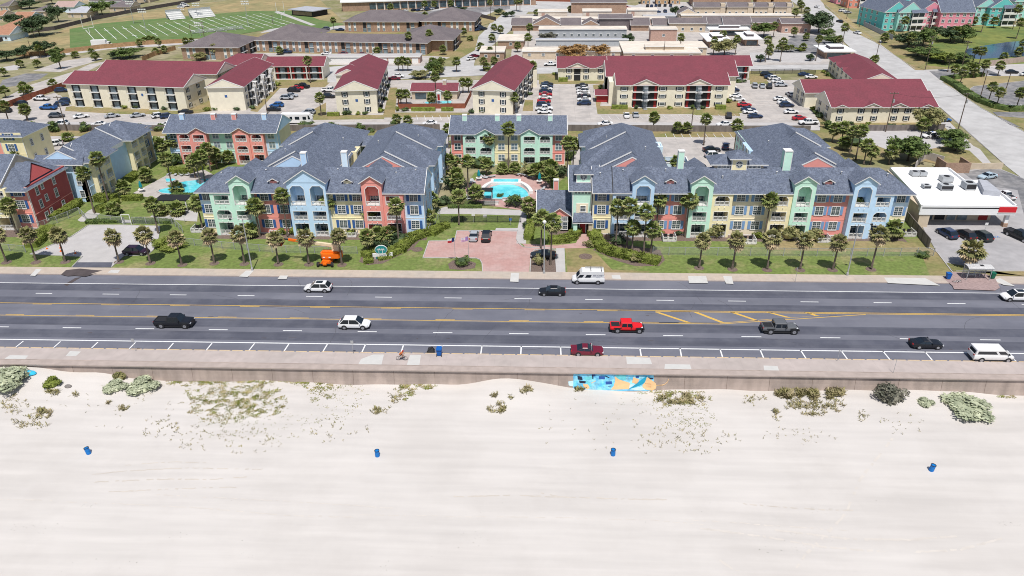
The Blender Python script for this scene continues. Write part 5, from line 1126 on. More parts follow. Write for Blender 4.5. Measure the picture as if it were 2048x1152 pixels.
def trunk_mesh(seed, bend=.25):
    r = random.Random(seed); b = MB(); n = 6; prev = Vector((0, 0, 0)); az = r.uniform(0, 6.3)
    for i in range(n):
        t = (i+1)/n; p = Vector((bend*math.cos(az)*math.sin(t*1.8)*.5, bend*math.sin(az)*math.sin(t*1.8)*.5, t))
        r0 = .19-.07*(i/n); b.cyl(prev, p, r0 if i else .26, .19-.07*t, M_TRUNK, 7, False); prev = p
    return b.mesh('trunk'), prev
CROWNS = [palm_crown(i) for i in range(4)]; CROWNF = [palm_crown(10+i, n=44, R=1.85, droop=.75, m=M_OLDF, old=M_DEAD) for i in range(3)]; CROWNB = [palm_crown(20+i, n=36, R=1.8, droop=.3, frac=.75) for i in range(3)]
SKIRTS = [skirt_mesh(i) for i in range(3)]; TRUNKS = [trunk_mesh(i) for i in range(5)]
BEDM = MB()
def palm(label, group, x, y, h, kind='w', s=1.0, i=0, cat='palm tree'):
    E = empty('palm_tree', label, cat, group, (x, y, 0)); tm, tp = TRUNKS[i % 5]; hh = max(.4, h)
    t = put('trunk', tm, E); k = .8 if kind == 'thin' else 1.0; t.scale = (k, k, hh); off = (tp.x*k, tp.y*k)
    cm = {'w': CROWNS, 'thin': CROWNS, 'f': CROWNF, 'b': CROWNB}[kind]
    c = put('crown', cm[i % len(cm)], E, loc=(off[0], off[1], hh), rz=i*1.3); c.scale = (s, s, s)
    if kind in 'wf' and h > 3.0:
        q = put('dead_fronds', SKIRTS[i % 3], E, loc=(off[0], off[1], hh-.1), rz=i*.9); q.scale = (s, s, s)
    return E
ALLP = []
def palms(group, place, L, kind='w', s=1.0, cat='palm tree', adj='fan palm'):
    L = sorted(L, key=lambda q: q[2]); n = len(L)
    for i, q in enumerate(L):
        cx, cy, bx, by = q[:4]; b = G(bx, by); h = hgt(bx, by, cy+2); k = q[4] if len(q) > 4 else kind; ss = q[5] if len(q) > 5 else s
        sz = 'tall' if h > 9 else 'short' if h < 3 else 'medium'
        lab = '%s %s%s %s' % (sz, adj, (', '+ordn(i)+' from left,') if n > 1 else '', place)
        palm(lab, group, b.x, b.y, h, k, ss*random.uniform(.93, 1.07), len(ALLP)); ALLP.append(1)
palms('palms in the roadside row, left half', 'roadside row left of the pink driveway', [(-1,465,13,525),(56,466,72,522),(117,466,131,524),(226,471,238,524),(288,466,301,527),(345,472,364,530),(418,469,429,527),(474,464,489,527),(550,474,557,528),(612,472,618,528),(678,468,684,530)], 'f', 1.0, adj='brown fringed palm')
palms('palms in the roadside row, right half', 'roadside row right of the work van', [(1399,478,1398,536),(1470,477,1464,539),(1547,474,1534,539),(1613,478,1600,539),(1671,481,1665,540),(1757,466,1742,539)], 'f', 1.0, adj='brown fringed palm')
palms('palm beside the bus shelter', 'with ragged brown fronds behind the bus shelter', [(1940,497,1934,533)], 'f', 1.25, adj='sabal palm')
palms('palms against the left apartments', 'close against the left pastel apartments', [(387,403,406,462),(508,409,520,474),(550,388,576,474),(662,397,666,465),(708,385,714,459),(739,421,742,465),(793,409,798,489),(730,471,737,508),(753,465,755,483),(778,464,780,483),(858,394,863,424),(858,430,858,456),(501,456,504,474)], 'w', 1.0, adj='fan palm')
palms('palms against the right apartments', 'close against the right pastel apartments', [(1233,412,1231,492),(1261,409,1253,497),(1296,421,1287,506),(1321,394,1311,471),(1268,453,1264,500),(1311,456,1301,506),(1379,397,1370,474),(1404,394,1394,456),(1473,412,1466,456),(1540,397,1528,477),(1640,388,1630,441),(1711,406,1703,465),(1792,453,1783,480),(1795,350,1799,365)], 'w', 1.0, adj='fan palm')
palms('palms at the entrance island', 'beside the clubhouse entrance drive', [(1057,406,1058,435),(1079,433,1082,497),(1100,441,1101,530)], 'w', 1.0, adj='fan palm')
palms('palms of the left garden', 'garden between red and mint apartments', [(15,409,34,468),(32,309,41,335),(161,344,189,427),(176,337,186,394),(195,314,218,407),(252,370,252,397),(295,406,317,468),(292,344,295,365),(320,418,322,430),(227,416,229,428),(354,415,356,430)], 'w', 1.0, adj='fan palm')
palms('palms around the free-form pool', 'around the free-form pool on the left', [(325,286,329,322),(344,278,352,324),(312,283,317,304),(332,315,347,386),(417,268,419,310),(419,295,422,343),(396,316,401,369),(385,322,391,356),(408,310,410,363),(428,304,434,337),(457,309,458,328),(353,374,354,384)], 'w', 1.0, adj='fan palm')
palms('palms by the rear verge, left', 'on the rear verge behind the left apartments', [(69,252,77,295),(47,217,56,241),(136,273,137,282),(793,235,794,252),(814,238,815,252),(891,255,898,297),(700,291,700,326)], 'w', 0.95, adj='fan palm')
palms('palms around the oval pool', 'around the oval central pool and its garden', [(911,282,912,309),(1014,255,1017,347),(977,273,979,332),(1072,267,1073,326),(1129,282,1134,353),(1153,285,1145,350),(933,320,936,379),(973,326,973,350),(899,317,901,350),(917,356,915,388),(915,391,918,450),(951,382,952,412),(1005,335,1005,347),(1030,334,1030,347),(1174,309,1175,332),(1184,323,1184,338)], 'w', 1.0, adj='fan palm')
palms('bushy palms on the right of the oval pool deck', 'thicket beside the oval pool deck', [(1067,338,1070,359),(1082,335,1085,356),(1100,329,1101,365),(1100,350,1100,376),(914,347,912,368),(911,323,909,344)], 'b', 1.15, adj='dark bushy palm')
palms('palms in the rear parking lot', 'in the rear parking lot behind the right apartments', [(1309,232,1306,258),(1410,235,1407,291),(1467,247,1467,309),(1314,319,1315,356),(1349,320,1349,356),(1509,270,1509,317),(1522,285,1522,320)], 'w', 0.95, adj='fan palm')
palms('bushy palms on the right rear verge', 'on the verge along the right rear board fence', [(1352,252,1354,267),(1373,252,1373,267)], 'b', 0.95, adj='bushy palm')
palms('palms right of the right apartments', 'on the lawn between the right apartments and the avenue', [(1661,255,1664,285),(1680,252,1681,288),(1703,261,1699,306),(1721,258,1711,320),(1687,282,1686,300),(1733,288,1727,329),(1745,300,1740,329),(1782,300,1777,329),(1845,245,1833,303),(1870,229,1866,255)], 'w', 1.0, adj='fan palm')
palms('palms among the red roofed blocks', 'between the red roofed cream blocks', [(614,118,621,166),(637,192,643,232),(872,150,873,212),(803,185,802,210),(813,185,813,210),(862,192,864,212),(894,188,896,212),(924,162,926,186),(938,162,937,186),(1065,128,1065,172),(1029,192,1028,228),(1309,230,1306,258),(1751,115,1748,130),(1745,118,1744,128)], 'w', 1.0, adj='fan palm')
palms('palms along the back street', 'along the back street behind the red roofed blocks', [(791,120,797,142),(806,119,806,142),(818,121,816,142),(863,120,865,139),(881,122,882,140),(912,120,913,144),(964,120,967,142),(880,135,880,150),(872,136,872,152),(754,99,755,115),(886,95,886,110),(980,98,980,120),(961,90,961,102),(987,118,988,130),(976,131,974,142),(1035,88,1035,105)], 'w', 1.0, adj='fan palm')
palms('palms around the brick complex', 'around the brown roofed brick complex', [(816,68,819,108),(860,64,860,101),(644,71,647,100),(667,38,668,60),(887,32,887,54),(851,28,851,48),(928,60,928,75),(940,75,940,82),(987,52,988,66),(1001,55,1001,68),(984,72,984,85),(980,2,981,38),(558,98,560,110)], 'thin', 1.0, adj='slim fan palm')
palms('palms in front of the school', 'in front of the school car park', [(781,11,782,29),(797,5,798,16),(850,5,850,28),(867,6,868,18),(902,4,902,20),(822,-2,822,10),(880,-2,880,15),(922,-2,922,10),(942,-1,942,11),(812,-1,813,12)], 'w', 1.15, adj='fan palm')
palms('palms among the flat roofs', 'among the flat roofed town houses', [(1062,52,1059,82),(1056,72,1056,105),(1364,72,1359,110),(1394,49,1394,62),(1425,78,1426,110),(1446,65,1444,88),(1474,75,1470,110),(1534,78,1530,125),(1138,15,1139,25),(1033,0,1033,22),(1039,-1,1040,24),(1072,22,1072,32),(1547,48,1546,75),(1587,59,1587,75),(1614,70,1611,82),(1566,81,1560,124),(1606,91,1605,102),(1537,100,1536,120),(1637,75,1631,122),(1678,75,1676,92),(1590,21,1586,52)], 'w', 1.0, adj='fan palm')
palms('palms beside the avenue', 'standing along the left side of the avenue', [(1598,3,1598,18),(1610,8,1602,25),(1618,18,1611,38),(1688,52,1680,108),(1645,32,1646,45)], 'w', 1.05, adj='leaning fan palm')
palms('shrub palms in the old car park', 'in the strip of the old asphalt car park', [(1556,94,1556,104),(1565,96,1565,104),(1572,94,1572,104),(1581,94,1581,104),(1541,92,1541,102)], 'b', 0.9, adj='small shrub palm')
palms('palms in front of the condominiums', 'in front of the pink and teal condominiums', [(1780,25,1775,60),(1810,38,1805,65),(1782,65,1780,75),(1771,72,1768,86),(1736,2,1734,36),(1827,5,1827,20),(1805,12,1805,28),(1916,6,1916,20),(1882,2,1882,15),(1971,32,1962,65),(1948,38,1946,52),(1989,39,1986,56),(1916,59,1908,86),(2031,15,2025,59),(2012,20,2011,42),(2040,42,2032,78),(1838,8,1837,28),(2026,4,2024,22),(1821,72,1818,100),(1858,65,1858,85)], 'w', 1.15, adj='fan palm')
palms('palms beside the pond street', 'around the street corner below the pond', [(1946,98,1945,125),(1958,99,1958,129),(1900,112,1895,144),(1907,135,1905,161),(1924,140,1920,167),(1936,130,1935,154),(1948,135,1946,156),(1968,125,1964,154),(2000,128,1995,152),(2006,110,2006,119),(2036,100,2035,115),(2046,82,2045,96)], 'w', 1.0, adj='fan palm')
palms('palms around the corner lot', 'around the right hand corner parking lot', [(1984,170,1976,204),(1997,182,1992,215),(2036,182,2032,216)], 'w', 1.0, adj='fan palm')
palms('palms of the far left scrub', 'on the scrubby ground at the far left', [(8,142,9,154),(40,125,42,136),(75,125,76,136),(185,102,186,115),(191,110,192,121),(151,108,151,116),(102,165,106,174),(46,170,47,179),(48,180,48,191),(59,178,59,188),(9,180,12,196),(80,95,82,116)], 'b', 1.1, adj='scrubby palm')
palms('palms along the dirt road', 'along the dirt road near the hip roofed brick block', [(278,82,280,94),(288,78,290,89),(299,75,300,88),(309,76,308,88),(318,80,319,96),(312,100,312,110),(330,95,330,108),(372,79,372,88),(384,79,384,88)], 'w', 0.95, adj='fan palm')
palms('palms at the far left car park', 'beside the far left car park with the blue pickup', [(8,208,19,248),(48,215,55,241)], 'w', 1.0, adj='fan palm')

# ---- broadleaf foliage
def leafball(seed, n, m, size=.28, flat=.8, hollow=.55):
    r = random.Random(seed); b = MB(); cl = [(Vector((r.gauss(0, 1), r.gauss(0, 1), r.gauss(0, .9)))).normalized()*r.uniform(.35, .75) for _ in range(9)]
    for i in range(n):
        c = r.choice(cl); d = Vector((r.gauss(0, 1), r.gauss(0, 1), r.gauss(0, 1))).normalized(); p = c+d*r.uniform(hollow*.4, .42)
        p.z *= flat; a = Vector((r.gauss(0, 1), r.gauss(0, 1), r.gauss(0, .6))).normalized(); c2 = d.cross(a)
        if c2.length < .1: continue
        c2.normalize(); s = size*r.uniform(.5, 1.2)*.5
        b.add([p-a*s, p-c2*s*.7, p+a*s, p+c2*s*.7], [(0, 1, 2, 3)], m)
    return b.mesh('crown')
LB = {k: [leafball(s, 1500 if k == 's' else 900, m, .20) for s in (1, 2, 3)] for k, m in (('g', M_LEAF), ('d', M_LEAFD), ('r', M_RUST), ('h', M_HEDGE), ('s', M_SILVER), ('y', M_OLDF), ('sage', M_SAGE))}
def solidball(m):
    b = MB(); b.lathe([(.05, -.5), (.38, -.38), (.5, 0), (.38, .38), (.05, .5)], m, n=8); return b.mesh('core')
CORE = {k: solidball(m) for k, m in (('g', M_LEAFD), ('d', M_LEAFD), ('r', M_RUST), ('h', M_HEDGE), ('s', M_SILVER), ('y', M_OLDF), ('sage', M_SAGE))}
def crownobj(E, kind, i, loc, sc, rz=0):
    c = put('crown', LB[kind][i % 3], E, loc=loc, rz=rz); c.scale = sc
    return c
def tree(label, px, py, r, h, kind='g', group=None, n=3):
    p = G(px, py); r *= .72; h *= 1.1; E = empty('tree', label, 'tree', group, tuple(p)); rr = random.Random(int(px*7+py))
    b = MB(); b.cyl((0, 0, 0), (0, 0, h*.45), .28, .2, M_BARK)
    for k in range(4):
        a = k*1.57+.4; b.cyl((0, 0, h*.4), (math.cos(a)*r*.5, math.sin(a)*r*.5, h*.72), .14, .06, M_BARK, 6)
    b.build('trunk', E)
    ms = []
    for k in range(n+2):
        a = k*2.4; q = 0 if k == 0 else r*.48
        crownobj(E, kind, k, (math.cos(a)*q, math.sin(a)*q, h*.66+rr.uniform(-.1, .12)*h), (r*.85, r*.85, h*.42), k)
    return E
def bush(label, px, py, r, h, kind='h', group=None, cat='bush'):
    p = G(px, py); E = empty('bush', label, cat, group, tuple(p)); crownobj(E, kind, int(px), (0, 0, h*.5), (r*1.05, r*1.05, h*.7), px)
    c = put('stem_core', CORE[kind], E, loc=(0, 0, h*.42)); c.scale = (r*1.1, r*1.1, h*.75); return E
HSEED = [0]
def hedge(label, pts, w, h, kind='h', px=True, dens=26):
    P = [G(x, y) if px else Vector((x, y, 0)) for x, y in pts]; HSEED[0] += 1; r = random.Random(HSEED[0]); E = empty('hedge', label, 'hedge', None, tuple(P[0])); m = {'h': M_HEDGE, 'g': M_LEAF, 's': M_SILVER}[kind]
    b = MB(); lf = MB()
    for p, q in zip(P, P[1:]):
        d = q-p; L = d.length; t = d.normalized(); n = Vector((-t.y, t.x, 0))
        a = p-t*w*.3; c = q+t*w*.3; k = .80
        b.prism([((a+n*w/2*k).x, (a+n*w/2*k).y), ((a-n*w/2*k).x, (a-n*w/2*k).y), ((c-n*w/2*k).x, (c-n*w/2*k).y), ((c+n*w/2*k).x, (c+n*w/2*k).y)], 0, h*.9, m)
        for i in range(int(min(4000, (L+w)*(w+2*h)*dens))):
            u = r.uniform(-.35*w, L+.35*w); e = r.uniform(-1, 1); s = r.random()
            if s < w/(w+2*h): pt = p+t*u+n*e*w/2*.95+Vector((0, 0, h*(1+.05*math.sin(u*1.1+e*2))*(1-.14*e*e)+r.uniform(-.06, .04)))
            else: pt = p+t*u+n*(w/2*(1 if e > 0 else -1)*(1+.04*math.sin(u*1.7)))*r.uniform(.86, 1.03)+Vector((0, 0, r.uniform(0, h)))
            x = Vector((r.gauss(0, 1), r.gauss(0, 1), r.gauss(0, .7))).normalized()*.11; y = x.cross(Vector((r.gauss(0, 1), r.gauss(0, 1), r.gauss(0, 1))).normalized())
            lf.add([pt-x, pt-y, pt+x, pt+y], [(0, 1, 2, 3)], m)
    bput('hedge_body', b.mesh('hedge_body'), E); bput('leaves', lf.mesh('leaves'), E); return E
# hedges and bushes of the front grounds
hedge('curved clipped hedge behind the oval palm sign, left of the pink driveway', [(776, 512), (800, 503), (815, 487), (826, 479), (850, 470), (874, 463)], 2.6, 1.3)
hedge('rounded clipped hedge left of the palm sign', [(733, 514), (750, 508)], 2.2, 1.2); hedge('small bright clipped hedge in front of the left hedge by the palm sign', [(731, 526), (743, 525)], 1.2, .9); hedge('low clipped hedge below the palm sign board', [(760, 520), (780, 516)], 1.1, .6)
hedge('curved clipped hedge wrapping the pink clubhouse gable', [(1104, 484), (1130, 482), (1145, 477), (1152, 468)], 2.4, 1.2)
hedge('long S shaped clipped hedge right of the entrance path', [(1190, 473), (1194, 488), (1206, 500), (1225, 508), (1250, 514), (1280, 520), (1310, 526)], 2.6, 1.3)
hedge('small square hedge at the right side of the entrance', [(1182, 472), (1184, 466)], 1.6, 1.2)
hedge('clipped hedge along the left edge of the left driveway', [(66, 492), (82, 478), (96, 466)], 3.2, 1.6)
hedge('long clipped hedge beside the dark red side wall', [(98, 440), (125, 432), (142, 422), (156, 410)], 2.4, 1.5)
hedge('clipped hedge in front of the blue gable wall', [(160, 400), (200, 402), (228, 402)], 2.2, 1.7); hedge('clipped hedge left of the garden path', [(200, 424), (220, 414), (232, 408)], 2.0, 1.3)
hedge('dark hedge right of the blue gable hedge', [(252, 400), (280, 400)], 2.0, 1.4); hedge('hedge in front of the garden fence on the left', [(178, 446), (240, 444)], 1.6, .8, 'g'); hedge('hedge in front of the garden fence on the right', [(272, 444), (340, 446)], 1.6, .8, 'g')
hedge('hedge along the upper edge of the free-form pool', [(345, 345), (370, 348), (400, 338)], 2.5, 1.4); hedge('hedge on the left bank of the free-form pool', [(240, 375), (262, 360), (272, 350), (288, 342)], 2.4, 1.3)
hedge('low hedge below the free-form pool', [(350, 392), (385, 394)], 2, .8, 'g'); hedge('dark hedge by the left wing garden', [(40, 345), (62, 320), (80, 306)], 2.4, 1.4)
hedge('clipped hedge at the right end of the left apartments', [(866, 470), (884, 458), (892, 455)], 1.8, 1.1); hedge('hedge in front of the clubhouse left lawn', [(1057, 478), (1062, 450)], 2.0, 1.2)
hedge('long low hedge below the oval pool garden', [(900, 415), (960, 415)], 1.5, .7, 'g')
hedge('trimmed hedge below the small pool fence', [(826, 222), (868, 222)], 1.6, 1.3, dens=5); hedge('short trimmed hedge right of the small pool fence', [(886, 222), (904, 222)], 1.6, 1.3, dens=5)
hedge('trimmed hedge below the cream gable block', [(658, 232), (676, 232)], 1.6, 1.3, dens=5); hedge('trimmed hedge at the left corner of the two pediment block', [(1226, 218), (1252, 218)], 1.6, 1.4, dens=5)
hedge('trimmed hedge at the right corner of the two pediment block', [(1434, 218), (1447, 218)], 2, 1.4, dens=5); hedge('trimmed hedge beside the entrance of the left cream wing', [(1120, 163), (1132, 163)], 2, 1.5, dens=5)
hedge('long dark hedge along the far side of the avenue', [(1888, 160), (1910, 172), (1935, 190), (1960, 204), (1990, 216), (2020, 222), (2060, 221)], 3, 1.5, 'g', dens=5)
hedge('dark hedge at the corner of the pond street', [(1890, 160), (1920, 156), (1960, 152)], 3, 1.4, 'g', dens=5)
for i, (x, y, r, h, k, l) in enumerate([(925, 528, 1.9, 1.5, 'g', 'broad leafy shrub around the flagpoles'), (590, 468, 1.4, 2.0, 'h', 'rounded bush left of the blue gable'), (660, 469, .9, 1.5, 'h', 'small bush beside the yellow wall under the blue gable'), (624, 468, 1.5, 2.6, 'd', 'tall dark bush in front of the blue gable'), (800, 485, 2.4, 2.4, 'd', 'dark shrub mass behind the palm sign'), (770, 500, 1.6, 2.2, 'd', 'dark shrub beside the palm sign'), (745, 494, 1.6, 1.4, 'd', 'dark low shrub left of the palm sign'),
    (563, 468, 1.2, 1.5, 'h', 'bush under the coral wall'), (700, 470, 1.1, 1.2, 'h', 'bush under the yellow wall'), (820, 462, 1.6, 2.6, 'g', 'leafy bush at the pale blue corner'), (322, 492, 2.1, 1.9, 'h', 'round bush beside the parked purple car'), (348, 497, 2.6, 1.2, 'h', 'wide low bush right of the parked purple car'), (207, 395, 1.6, 1.8, 'd', 'dark round bush by the yellow balconies'),
    (1424, 472, 2.4, 3.0, 'y', 'leafy palm like shrub between the right balconies'), (1625, 480, 2.2, 2.6, 'y', 'leafy shrub behind the right roadside row'), (1575, 478, 2.4, 3.0, 'y', 'dark leafy shrub in front of the mint bay'), (1798, 474, 1.3, 1.3, 'h', 'small square bush at the right end of the apartments'), (1784, 470, 1.2, 2, 'd', 'dark shrub beside the small end palm'), (1517, 474, 1.3, 1.2, 'h', 'bright bush beside the yellow wall patio'), (1357, 470, 1.0, 1.2, 'd', 'dark bush beside the coral wall patio'), (1318, 470, 1.4, 1.2, 'h', 'low bush under the coral wall'), (1234, 488, 1.8, 2.2, 'd', 'dark shrub group under the pale blue bay'),
    (1272, 520, 1.6, 1.3, 'y', 'spiky sago palm beside the S hedge'), (1178, 492, 1.3, 1.4, 'y', 'potted palm beside the entrance path'), (1843, 514, 1.4, 1.3, 'g', 'shrub inside the fence corner by the brown fence'), (1078, 530, 1.2, 2.2, 'y', 'small palm shrub in the mulch island'), (1028, 410, 2.4, 2.6, 'g', 'dense green bush in front of the oval pool'), (888, 350, 1.3, 1.6, 'h', 'round bush beside the left wing alley'), (887, 318, 1.0, 1.2, 'h', 'small bush further up the left alley'), (1053, 455, 1.5, 1.2, 'd', 'dark shrub by the clubhouse lamp'),
    (1000, 393, 1, .8, 'g', 'small shrub at the front of the pool wall'), (885, 410, 2.2, 2.2, 'd', 'dark shrub bed left of the central lawn'), (910, 380, 3.2, 4.0, 'd', 'dark leafy thicket left of the oval pool'), (1110, 352, 3.0, 3.4, 'd', 'dark thicket right of the oval pool'), (960, 335, 3.4, 3.0, 'g', 'leafy thicket behind the oval pool, left'), (1060, 345, 3.0, 2.6, 'y', 'leafy thicket behind the oval pool, right'), (1138, 320, 2, 3.0, 'g', 'shrub beside the coral end bay'),
    (425, 325, 3.4, 4.0, 'g', 'leafy palm thicket in front of the coral balconies'), (395, 330, 3.0, 3.4, 'd', 'dark thicket left of the mint windows'), (345, 330, 3.0, 3.0, 'g', 'leafy thicket beside the blue end bay'), (465, 320, 3, 3.6, 'g', 'leafy thicket right of the mint windows'), (505, 318, 3, 3.6, 'y', 'palm thicket at the coral end of the rear block')]):
    bush(l, x, y, r, h, k, 'shrubs of the front gardens')
for i, (x, y, r, h, l) in enumerate([(110, 262, 2.6, 3.2, 'large round bush on the rear verge, left of the utility pole'), (170, 263, 2.0, 2.8, 'round bush on the rear verge, right of the utility pole'), (55, 262, 3, 3, 'dense bush on the rear verge at the far left'), (285, 262, 2.2, 2.2, 'bush behind the blue gable wing roof'), (320, 262, 2, 2.2, 'bush left of the blue chimney roof'), (668, 262, 2.2, 2.8, 'bush at the left of the middle rear verge'), (720, 262, 1.8, 2.6, 'upright bush in the middle of the rear verge'), (743, 264, 1.3, 1.4, 'small round bush on the middle rear verge'), (785, 258, 2.0, 2.2, 'bush beside the paired small palms'), (612, 254, 2.6, 1.8, 'low bush beside the motorhome'), (1710, 290, 3.6, 2.4, 'rounded shrub on the drive edge, near the white fence'), (1655, 256, 2, 2.4, 'shrub by the right apartments corner')]):
    bush(l, x, y, r, h, 'g', 'bushes on the rear verge')
RB = [(250, 217), (274, 217), (330, 219), (385, 214), (400, 208), (405, 205), (415, 222), (430, 221), (475, 221), (505, 218), (505, 186), (530, 180), (555, 172), (689, 230), (697, 229), (716, 230), (730, 229), (762, 225), (760, 215), (770, 200), (775, 175), (795, 222), (810, 222), (945, 226), (965, 226), (1060, 190), (1068, 172), (1108, 150), (1200, 178), (1272, 218), (1340, 218), (1405, 218), (1385, 218), (1455, 205), (1478, 165), (1488, 165), (1640, 235), (1630, 228), (1625, 220), (1655, 152), (1647, 146), (1700, 250), (1735, 252), (1755, 258), (1780, 256), (1810, 255), (1840, 258)]
for i, (x, y) in enumerate(sorted(RB)):
    bush(ordn(i) + ' small shrub from the left at the foot of the red roofed cream blocks', x, y, random.uniform(.9, 1.5), random.uniform(1.1, 1.7), 'hgd'[i % 3], 'foundation shrubs of the red roofed blocks')
# trees
for x, y, r, h, k, l in [(80, 72, 10, 9, 'd', 'huge dark spreading oak at the upper left below the bungalows'), (118, 44, 6.5, 8, 'd', 'dark round tree right of the huge oak'), (30, 52, 6, 6, 'd', 'dark tree left of the terracotta bungalow'), (205, 30, 10, 7, 'g', 'wide round green tree in front of the pale bungalow'), (105, 8, 7, 6, 'g', 'green tree at the top beside the white roofed house'), (60, 17, 8, 5, 'd', 'dark tree belt at the top left corner'), (275, 8, 7, 7, 'd', 'dark tree at the top right of the bungalows'), (15, 122, 6, 4, 'd', 'dark scrub tree at the left edge of the old lots'), (50, 116, 5, 4.5, 'd', 'first dark scrub tree beside the dirt road end'), (92, 112, 6, 6, 'd', 'second dark scrub tree beside the dirt road end'), (115, 116, 4, 4, 'g', 'bright green shrub tree by the dirt road'), (122, 138, 3.4, 6, 'g', 'slim upright tree between the old lots'), (260, 116, 7.5, 4, 'g', 'dense low tree behind the left red roof'), (235, 117, 4, 2.6, 'd', 'low dark tree left of the dense one behind the red roof'),
    (438, 116, 5, 5.5, 'y', 'olive green tree between the red roof and the brick block'), (404, 120, 4.5, 3, 'y', 'small rounded olive tree behind the left red roof'), (1150, 118, 9, 5.5, 'r', 'large orange brown tree behind the long red roof'), (1203, 117, 6.5, 5, 'r', 'smaller orange brown tree behind the long red roof'), (1098, 84, 6, 4, 'sage', 'grey green tree in front of the grey green town houses'), (1158, 82, 3, 3.4, 'g', 'small green tree in front of the grey green town houses'), (1258, 88, 4, 4, 'd', 'dark tree at the end of the grey green town houses'), (1350, 34, 4, 5, 'd', 'dark tree between the grey membrane roof and the gabled house'), (1448, 112, 7.5, 6, 'y', 'leafy tree in front of the pair of offices'), (1527, 74, 8, 6, 'g', 'leafy tree right of the pair of offices'), (1393, 60, 3.5, 5, 'y', 'tree in front of the long grey roofed house'), (1520, 124, 2.6, 2.6, 'd', 'dark round shrub on the kerb of the pale lot'), (1620, 122, 2.4, 2.6, 'd', 'dark round shrub beside the avenue office'),
    (1636, 66, 10, 9, 'd', 'big dark round tree beside the avenue'), (1655, 78, 5, 4, 'g', 'smaller tree below the big dark avenue tree'), (1668, 88, 6, 3, 'g', 'low wide tree behind the avenue office'), (1600, 102, 3, 1.4, 'h', 'low hedge like shrub in the lot island'), (1815, 96, 8, 6, 'd', 'dark tree at the left of the condominium hedge'), (1845, 92, 8, 7, 'g', 'green tree in front of the pink condominium'), (1862, 78, 6, 5, 'd', 'dark tree at the pink balcony corner'), (1900, 84, 8, 6, 'd', 'dense dark tree between the pink and turquoise condominiums'), (1925, 84, 7, 7, 'g', 'leafy tree leaning over the meadow'), (1860, 120, 8, 4, 'g', 'wide scrubby thicket beside the avenue path'), (1885, 126, 7, 3.4, 'h', 'low thicket at the pond bank'), (1920, 124, 7, 3.0, 'g', 'low thicket below the pond'), (1835, 112, 6, 3, 'g', 'low thicket at the path bend'),
    (1815, 322, 7.0, 6.0, 'g', 'large rounded leafy tree behind the white roofed store'), (1905, 285, 5.5, 3.4, 'g', 'spreading tree on the avenue lawn island'), (1910, 302, 4.6, 2.8, 'g', 'lower spreading tree on the dry lawn'), (1855, 262, 6, 6.5, 'y', 'bushy date palm clump at the end of the shuttered block'), (1012, 33, 2.6, 1.6, 'g', 'dark shrub on the school verge'), (925, 22, 4.6, 2.2, 'd', 'round dark shrub at the school car park'), (998, 30, 3.4, 3.2, 'd', 'first dark tree on the street island'), (1012, 34, 3, 2.6, 'd', 'second dark tree on the street island'), (1024, 33, 3, 2.8, 'd', 'third dark tree on the street island'), (842, 156, 5, 2.6, 'y', 'grey round shrub left of the pool house'), (868, 150, 4, 5, 'g', 'cluster tree beside the street corner'), (880, 138, 3.5, 4, 'g', 'dark tree left of the corner palm')]:
    tree(l, x, y, r, h, k)
# ---- dune plants
def dune(label, px, py, r, h, kind, grp='dune plants', n=500, wide=1.0):
    p = G(px, py, -1.6); z = sandz(p.x, p.y); p = G(px, py, z); E = empty('dune_shrub', label, 'dune shrub', grp, (p.x, p.y, sandz(p.x, p.y)))
    c = put('foliage', LB[kind][int(px) % 3], E, loc=(0, 0, h*.35)); c.scale = (r*1.05*wide, r*1.0, h*.8)
    c = put('foliage', LB[kind][int(px+1) % 3], E, loc=(r*.1, 0, h*.3), rz=2); c.scale = (r*.95*wide, r*.9, h*.75)
    c = put('core', CORE[kind], E, loc=(0, 0, h*.15)); c.scale = (r*1.35*wide, r*1.25, h*.9); return E
dune('large silvery bush against the seawall at the left edge', 12, 762, 3.2, 1.9, 's', wide=1.1); dune('silvery round bush right of the dune crest, larger of two', 284, 778, 2.5, 1.5, 's'); dune('silvery bush left of the round one', 230, 778, 1.9, 1.0, 's')
dune('green bush on the left dune', 104, 770, 1.4, 1.3, 'h'); dune('grassy tuft against the seawall near the dune crest', 241, 757, 1.0, 1.4, 'y'); dune('tall grey green bush against the right part of the seawall', 1777, 797, 2.2, 2.9, 'sage'); dune('large silvery bush on the right dune', 1932, 820, 3.4, 1.3, 's'); dune('small silvery bush between the tall one and the large one', 1850, 809, 1.2, .8, 's')
from mathutils import noise
# tufts and vines (uncountable): one object per kind
def tufts(name, label, zones, m, blade=.35, up=.8, seed=3):
    r = random.Random(seed); b = MB()
    for (cx, cy, rx, ry, n, sc) in zones:
        for _ in range(n):
            a = r.uniform(0, 6.283); q = math.sqrt(r.random()); px = cx+rx*q*math.cos(a); py = cy+ry*q*math.sin(a)
            nv = noise.noise(Vector((px*.055, py*.11, seed)))+.5*noise.noise(Vector((px*.16, py*.3, seed)))
            if r.random() > .5+nv*1.9-.35*q**3: continue
            p = G(px, py, -1.8); p = G(px, py, sandz(p.x, p.y)); z = sandz(p.x, p.y)
            for k in range(3):
                az = r.uniform(0, 6.283); L = blade*sc*r.uniform(.5, 1.3); u = up*r.uniform(.2, 1.2); s = Vector((-math.sin(az), math.cos(az), 0))*.05*sc
                o = Vector((p.x, p.y, z-.02)); e = o+Vector((math.cos(az)*L, math.sin(az)*L, L*u)); mid = o.lerp(e, .5)+Vector((0, 0, L*u*.15))
                b.add([o-s*.4, mid-s, e, mid+s], [(0, 1, 2, 3)], m)
    o = b.build(name); o['kind'] = 'stuff'; tag(o, label, name.replace('_', ' ')); return o
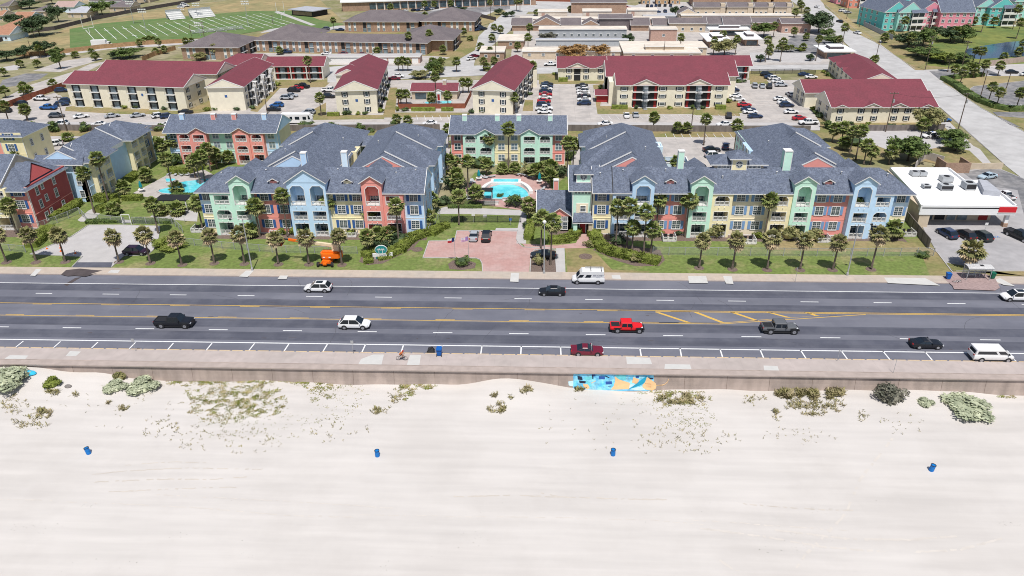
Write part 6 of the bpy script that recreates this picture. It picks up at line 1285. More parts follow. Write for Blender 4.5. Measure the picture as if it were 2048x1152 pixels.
tufts('beach_vine', 'yellow green trailing vine mat spreading down from the seawall', [(470, 785, 100, 26, 2600, 1), (450, 815, 80, 34, 2400, 1), (380, 765, 50, 8, 700, 1), (520, 805, 55, 30, 1200, 1), (640, 785, 30, 24, 500, 1), (600, 764, 270, 3, 2200, .9), (835, 772, 40, 8, 900, 1), (812, 788, 18, 14, 450, 1), (1365, 800, 60, 16, 1000, 1), (1370, 830, 60, 40, 700, .8), (1340, 785, 70, 5, 500, .8), (680, 800, 60, 40, 350, .8), (520, 850, 130, 40, 500, .8), (2020, 793, 30, 2, 200, 1), (650, 770, 60, 8, 260, .9), (1290, 800, 60, 20, 120, .7)], M_VINE, .28, .35)
tufts('dune_grass', 'brown and olive dune grass tufts on the sand along the wall', [(1600, 790, 46, 9, 2000, 1.35), (1665, 787, 24, 12, 560, 1.5), (1560, 787, 10, 8, 220, 1.2), (1630, 812, 60, 20, 900, .95), (1002, 815, 8, 13, 190, 1.1), (985, 818, 9, 8, 80, 1.0), (1052, 780, 13, 9, 170, 1.0), (988, 790, 9, 6, 70, .9), (1022, 795, 8, 6, 60, .9), (1157, 775, 12, 9, 220, 1.2), (1552, 830, 8, 13, 130, 1.0), (750, 820, 8, 12, 90, 1.0), (768, 822, 14, 9, 60, .9), (795, 793, 20, 15, 130, .9), (82, 828, 22, 11, 260, 1.0), (60, 845, 42, 14, 200, .9), (105, 785, 14, 8, 160, 1), (250, 816, 12, 6, 90, 1), (218, 810, 5, 5, 60, 1), (152, 791, 9, 3, 70, 1), (1365, 800, 50, 12, 600, 1.1), (1508, 800, 30, 12, 110, 1), (1800, 850, 50, 25, 40, .7), (680, 860, 60, 30, 90, .8), (30, 810, 30, 20, 140, .9), (320, 855, 40, 25, 100, .8), (1730, 835, 15, 15, 50, .8), (1370, 880, 110, 30, 220, .7), (450, 880, 130, 30, 220, .7), (300, 800, 250, 60, 200, .6), (1250, 850, 200, 60, 120, .6), (1600, 870, 80, 20, 90, .6)], M_DUNE, .38, 1.1, 5)
tufts('sand_debris', 'small dark dry bits scattered over the lower beach', [(80, 1055, 60, 12, 160, .5), (500, 1110, 500, 60, 120, .45), (930, 1060, 60, 40, 50, .5), (1650, 1020, 40, 8, 90, .5), (1600, 1080, 120, 30, 120, .5), (1000, 1000, 900, 60, 110, .45), (480, 1115, 30, 10, 60, .5), (180, 1010, 30, 6, 60, .5), (2020, 1050, 30, 8, 50, .5)], M_SAGE, .22, .3, 9)


# ================================================================ vehicles
def ringloft(b, sts, m, capm=None):
    "sts: list of closed rings (same count) -> skin"
    n = len(sts[0]); vs = [p for s in sts for p in s]; fs = []
    for k in range(len(sts)-1):
        for i in range(n): fs.append((k*n+i, k*n+(i+1) % n, (k+1)*n+(i+1) % n, (k+1)*n+i))
    fs.append(list(range(n))); fs.append([(len(sts)-1)*n+i for i in range(n)][::-1]); b.add(vs, fs, m)
def bodyring(x, w, zb, zt, sh=.12):
    h = zt-zb
    half = [(w*.86, zb), (w*.97, zb+h*.18), (w, zb+h*.45), (w*.985, zb+h*.72), (w*.93, zt-h*.06), (w*.72, zt)]
    return [(x, y, z) for y, z in half]+[(x, -y, z) for y, z in reversed(half)]
SPEC = {  # L, W, belt z, roof z, hood profile [(x, halfwidth factor, zbot, ztop)], cabin (x base front, x top front, x top rear, x base rear), wheel r, wheelbase ratio
 'sedan': dict(L=4.75, W=1.84, H=1.45, prof=[(-2.37, .80, .45, .78), (-2.3, .92, .3, .98), (-1.7, 1, .24, 1.02), (0, 1, .2, .98), (1.0, 1, .22, .95), (1.9, .97, .25, .86), (2.25, .88, .3, .76), (2.38, .72, .38, .62)], cab=(1.05, .35, -.95, -1.75), wr=.33, ax=(1.42, -1.4)),
 'suv': dict(L=4.8, W=1.92, H=1.72, prof=[(-2.4, .88, .42, .95), (-2.3, .96, .32, 1.04), (-1.6, 1, .28, 1.05), (0, 1, .26, 1.03), (1.0, 1, .28, 1.0), (1.75, .97, .3, .95), (2.15, .91, .36, .84), (2.4, .72, .45, .66)], cab=(1.3, .45, -1.55, -2.28), wr=.37, ax=(1.45, -1.42)),
 'pickup': dict(L=5.85, W=2.0, H=1.88, prof=[(-2.92, .93, .55, 1.12), (-2.8, .96, .45, 1.14), (-1.2, .98, .42, 1.14), (0, 1, .4, 1.18), (1.2, 1, .4, 1.18), (2.5, .97, .42, 1.12), (2.85, .92, .48, 1.0), (2.93, .82, .55, .85)], cab=(1.45, .95, -.65, -.95), wr=.42, ax=(1.95, -1.75), bed=True),
 'jeep': dict(L=5.55, W=1.9, H=1.85, prof=[(-2.75, .93, .6, 1.1), (-2.65, .95, .55, 1.12), (-1.2, .95, .5, 1.12), (0, .95, .48, 1.16), (.9, .95, .48, 1.16), (1.9, .80, .5, 1.12), (2.3, .72, .55, 1.08), (2.36, .70, .6, 1.0)], cab=(.85, .65, -1.05, -1.15), wr=.43, ax=(1.85, -1.6), bed=True, fend=True),
 'van': dict(L=5.9, W=2.06, H=2.6, prof=[(-2.95, .95, .5, 1.3), (-2.9, 1, .4, 1.35), (0, 1, .36, 1.35), (1.4, 1, .38, 1.32), (2.2, .97, .42, 1.2), (2.75, .9, .45, 1.0), (2.95, .78, .5, .8)], cab=(2.2, 1.2, -2.75, -2.88), wr=.38, ax=(2.05, -1.75)),
 'coupe': dict(L=4.8, W=1.92, H=1.38, prof=[(-2.4, .85, .42, .88), (-2.3, .95, .3, 1.0), (-1.6, 1, .24, 1.03), (0, .98, .2, .96), (1.0, .99, .22, .94), (1.9, .97, .25, .88), (2.3, .88, .3, .78), (2.4, .74, .38, .64)], cab=(.85, .1, -.75, -1.75), wr=.36, ax=(1.5, -1.35)),
}
def tube_wheel(r, w=.22):
    t = MB(); t.cyl((0, -w/2, 0), (0, w/2, 0), r, r, M_TYRE, 16); rm = MB()
    rm.cyl((0, -w/2-.012, 0), (0, w/2+.012, 0), r*.62, r*.62, M_RIM, 12)
    for k in range(5):
        a = k*1.2566; rm.box(-.02, .02, -w/2-.02, w/2+.02, -r*.1, r*.1, M_BLACK) if k == 0 else None
    return t.mesh('tyre'), rm.mesh('rim')
CARM = {}
def carmesh(kind, roof=None, win_dark=True):
    if kind in CARM: return CARM[kind]
    s = SPEC['van' if kind.startswith('van') else kind]; hw = s['W']/2; b = MB(); P = s['prof']
    H = 2.15 if kind == 'vanp' else s['H']
    low = [bodyring(x, hw*f, zb, zt) for x, f, zb, zt in P]
    ringloft(b, low, M_PAINT)
    # dark sill and wheel arches
    for ax in s['ax']:
        for sy in (-1, 1): b.cyl((ax, sy*(hw-.25), s['wr']+.03), (ax, sy*(hw+.012), s['wr']+.03), s['wr']*1.17, s['wr']*1.17, M_BLACK, 16)
    b.box(P[0][0]+.25, P[-1][0]-.3, -hw*.9, hw*.9, .2, .42, M_BLACK)
    for sx, x in ((1, P[-1][0]), (-1, P[0][0])): b.box(x-(.18 if sx > 0 else 0.02), x+(.02 if sx > 0 else .18), -hw*.72, hw*.72, .3, .52, M_BLACK if kind != 'sedan' else M_PAINT)
    # cabin glass
    xf, tf, tr, xr = s['cab']; zb = [p for p in P if p[0] <= 0][-1][3]-.03; bw = hw*.93; tw = hw*(.93 if kind[:3] == 'van' else .90 if kind == 'jeep' else .74 if kind in ('sedan', 'coupe') else .75); zr = H-.05
    zf = zb-.0; vs = [(xr, -bw, zb), (xf, -bw, zf), (xf, bw, zf), (xr, bw, zb), (tr, -tw, zr), (tf, -tw, zr), (tf, tw, zr), (tr, tw, zr)]
    isv = kind[:3] == 'van'; g = MB(); (b if isv else g).add(vs, [(0, 1, 5, 4), (1, 2, 6, 5), (2, 3, 7, 6), (3, 0, 4, 7), (4, 5, 6, 7)], M_PAINT if isv else M_CGLASS)
    # roof panel and pillars in body paint
    def roofp(x0, x1, w0, z0, z1): b.add([(x0, -w0, z0), (x1, -w0, z0), (x1, w0, z0), (x0, w0, z0), (x0+.12, -w0*.86, z1), (x1-.18, -w0*.86, z1), (x1-.18, w0*.86, z1), (x0+.12, w0*.86, z1)], [(0, 3, 2, 1), (4, 5, 6, 7), (0, 1, 5, 4), (1, 2, 6, 5), (2, 3, 7, 6), (3, 0, 4, 7)], M_PAINT)
    roofp(tr-.04, tf+.03, tw+.02, zr-.03, H)
    def side(sy, s0, s1, h0=0., h1=1., tgt=None):   # panel over the glass between fractions s0..s1 along, h0..h1 up
        def q(s_, h): 
            xb = xr+(xf-xr)*s_; xt = tr+(tf-tr)*s_; y = (bw+(tw-bw)*h+(.014 if tgt is None else .02))*sy; return (xb+(xt-xb)*h, y, zb+(zr-zb)*h)
        f = [q(s0, h0), q(s1, h0), q(s1, h1), q(s0, h1)]; (tgt or b).add(f, [(0, 1, 2, 3)] if sy < 0 else [(3, 2, 1, 0)], M_CGLASS if tgt else M_PAINT)
    for sy in (-1, 1):
        if isv:
            for s0, s1 in (((.80, .97), (.50, .70)) if kind == 'vanc' else ((.06, .64), (.72, .95))): side(sy, s0, s1, .06 if kind == 'vanc' else .1, .5 if kind == 'vanc' else .72, g)
        elif kind in ('pickup', 'jeep'): side(sy, 0, .1); side(sy, .5, .56); side(sy, .96, 1); side(sy, 0, 1, .9, 1)
        else: side(sy, 0, .05); side(sy, .44, .47); side(sy, .96, 1); side(sy, 0, 1, .95, 1)
    if isv:
        def fq(h, w0): return [(xf+(tf-xf)*h+.02, y, zb+(zr-zb)*h+.012) for y in (-w0, w0)]
        a_, c_ = fq(.06, bw*.9); e_, d_ = fq(.62 if kind == 'vanc' else .85, bw*.84)
        g.add([a_, c_, d_, e_], [(0, 1, 2, 3)], M_CGLASS); g.add([(xr-.02, -bw*.8, zb+.1), (xr-.02, bw*.8, zb+.1), (xr+(tr-xr)*.7-.02, bw*.8, zb+(zr-zb)*.7), (xr+(tr-xr)*.7-.02, -bw*.8, zb+(zr-zb)*.7)], [(0, 1, 2, 3)], M_CGLASS)
    if s.get('bed'):
        x0, x1 = P[0][0]+.12, xr-.08; zt = P[2][3]
        b.box(x0, x1, -hw*.74, hw*.74, zt-.06, zt+.012, M_BLACK)
        for sy in (-1, 1): b.box(x0, x1, sy*hw*.80-.06, sy*hw*.80+.06, zt-.1, zt+.07, M_PAINT)
        b.box(x0-.08, x0+.03, -hw*.78, hw*.78, zt-.2, zt+.07, M_PAINT)
    if s.get('fend'):
        for ax in s['ax']:
            for sy in (-1, 1): b.box(ax-.62, ax+.62, sy*hw*.84-.17, sy*hw*.84+.17, .92, 1.0, M_BLACK)
        b.box(P[-1][0], P[-1][0]+.3, -hw*.8, hw*.8, .5, .72, M_BLACK); b.box(P[0][0]-.15, P[0][0], -hw*.8, hw*.8, .5, .7, M_BLACK)
    # mirrors
    for sy in (-1, 1): b.box(xf-.38, xf-.2, min(sy*bw, sy*(hw+.16)), max(sy*bw, sy*(hw+.16)), zb+.02, zb+.2, M_BLACK if kind in ('vanc', 'vanp', 'jeep') else M_PAINT)
    xF, zF = P[-2][0], P[-2][3]; xB, zB = P[0][0], P[1][3]
    def lamp(x0, x1, z0, z1, m, w): q = MB(); q.box(x0, x1, -w/2, w/2, z0, z1, m); return q.mesh('headlight' if m is M_LIGHTL else 'taillight')
    hl = lamp(-.18, .07, -.09, .06, M_LIGHTL, .36); tl = lamp(-.03, .12, -.16, .07, M_TAIL, .3)
    me = b.mesh('body'); CARM[kind] = (me, g.mesh('windows'), hl, tl, tube_wheel(s['wr']), s, (xF, zF, xB, zB, hw)); return CARM[kind]
def car(kind, label, group, x, y, rz, color, detail=2, cat='car', z=.0, sc=1.0, name='parked_car'):
    me, gl, hl, tl, (ty, ri), s, (xF, zF, xB, zB, hw) = carmesh(kind)
    E = empty(name, label, cat, group, (x, y, z), math.radians(rz)); E.scale = (sc, sc, sc)
    o = put('body', me, E); o.color = (*color, 1); put('windows', gl, E)
    if detail >= 1:
        for ax in s['ax']:
            for sy in (-1, 1):
                w_ = put('wheel', ty, E, loc=(ax, sy*(hw-.1), s['wr'])); 
                if detail >= 2: put('rim', ri, w_)
    if detail >= 2:
        for sy in (-1, 1): put('headlight', hl, E, loc=(xF+.0, sy*hw*.70, zF-.1)); put('taillight', tl, E, loc=(xB-.0, sy*hw*.72, zB-.1))
    return E
W_ = (.78, .78, .78); K_ = (.012, .013, .018); S_ = (.42, .44, .47); GR = (.12, .125, .14); NB = (.02, .04, .10); RD = (.45, .02, .03); BL = (.02, .12, .38); MR = (.16, .012, .03); BG = (.5, .46, .4)
def carp(kind, label, px, py, rz, color, group=None, detail=2, cat=None, sc=1.0, name='parked_car'):
    "px,py: ground point under the middle of the car"
    p = G(px, py); z = p_ground(p.x, p.y)
    return car(kind, label, group, p.x, p.y, rz, color, detail, cat or {'pickup': 'pickup truck', 'jeep': 'pickup truck', 'van': 'van', 'vanc': 'van', 'vanp': 'van', 'suv': 'car'}.get(kind, 'car'), z, sc, name)
def p_ground(x, y):
    if y < 93.8 or 119.7 < y < 122.4: return .15
    if y < 119.7: return .01
    return min(.10, .02+max(0, y-122)*.0004)
RG = 'vehicles driving on the seawall road'
E = carp('suv', 'white SUV with black sunroof driving left in the far lane', 637, 581, 180, W_, RG)
b = MB(); b.box(-1.0, .2, -.46, .46, 1.70, 1.735, M_CGLASS); SUNR = b.mesh('sunroof'); put('sunroof', SUNR, E)
carp('sedan', 'black sedan driving left in the far lane near the white work van', 1104, 588, 180, K_, RG, sc=.98)
E = carp('vanc', 'white high roof work van with roof ladders parked against the far kerb', 1176, 564, 180, W_, sc=.98, name='work_van')
bb = MB()
for y in (-.75, -.35): bb.box(-2.6, .6, y-.025, y+.025, 2.74, 2.79, M_METAL)
for i in range(10): bb.box(-2.5+i*.32, -2.47+i*.32, -.75, -.35, 2.75, 2.78, M_METAL)
for x in (-2.3, -.4): bb.box(x-.04, x+.04, -.85, .85, 2.6, 2.78, M_BLACK)
for x in (-2.3, -.4): bb.box(x-.05, x+.05, .82, .9, 2.3, 2.78, M_BLACK)
bb.build('ladder_rack', E)
def text(parent, s, size, loc, rot, m, name='lettering', ext=.004):
    c = bpy.data.curves.new(name, 'FONT'); c.body = s; c.size = size; c.extrude = ext; c.align_x = 'CENTER'; c.resolution_u = 2; c.materials.append(m)
    t = bpy.data.objects.new(name+'_curve', c); COL.objects.link(t); bpy.context.view_layer.update(); me = bpy.data.meshes.new_from_object(t); bpy.data.objects.remove(t); bpy.data.curves.remove(c)
    o = put(name, me, parent, loc=loc); o.rotation_euler = rot; return o
text(E, 'WE COZY', .42, (-1.75, 1.04, 1.72), (math.pi/2, 0, math.pi), mat('navy_lettering', (.03, .04, .12))); text(E, 'SERVICE', .2, (-1.75, 1.04, 1.45), (math.pi/2, 0, math.pi), mat('grey_lettering', (.35, .38, .5)))
put('sunroof', SUNR, carp('suv', 'white SUV with sunroof driving left at the right edge', 2030, 599, 180, W_, RG, sc=1.0))
carp('pickup', 'large black crew cab pickup driving right in the near inner lane', 351, 651, 0, K_, RG, sc=1.06)
carp('suv', 'white SUV driving right behind the black pickup', 710, 654, 0, W_, RG, sc=1.05)
carp('jeep', 'bright red open bed off-road pickup driving right', 1254, 661, 0, (.75, .015, .02), RG); carp('jeep', 'matte grey off-road pickup driving right', 1559, 663, 0, (.13, .135, .145), RG, sc=1.06)
carp('coupe', 'black sports coupe driving right in the nearest lane', 1850, 693, 0, K_, RG, sc=.97); carp('coupe', 'dark red sedan parked in the bay beside the seawall promenade', 1174, 707, 0, MR, sc=1.02); carp('vanp', 'white passenger van parked at the right end of the seawall bays', 1979, 718, 0, W_, sc=1.0, name='passenger_van')
CG = 'cars on the resort driveways'
carp('suv', 'dark purple car parked on the left driveway', 274, 508, 0, (.03, .012, .03), CG); carp('sedan', 'silver sedan nose up at the top of the pink driveway', 948, 476, 90, S_, CG); carp('suv', 'black car beside the silver sedan on the pink driveway', 973, 477, 90, K_, CG); carp('sedan', 'black sedan in the shade of the entrance palms', 1086, 515, 180, (.02, .025, .03), CG, sc=1.02)
SG = 'cars on the white store lot'
carp('suv', 'dark blue car, left of the three parked at the store front', 1892, 472, 103, NB, SG); carp('suv', 'dark brown car, middle of the three parked at the store front', 1928, 475, 103, (.03, .022, .022), SG); carp('suv', 'dark green grey car, right of the three parked at the store front', 1961, 477, 103, (.03, .04, .04), SG)
carp('pickup', 'black pickup at the right edge of the store lot', 2036, 477, -70, K_, SG); carp('sedan', 'silver sedan driving behind the store', 1974, 357, 200, (.45, .55, .62), SG); carp('pickup', 'white pickup with open bed behind the store', 2011, 395, 100, W_, SG, sc=.8)
LG = 'cars on the rear parking lot'
carp('sedan', 'dark blue car on the right of the rear resort lot', 1451, 296, 75, NB, LG); carp('sedan', 'black sedan beyond the white SUV on the rear resort lot', 1423, 303, 5, K_, LG); carp('suv', 'white SUV beside the black sedan on the rear resort lot', 1427, 315, 5, W_, LG); carp('suv', 'white SUV driving on the rear left resort drive', 108, 292, 205, W_, LG)
# motorhome
p = G(604, 247); E = empty('motorhome', 'white motorhome with black windows parked beyond the blue end gable', 'motorhome', None, (p.x-1, p.y, .03))
b = MB(); b.box(-5, 3.2, -1.2, 1.2, .5, 3.1, M_TRIM); b.xz([(3.2, .5), (4.3, .5), (4.3, 1.5), (3.7, 3.0), (3.2, 3.1)], -1.18, 1.18, M_TRIM); b.box(-5.05, 3.4, -1.22, 1.22, 3.0, 3.12, M_WFLAT); b.build('body', E)
b = MB()
for x0, x1 in ((-4.2, -3.2), (-2.2, -1.4), (-.6, .8), (1.8, 2.9)): b.box(x0, x1, -1.23, -1.17, 1.5, 2.4, M_CGLASS)
b.xz([(3.45, 1.6), (4.25, 1.6), (3.78, 2.8), (3.45, 2.8)], -1.2, 1.2, M_CGLASS); b.build('windows', E)
for x in (-3.2, 3.0):
    for y in (-1.0, 1.0): put('wheel', tube_wheel(.45)[0], E, loc=(x, y, .45))
# delivery truck on the dirt road
p = G(206, 95); E = empty('box_truck', 'white box truck on the dirt road beside the football field', 'truck', None, (p.x, p.y, .03), math.radians(8))
b = MB(); b.box(-4.5, 2.2, -1.2, 1.2, .9, 3.5, M_TRIM); b.build('cargo_box', E); b = MB(); b.xz([(2.4, .6), (4.8, .6), (4.8, 1.5), (3.7, 1.7), (3.3, 2.6), (2.4, 2.6)], -1.05, 1.05, M_TRIM); b.box(3.35, 3.75, -1.0, 1.0, 1.7, 2.4, M_CGLASS); b.build('cab', E)
for x in (-2.8, 3.9):
    for y in (-1.0, 1.0): put('wheel', tube_wheel(.5)[0], E, loc=(x, y, .5))
# car park rows: (colour, kind) lists
CN = {'w': (W_, 'white'), 'k': (K_, 'black'), 's': (S_, 'silver'), 'g': (GR, 'grey'), 'n': (NB, 'dark blue'), 'r': (RD, 'red'), 'b': (BL, 'bright blue'), 'm': (MR, 'maroon'), 't': (BG, 'beige')}
KN = {'s': ('sedan', 'sedan'), 'u': ('suv', 'SUV'), 'p': ('pickup', 'pickup'), 'c': ('coupe', 'coupe'), 'v': ('vanp', 'van')}
def row(group, place, items, detail=1):
    cnt = {}; tot = {}
    for it in items: tot[it[0][:2]] = tot.get(it[0][:2], 0)+1
    for code, px, py, rz in items:
        c, cn = CN[code[0]]; k, kn = KN[code[1]]; q = cnt.get(code, 0); cnt[code] = q+1
        lab = '%s%s %s %s' % ((ordn(q)+' ') if tot[code] > 1 else '', cn, kn, place)
        carp(k, lab, px, py, rz, c, group, detail, sc=.97)
row('cars in the left row before the two storey cream wing', 'from front, left row before the cream wing', [(('ws', 'wp', 'nu', 'rs', 'ws', 'rs', 'nu', 'wu', 'nu', 'ks')[i], x, y, 2) for i, (x, y) in enumerate([(1089, 227), (1088, 221), (1087, 213), (1088, 205), (1090, 198), (1091, 192), (1091, 186), (1092, 181), (1093, 176), (1094, 171)])])
row('cars in the right row before the two storey cream wing', 'from front, right row before the cream wing', [(('nu', 'ws', 'ks', 'ws', 'wu', 'ss', 'ks')[i], x, y, 182) for i, (x, y) in enumerate([(1168, 210), (1168, 202), (1168, 196), (1167, 190), (1166, 185), (1165, 179), (1163, 174)])])
row('cars in front of the two pediment block', 'parked nose out in front of the two pediment block', [('ws', 1253, 234, 88), ('ss', 1271, 233, 88)])
row('cars beside the two pediment block', 'beside the right end of the two pediment block', [('ku', 1457, 235, 80), ('ns', 1510, 236, 5), ('ws', 1500, 227, 5), ('ns', 1496, 222, 5), ('rs', 1488, 213, 5), ('ws', 1476, 202, 5), ('ws', 1470, 195, 5), ('ss', 1466, 190, 5), ('nu', 1465, 183, 5), ('ws', 1460, 177, 5), ('su', 1509, 175, 80), ('ss', 1524, 175, 80), ('ku', 1538, 176, 80)])
row('cars along the red roofed avenue block', 'in the car park left of the avenue red roofs', [('ss', 1562, 173, 5), ('ws', 1555, 166, 5), ('wu', 1548, 160, 5), ('ns', 1540, 157, 5), ('ku', 1533, 152, 5), ('ns', 1608, 152, 5), ('ws', 1622, 157, 5), ('ss', 1580, 192, 100), ('ws', 1560, 201, 5), ('ws', 1568, 208, 5), ('nu', 1573, 214, 5), ('ws', 1582, 227, 5), ('rs', 1599, 240, 5), ('wp', 1616, 249, 185)])
row('cars in the parking court of the stair gallery block', 'in the court with the bright blue cars', [('kp', 605, 176, -15), ('rs', 595, 179, 0), ('ku', 588, 184, 0), ('ss', 583, 194, 0), ('su', 574, 199, 0), ('bu', 554, 214, 180), ('ks', 548, 222, 0), ('wp', 660, 184, 0), ('ku', 657, 196, 0), ('su', 617, 228, 175), ('ws', 612, 235, 175)])
row('cars at the far left car park', 'on the car park at the far left', [('wp', 84, 201, 175), ('bp', 98, 219, 175), ('nu', 124, 212, 25), ('nu', 134, 205, 20), ('ku', 42, 211, 175), ('ku', 10, 225, 178), ('gu', 114, 235, 15), ('nu', 124, 184, 10)])
row('cars in the bays below the long left red roof', 'in the bays below the long left red roof', [('ws', 163, 236, 35), ('ss', 225, 235, 35), ('ss', 276, 234, 35), ('wu', 319, 235, 40), ('nu', 336, 236, 30), ('ks', 372, 227, 10)])
row('cars on the lane behind the board fence', 'partly hidden behind the grey board fence', [('wu', 123, 251, 190), ('ws', 198, 252, 190), ('ws', 335, 252, 190), ('ns', 352, 250, 190), ('ws', 860, 250, 190), ('ws', 1210, 251, 190), ('ws', 1448, 252, 190)])
row('cars at the back street corner', 'near the back street', [('ms', 789, 160, 5), ('ws', 797, 155, 5), ('ws', 942, 120, 40), ('ms', 949, 115, 40), ('wp', 1102, 132, 180)])
row('cars in front of the long brick block', 'parked in front of the long brick block', [('np', 572, 107, 180), ('ws', 653, 110, 180), ('ms', 686, 110, 180), ('ms', 723, 111, 180), ('ws', 749, 112, 180), ('ks', 779, 112, 180), ('su', 833, 114, 180)])
row('cars beside the middle brick blocks', 'on the drive between the brick blocks and the football field', [('gu', 651, 60, 175), ('ns', 680, 62, 175), ('nu', 960, 57, 60), ('ks', 968, 60, 60), ('ns', 955, 62, 60)], 0)
row('cars in the school car park', 'in the school car park rows', [('ws', 773, 28, 60), ('nu', 785, 27, 60), ('ns', 795, 26, 60), ('ks', 800, 24, 60), ('ws', 811, 24, 60), ('ks', 828, 22, 60), ('ns', 838, 22, 60), ('ws', 845, 21, 60), ('nu', 855, 21, 60), ('ss', 866, 19, 60), ('ks', 872, 18, 60), ('wp', 890, 11, 180), ('ku', 904, 17, 60), ('ss', 914, 15, 60), ('ns', 921, 15, 60), ('ws', 928, 13, 60), ('ws', 936, 13, 60), ('ns', 946, 12, 60), ('ks', 953, 12, 60), ('ku', 968, 10, 60), ('nu', 997, 5, 0), ('ns', 1003, 5, 0), ('ws', 985, 1, 0), ('ss', 975, 2, 0)], 0)
row('cars in the lot at the top centre', 'in the small lot at the top right of centre', [('ku', 1295, 14, 80), ('ns', 1303, 14, 80), ('ns', 1312, 13, 80), ('ku', 1319, 13, 80), ('ks', 1330, 13, 80), ('nu', 1341, 13, 80), ('nu', 1330, 25, 90), ('ks', 1367, 17, 30), ('ws', 1371, 21, 20), ('rs', 1254, 17, 0), ('ks', 1296, 22, 30), ('ns', 1315, 26, 40)], 0)
row('cars driving on the avenue', 'driving on the pale avenue', [('ws', 1634, 16, 105), ('ks', 1679, 45, 105), ('ws', 1714, 68, 105)], 1)
row('cars at the condominium lot', 'by the condominium lot', [('wu', 1685, 24, 10), ('ss', 1695, 27, 10), ('ku', 1738, 30, -30), ('gu', 1744, 26, -30)], 0)
row('cars at the right side streets', 'at the right side streets', [('ks', 2023, 147, 0), ('ws', 2052, 152, 0), ('nu', 2040, 190, 90), ('bs', 1885, 243, 0)], 1)
row('cars at the dry field', 'parked on the dry field above the bleachers', [('wu', 368, 11, 20), ('su', 362, 16, 15), ('wp', 370, 14, 20)], 0)
E = carp('suv', 'white and black patrol car on the drive behind the right apartments', 1862, 276, 185, W_, None, 2, 'patrol car', name='patrol_car')
b = MB(); b.box(-.8, .6, -.985, .985, .4, 1.0, M_BLACK); b.box(-.1, .1, -.5, .5, 1.74, 1.84, M_BLUEP); b.build('door_panel', E)

# ================================================================ pools and garden furniture
def pool(label, pts, rim=.35, deckm=None):
    P = [G(x, y) for x, y in pts]; c = sum(P, Vector())/len(P); E = empty('swimming_pool', label, 'swimming pool', None, (c.x, c.y, 0)); z = ZC[0]+.01
    b = MB(); b.add([(p.x, p.y, z+.03) for p in P], [list(range(len(P)))], M_WATER); w_ = b.mesh('water'); bput('water', w_, E)
    b = MB()
    for p, q in zip(P, P[1:]+P[:1]):
        d = (q-p).normalized(); n = Vector((-d.y, d.x, 0))*rim; b.prism([(p.x, p.y), (q.x, q.y), ((q-n).x, (q-n).y), ((p-n).x, (p-n).y)], z-.02, z+.1, deckm or M_CONCW)
    bput('coping', b.mesh('coping'), E); return E
def ell(cx, cy, rx, ry, a0, a1, n): return [(cx+rx*math.cos(math.radians(a0+(a1-a0)*i/n)), cy-ry*math.sin(math.radians(a0+(a1-a0)*i/n))) for i in range(n+1)]
c0 = (1012.5, 385)
E = pool('large oval turquoise pool with curved back wall in the central court', ell(1012, 393, 45, 23, 5, 175, 16)+[(969, 397), (985, 398.5), (1012, 399), (1040, 397.5), (1056, 393.5)])
b = MB(); A = ell(1012, 391, 50, 28, 8, 60, 8)
for seg in (ell(1012, 392, 47, 27, 8, 62, 8), ell(1012, 392, 47, 27, 118, 172, 8)):
    P = [G(*q) for q in seg]; 
    for p, q in zip(P, P[1:]):
        d = (q-p).normalized(); n = Vector((-d.y, d.x, 0))*.9; b.prism([(p.x, p.y), (q.x, q.y), ((q-n).x, (q-n).y), ((p-n).x, (p-n).y)], 0, .7, M_TRIM)
bput('raised_wall', b.mesh('raised_wall'), E)
c = G(1012, 367); b = MB(); b.box(c.x-3.6, c.x+3.6, c.y-1.4, c.y+1.4, 0, .75, M_TRIM); b.box(c.x-3.0, c.x+3.0, c.y-.8, c.y+1.0, .75, .78, M_WATER); bput('raised_spa', b.mesh('raised_spa'), E)
pool('free-form pale blue pool on the left court', [(313, 384), (318, 380), (330, 377), (345, 374), (357, 366), (370, 363), (390, 361), (412, 358), (425, 356), (420, 370), (408, 384), (395, 388), (370, 390), (340, 390), (322, 388)])
pool('small round spa pool above the free-form pool', [(329, 360), (330, 357.5), (340, 357.5), (352, 358), (353, 361), (343, 365), (332, 366)], .25)
pool('turquoise pool inside the reddish board fence behind the red roofed pool house', [(846, 205), (862, 203), (905, 202), (904, 211), (888, 212), (855, 211)])
sheet('pool_deck', [(800, 195), (940, 193), (928, 216), (797, 216)], M_CONC, .01)
def umb(label, px, py):
    p = G(px, py); E = empty('closed_parasol', label, 'parasol', 'closed teal parasols', tuple(p)); b = MB(); b.cyl((0, 0, 0), (0, 0, 2.7), .03, .03, M_TRIM, 6); b.build('pole', E)
    b = MB(); b.lathe([(.12, 2.75), (.3, 2.2), (.42, 1.4), (.36, 1.2)], M_TEALF, n=8); b.build('canopy', E); b = MB(); b.lathe([(.5, .0), (.5, .06)], M_TRIM, n=10); b.lathe([(.75, .72), (.75, .78)], M_TRIM, n=12); b.build('table_top', E)
umb('closed teal parasol over a white table, left of the oval pool', 958, 361); umb('closed teal parasol over a white table, right of the oval pool', 1079, 367); umb('closed teal parasol left of the free-form pool', 284, 384)
def lounger():
    a = MB(); a.box(-.3, .3, -1.0, .35, .28, .34, M_GREYW); a.add([(-.3, .35, .3), (.3, .35, .3), (.3, .9, .75), (-.3, .9, .75)], [(0, 1, 2, 3)], M_GREYW)
    l = MB(); [l.box(x-.03, x+.03, y-.03, y+.03, 0, .3, M_BLACK) for x in (-.25, .25) for y in (-.9, .3)]; return a.mesh('seat'), l.mesh('frame')
LS, LF = lounger()
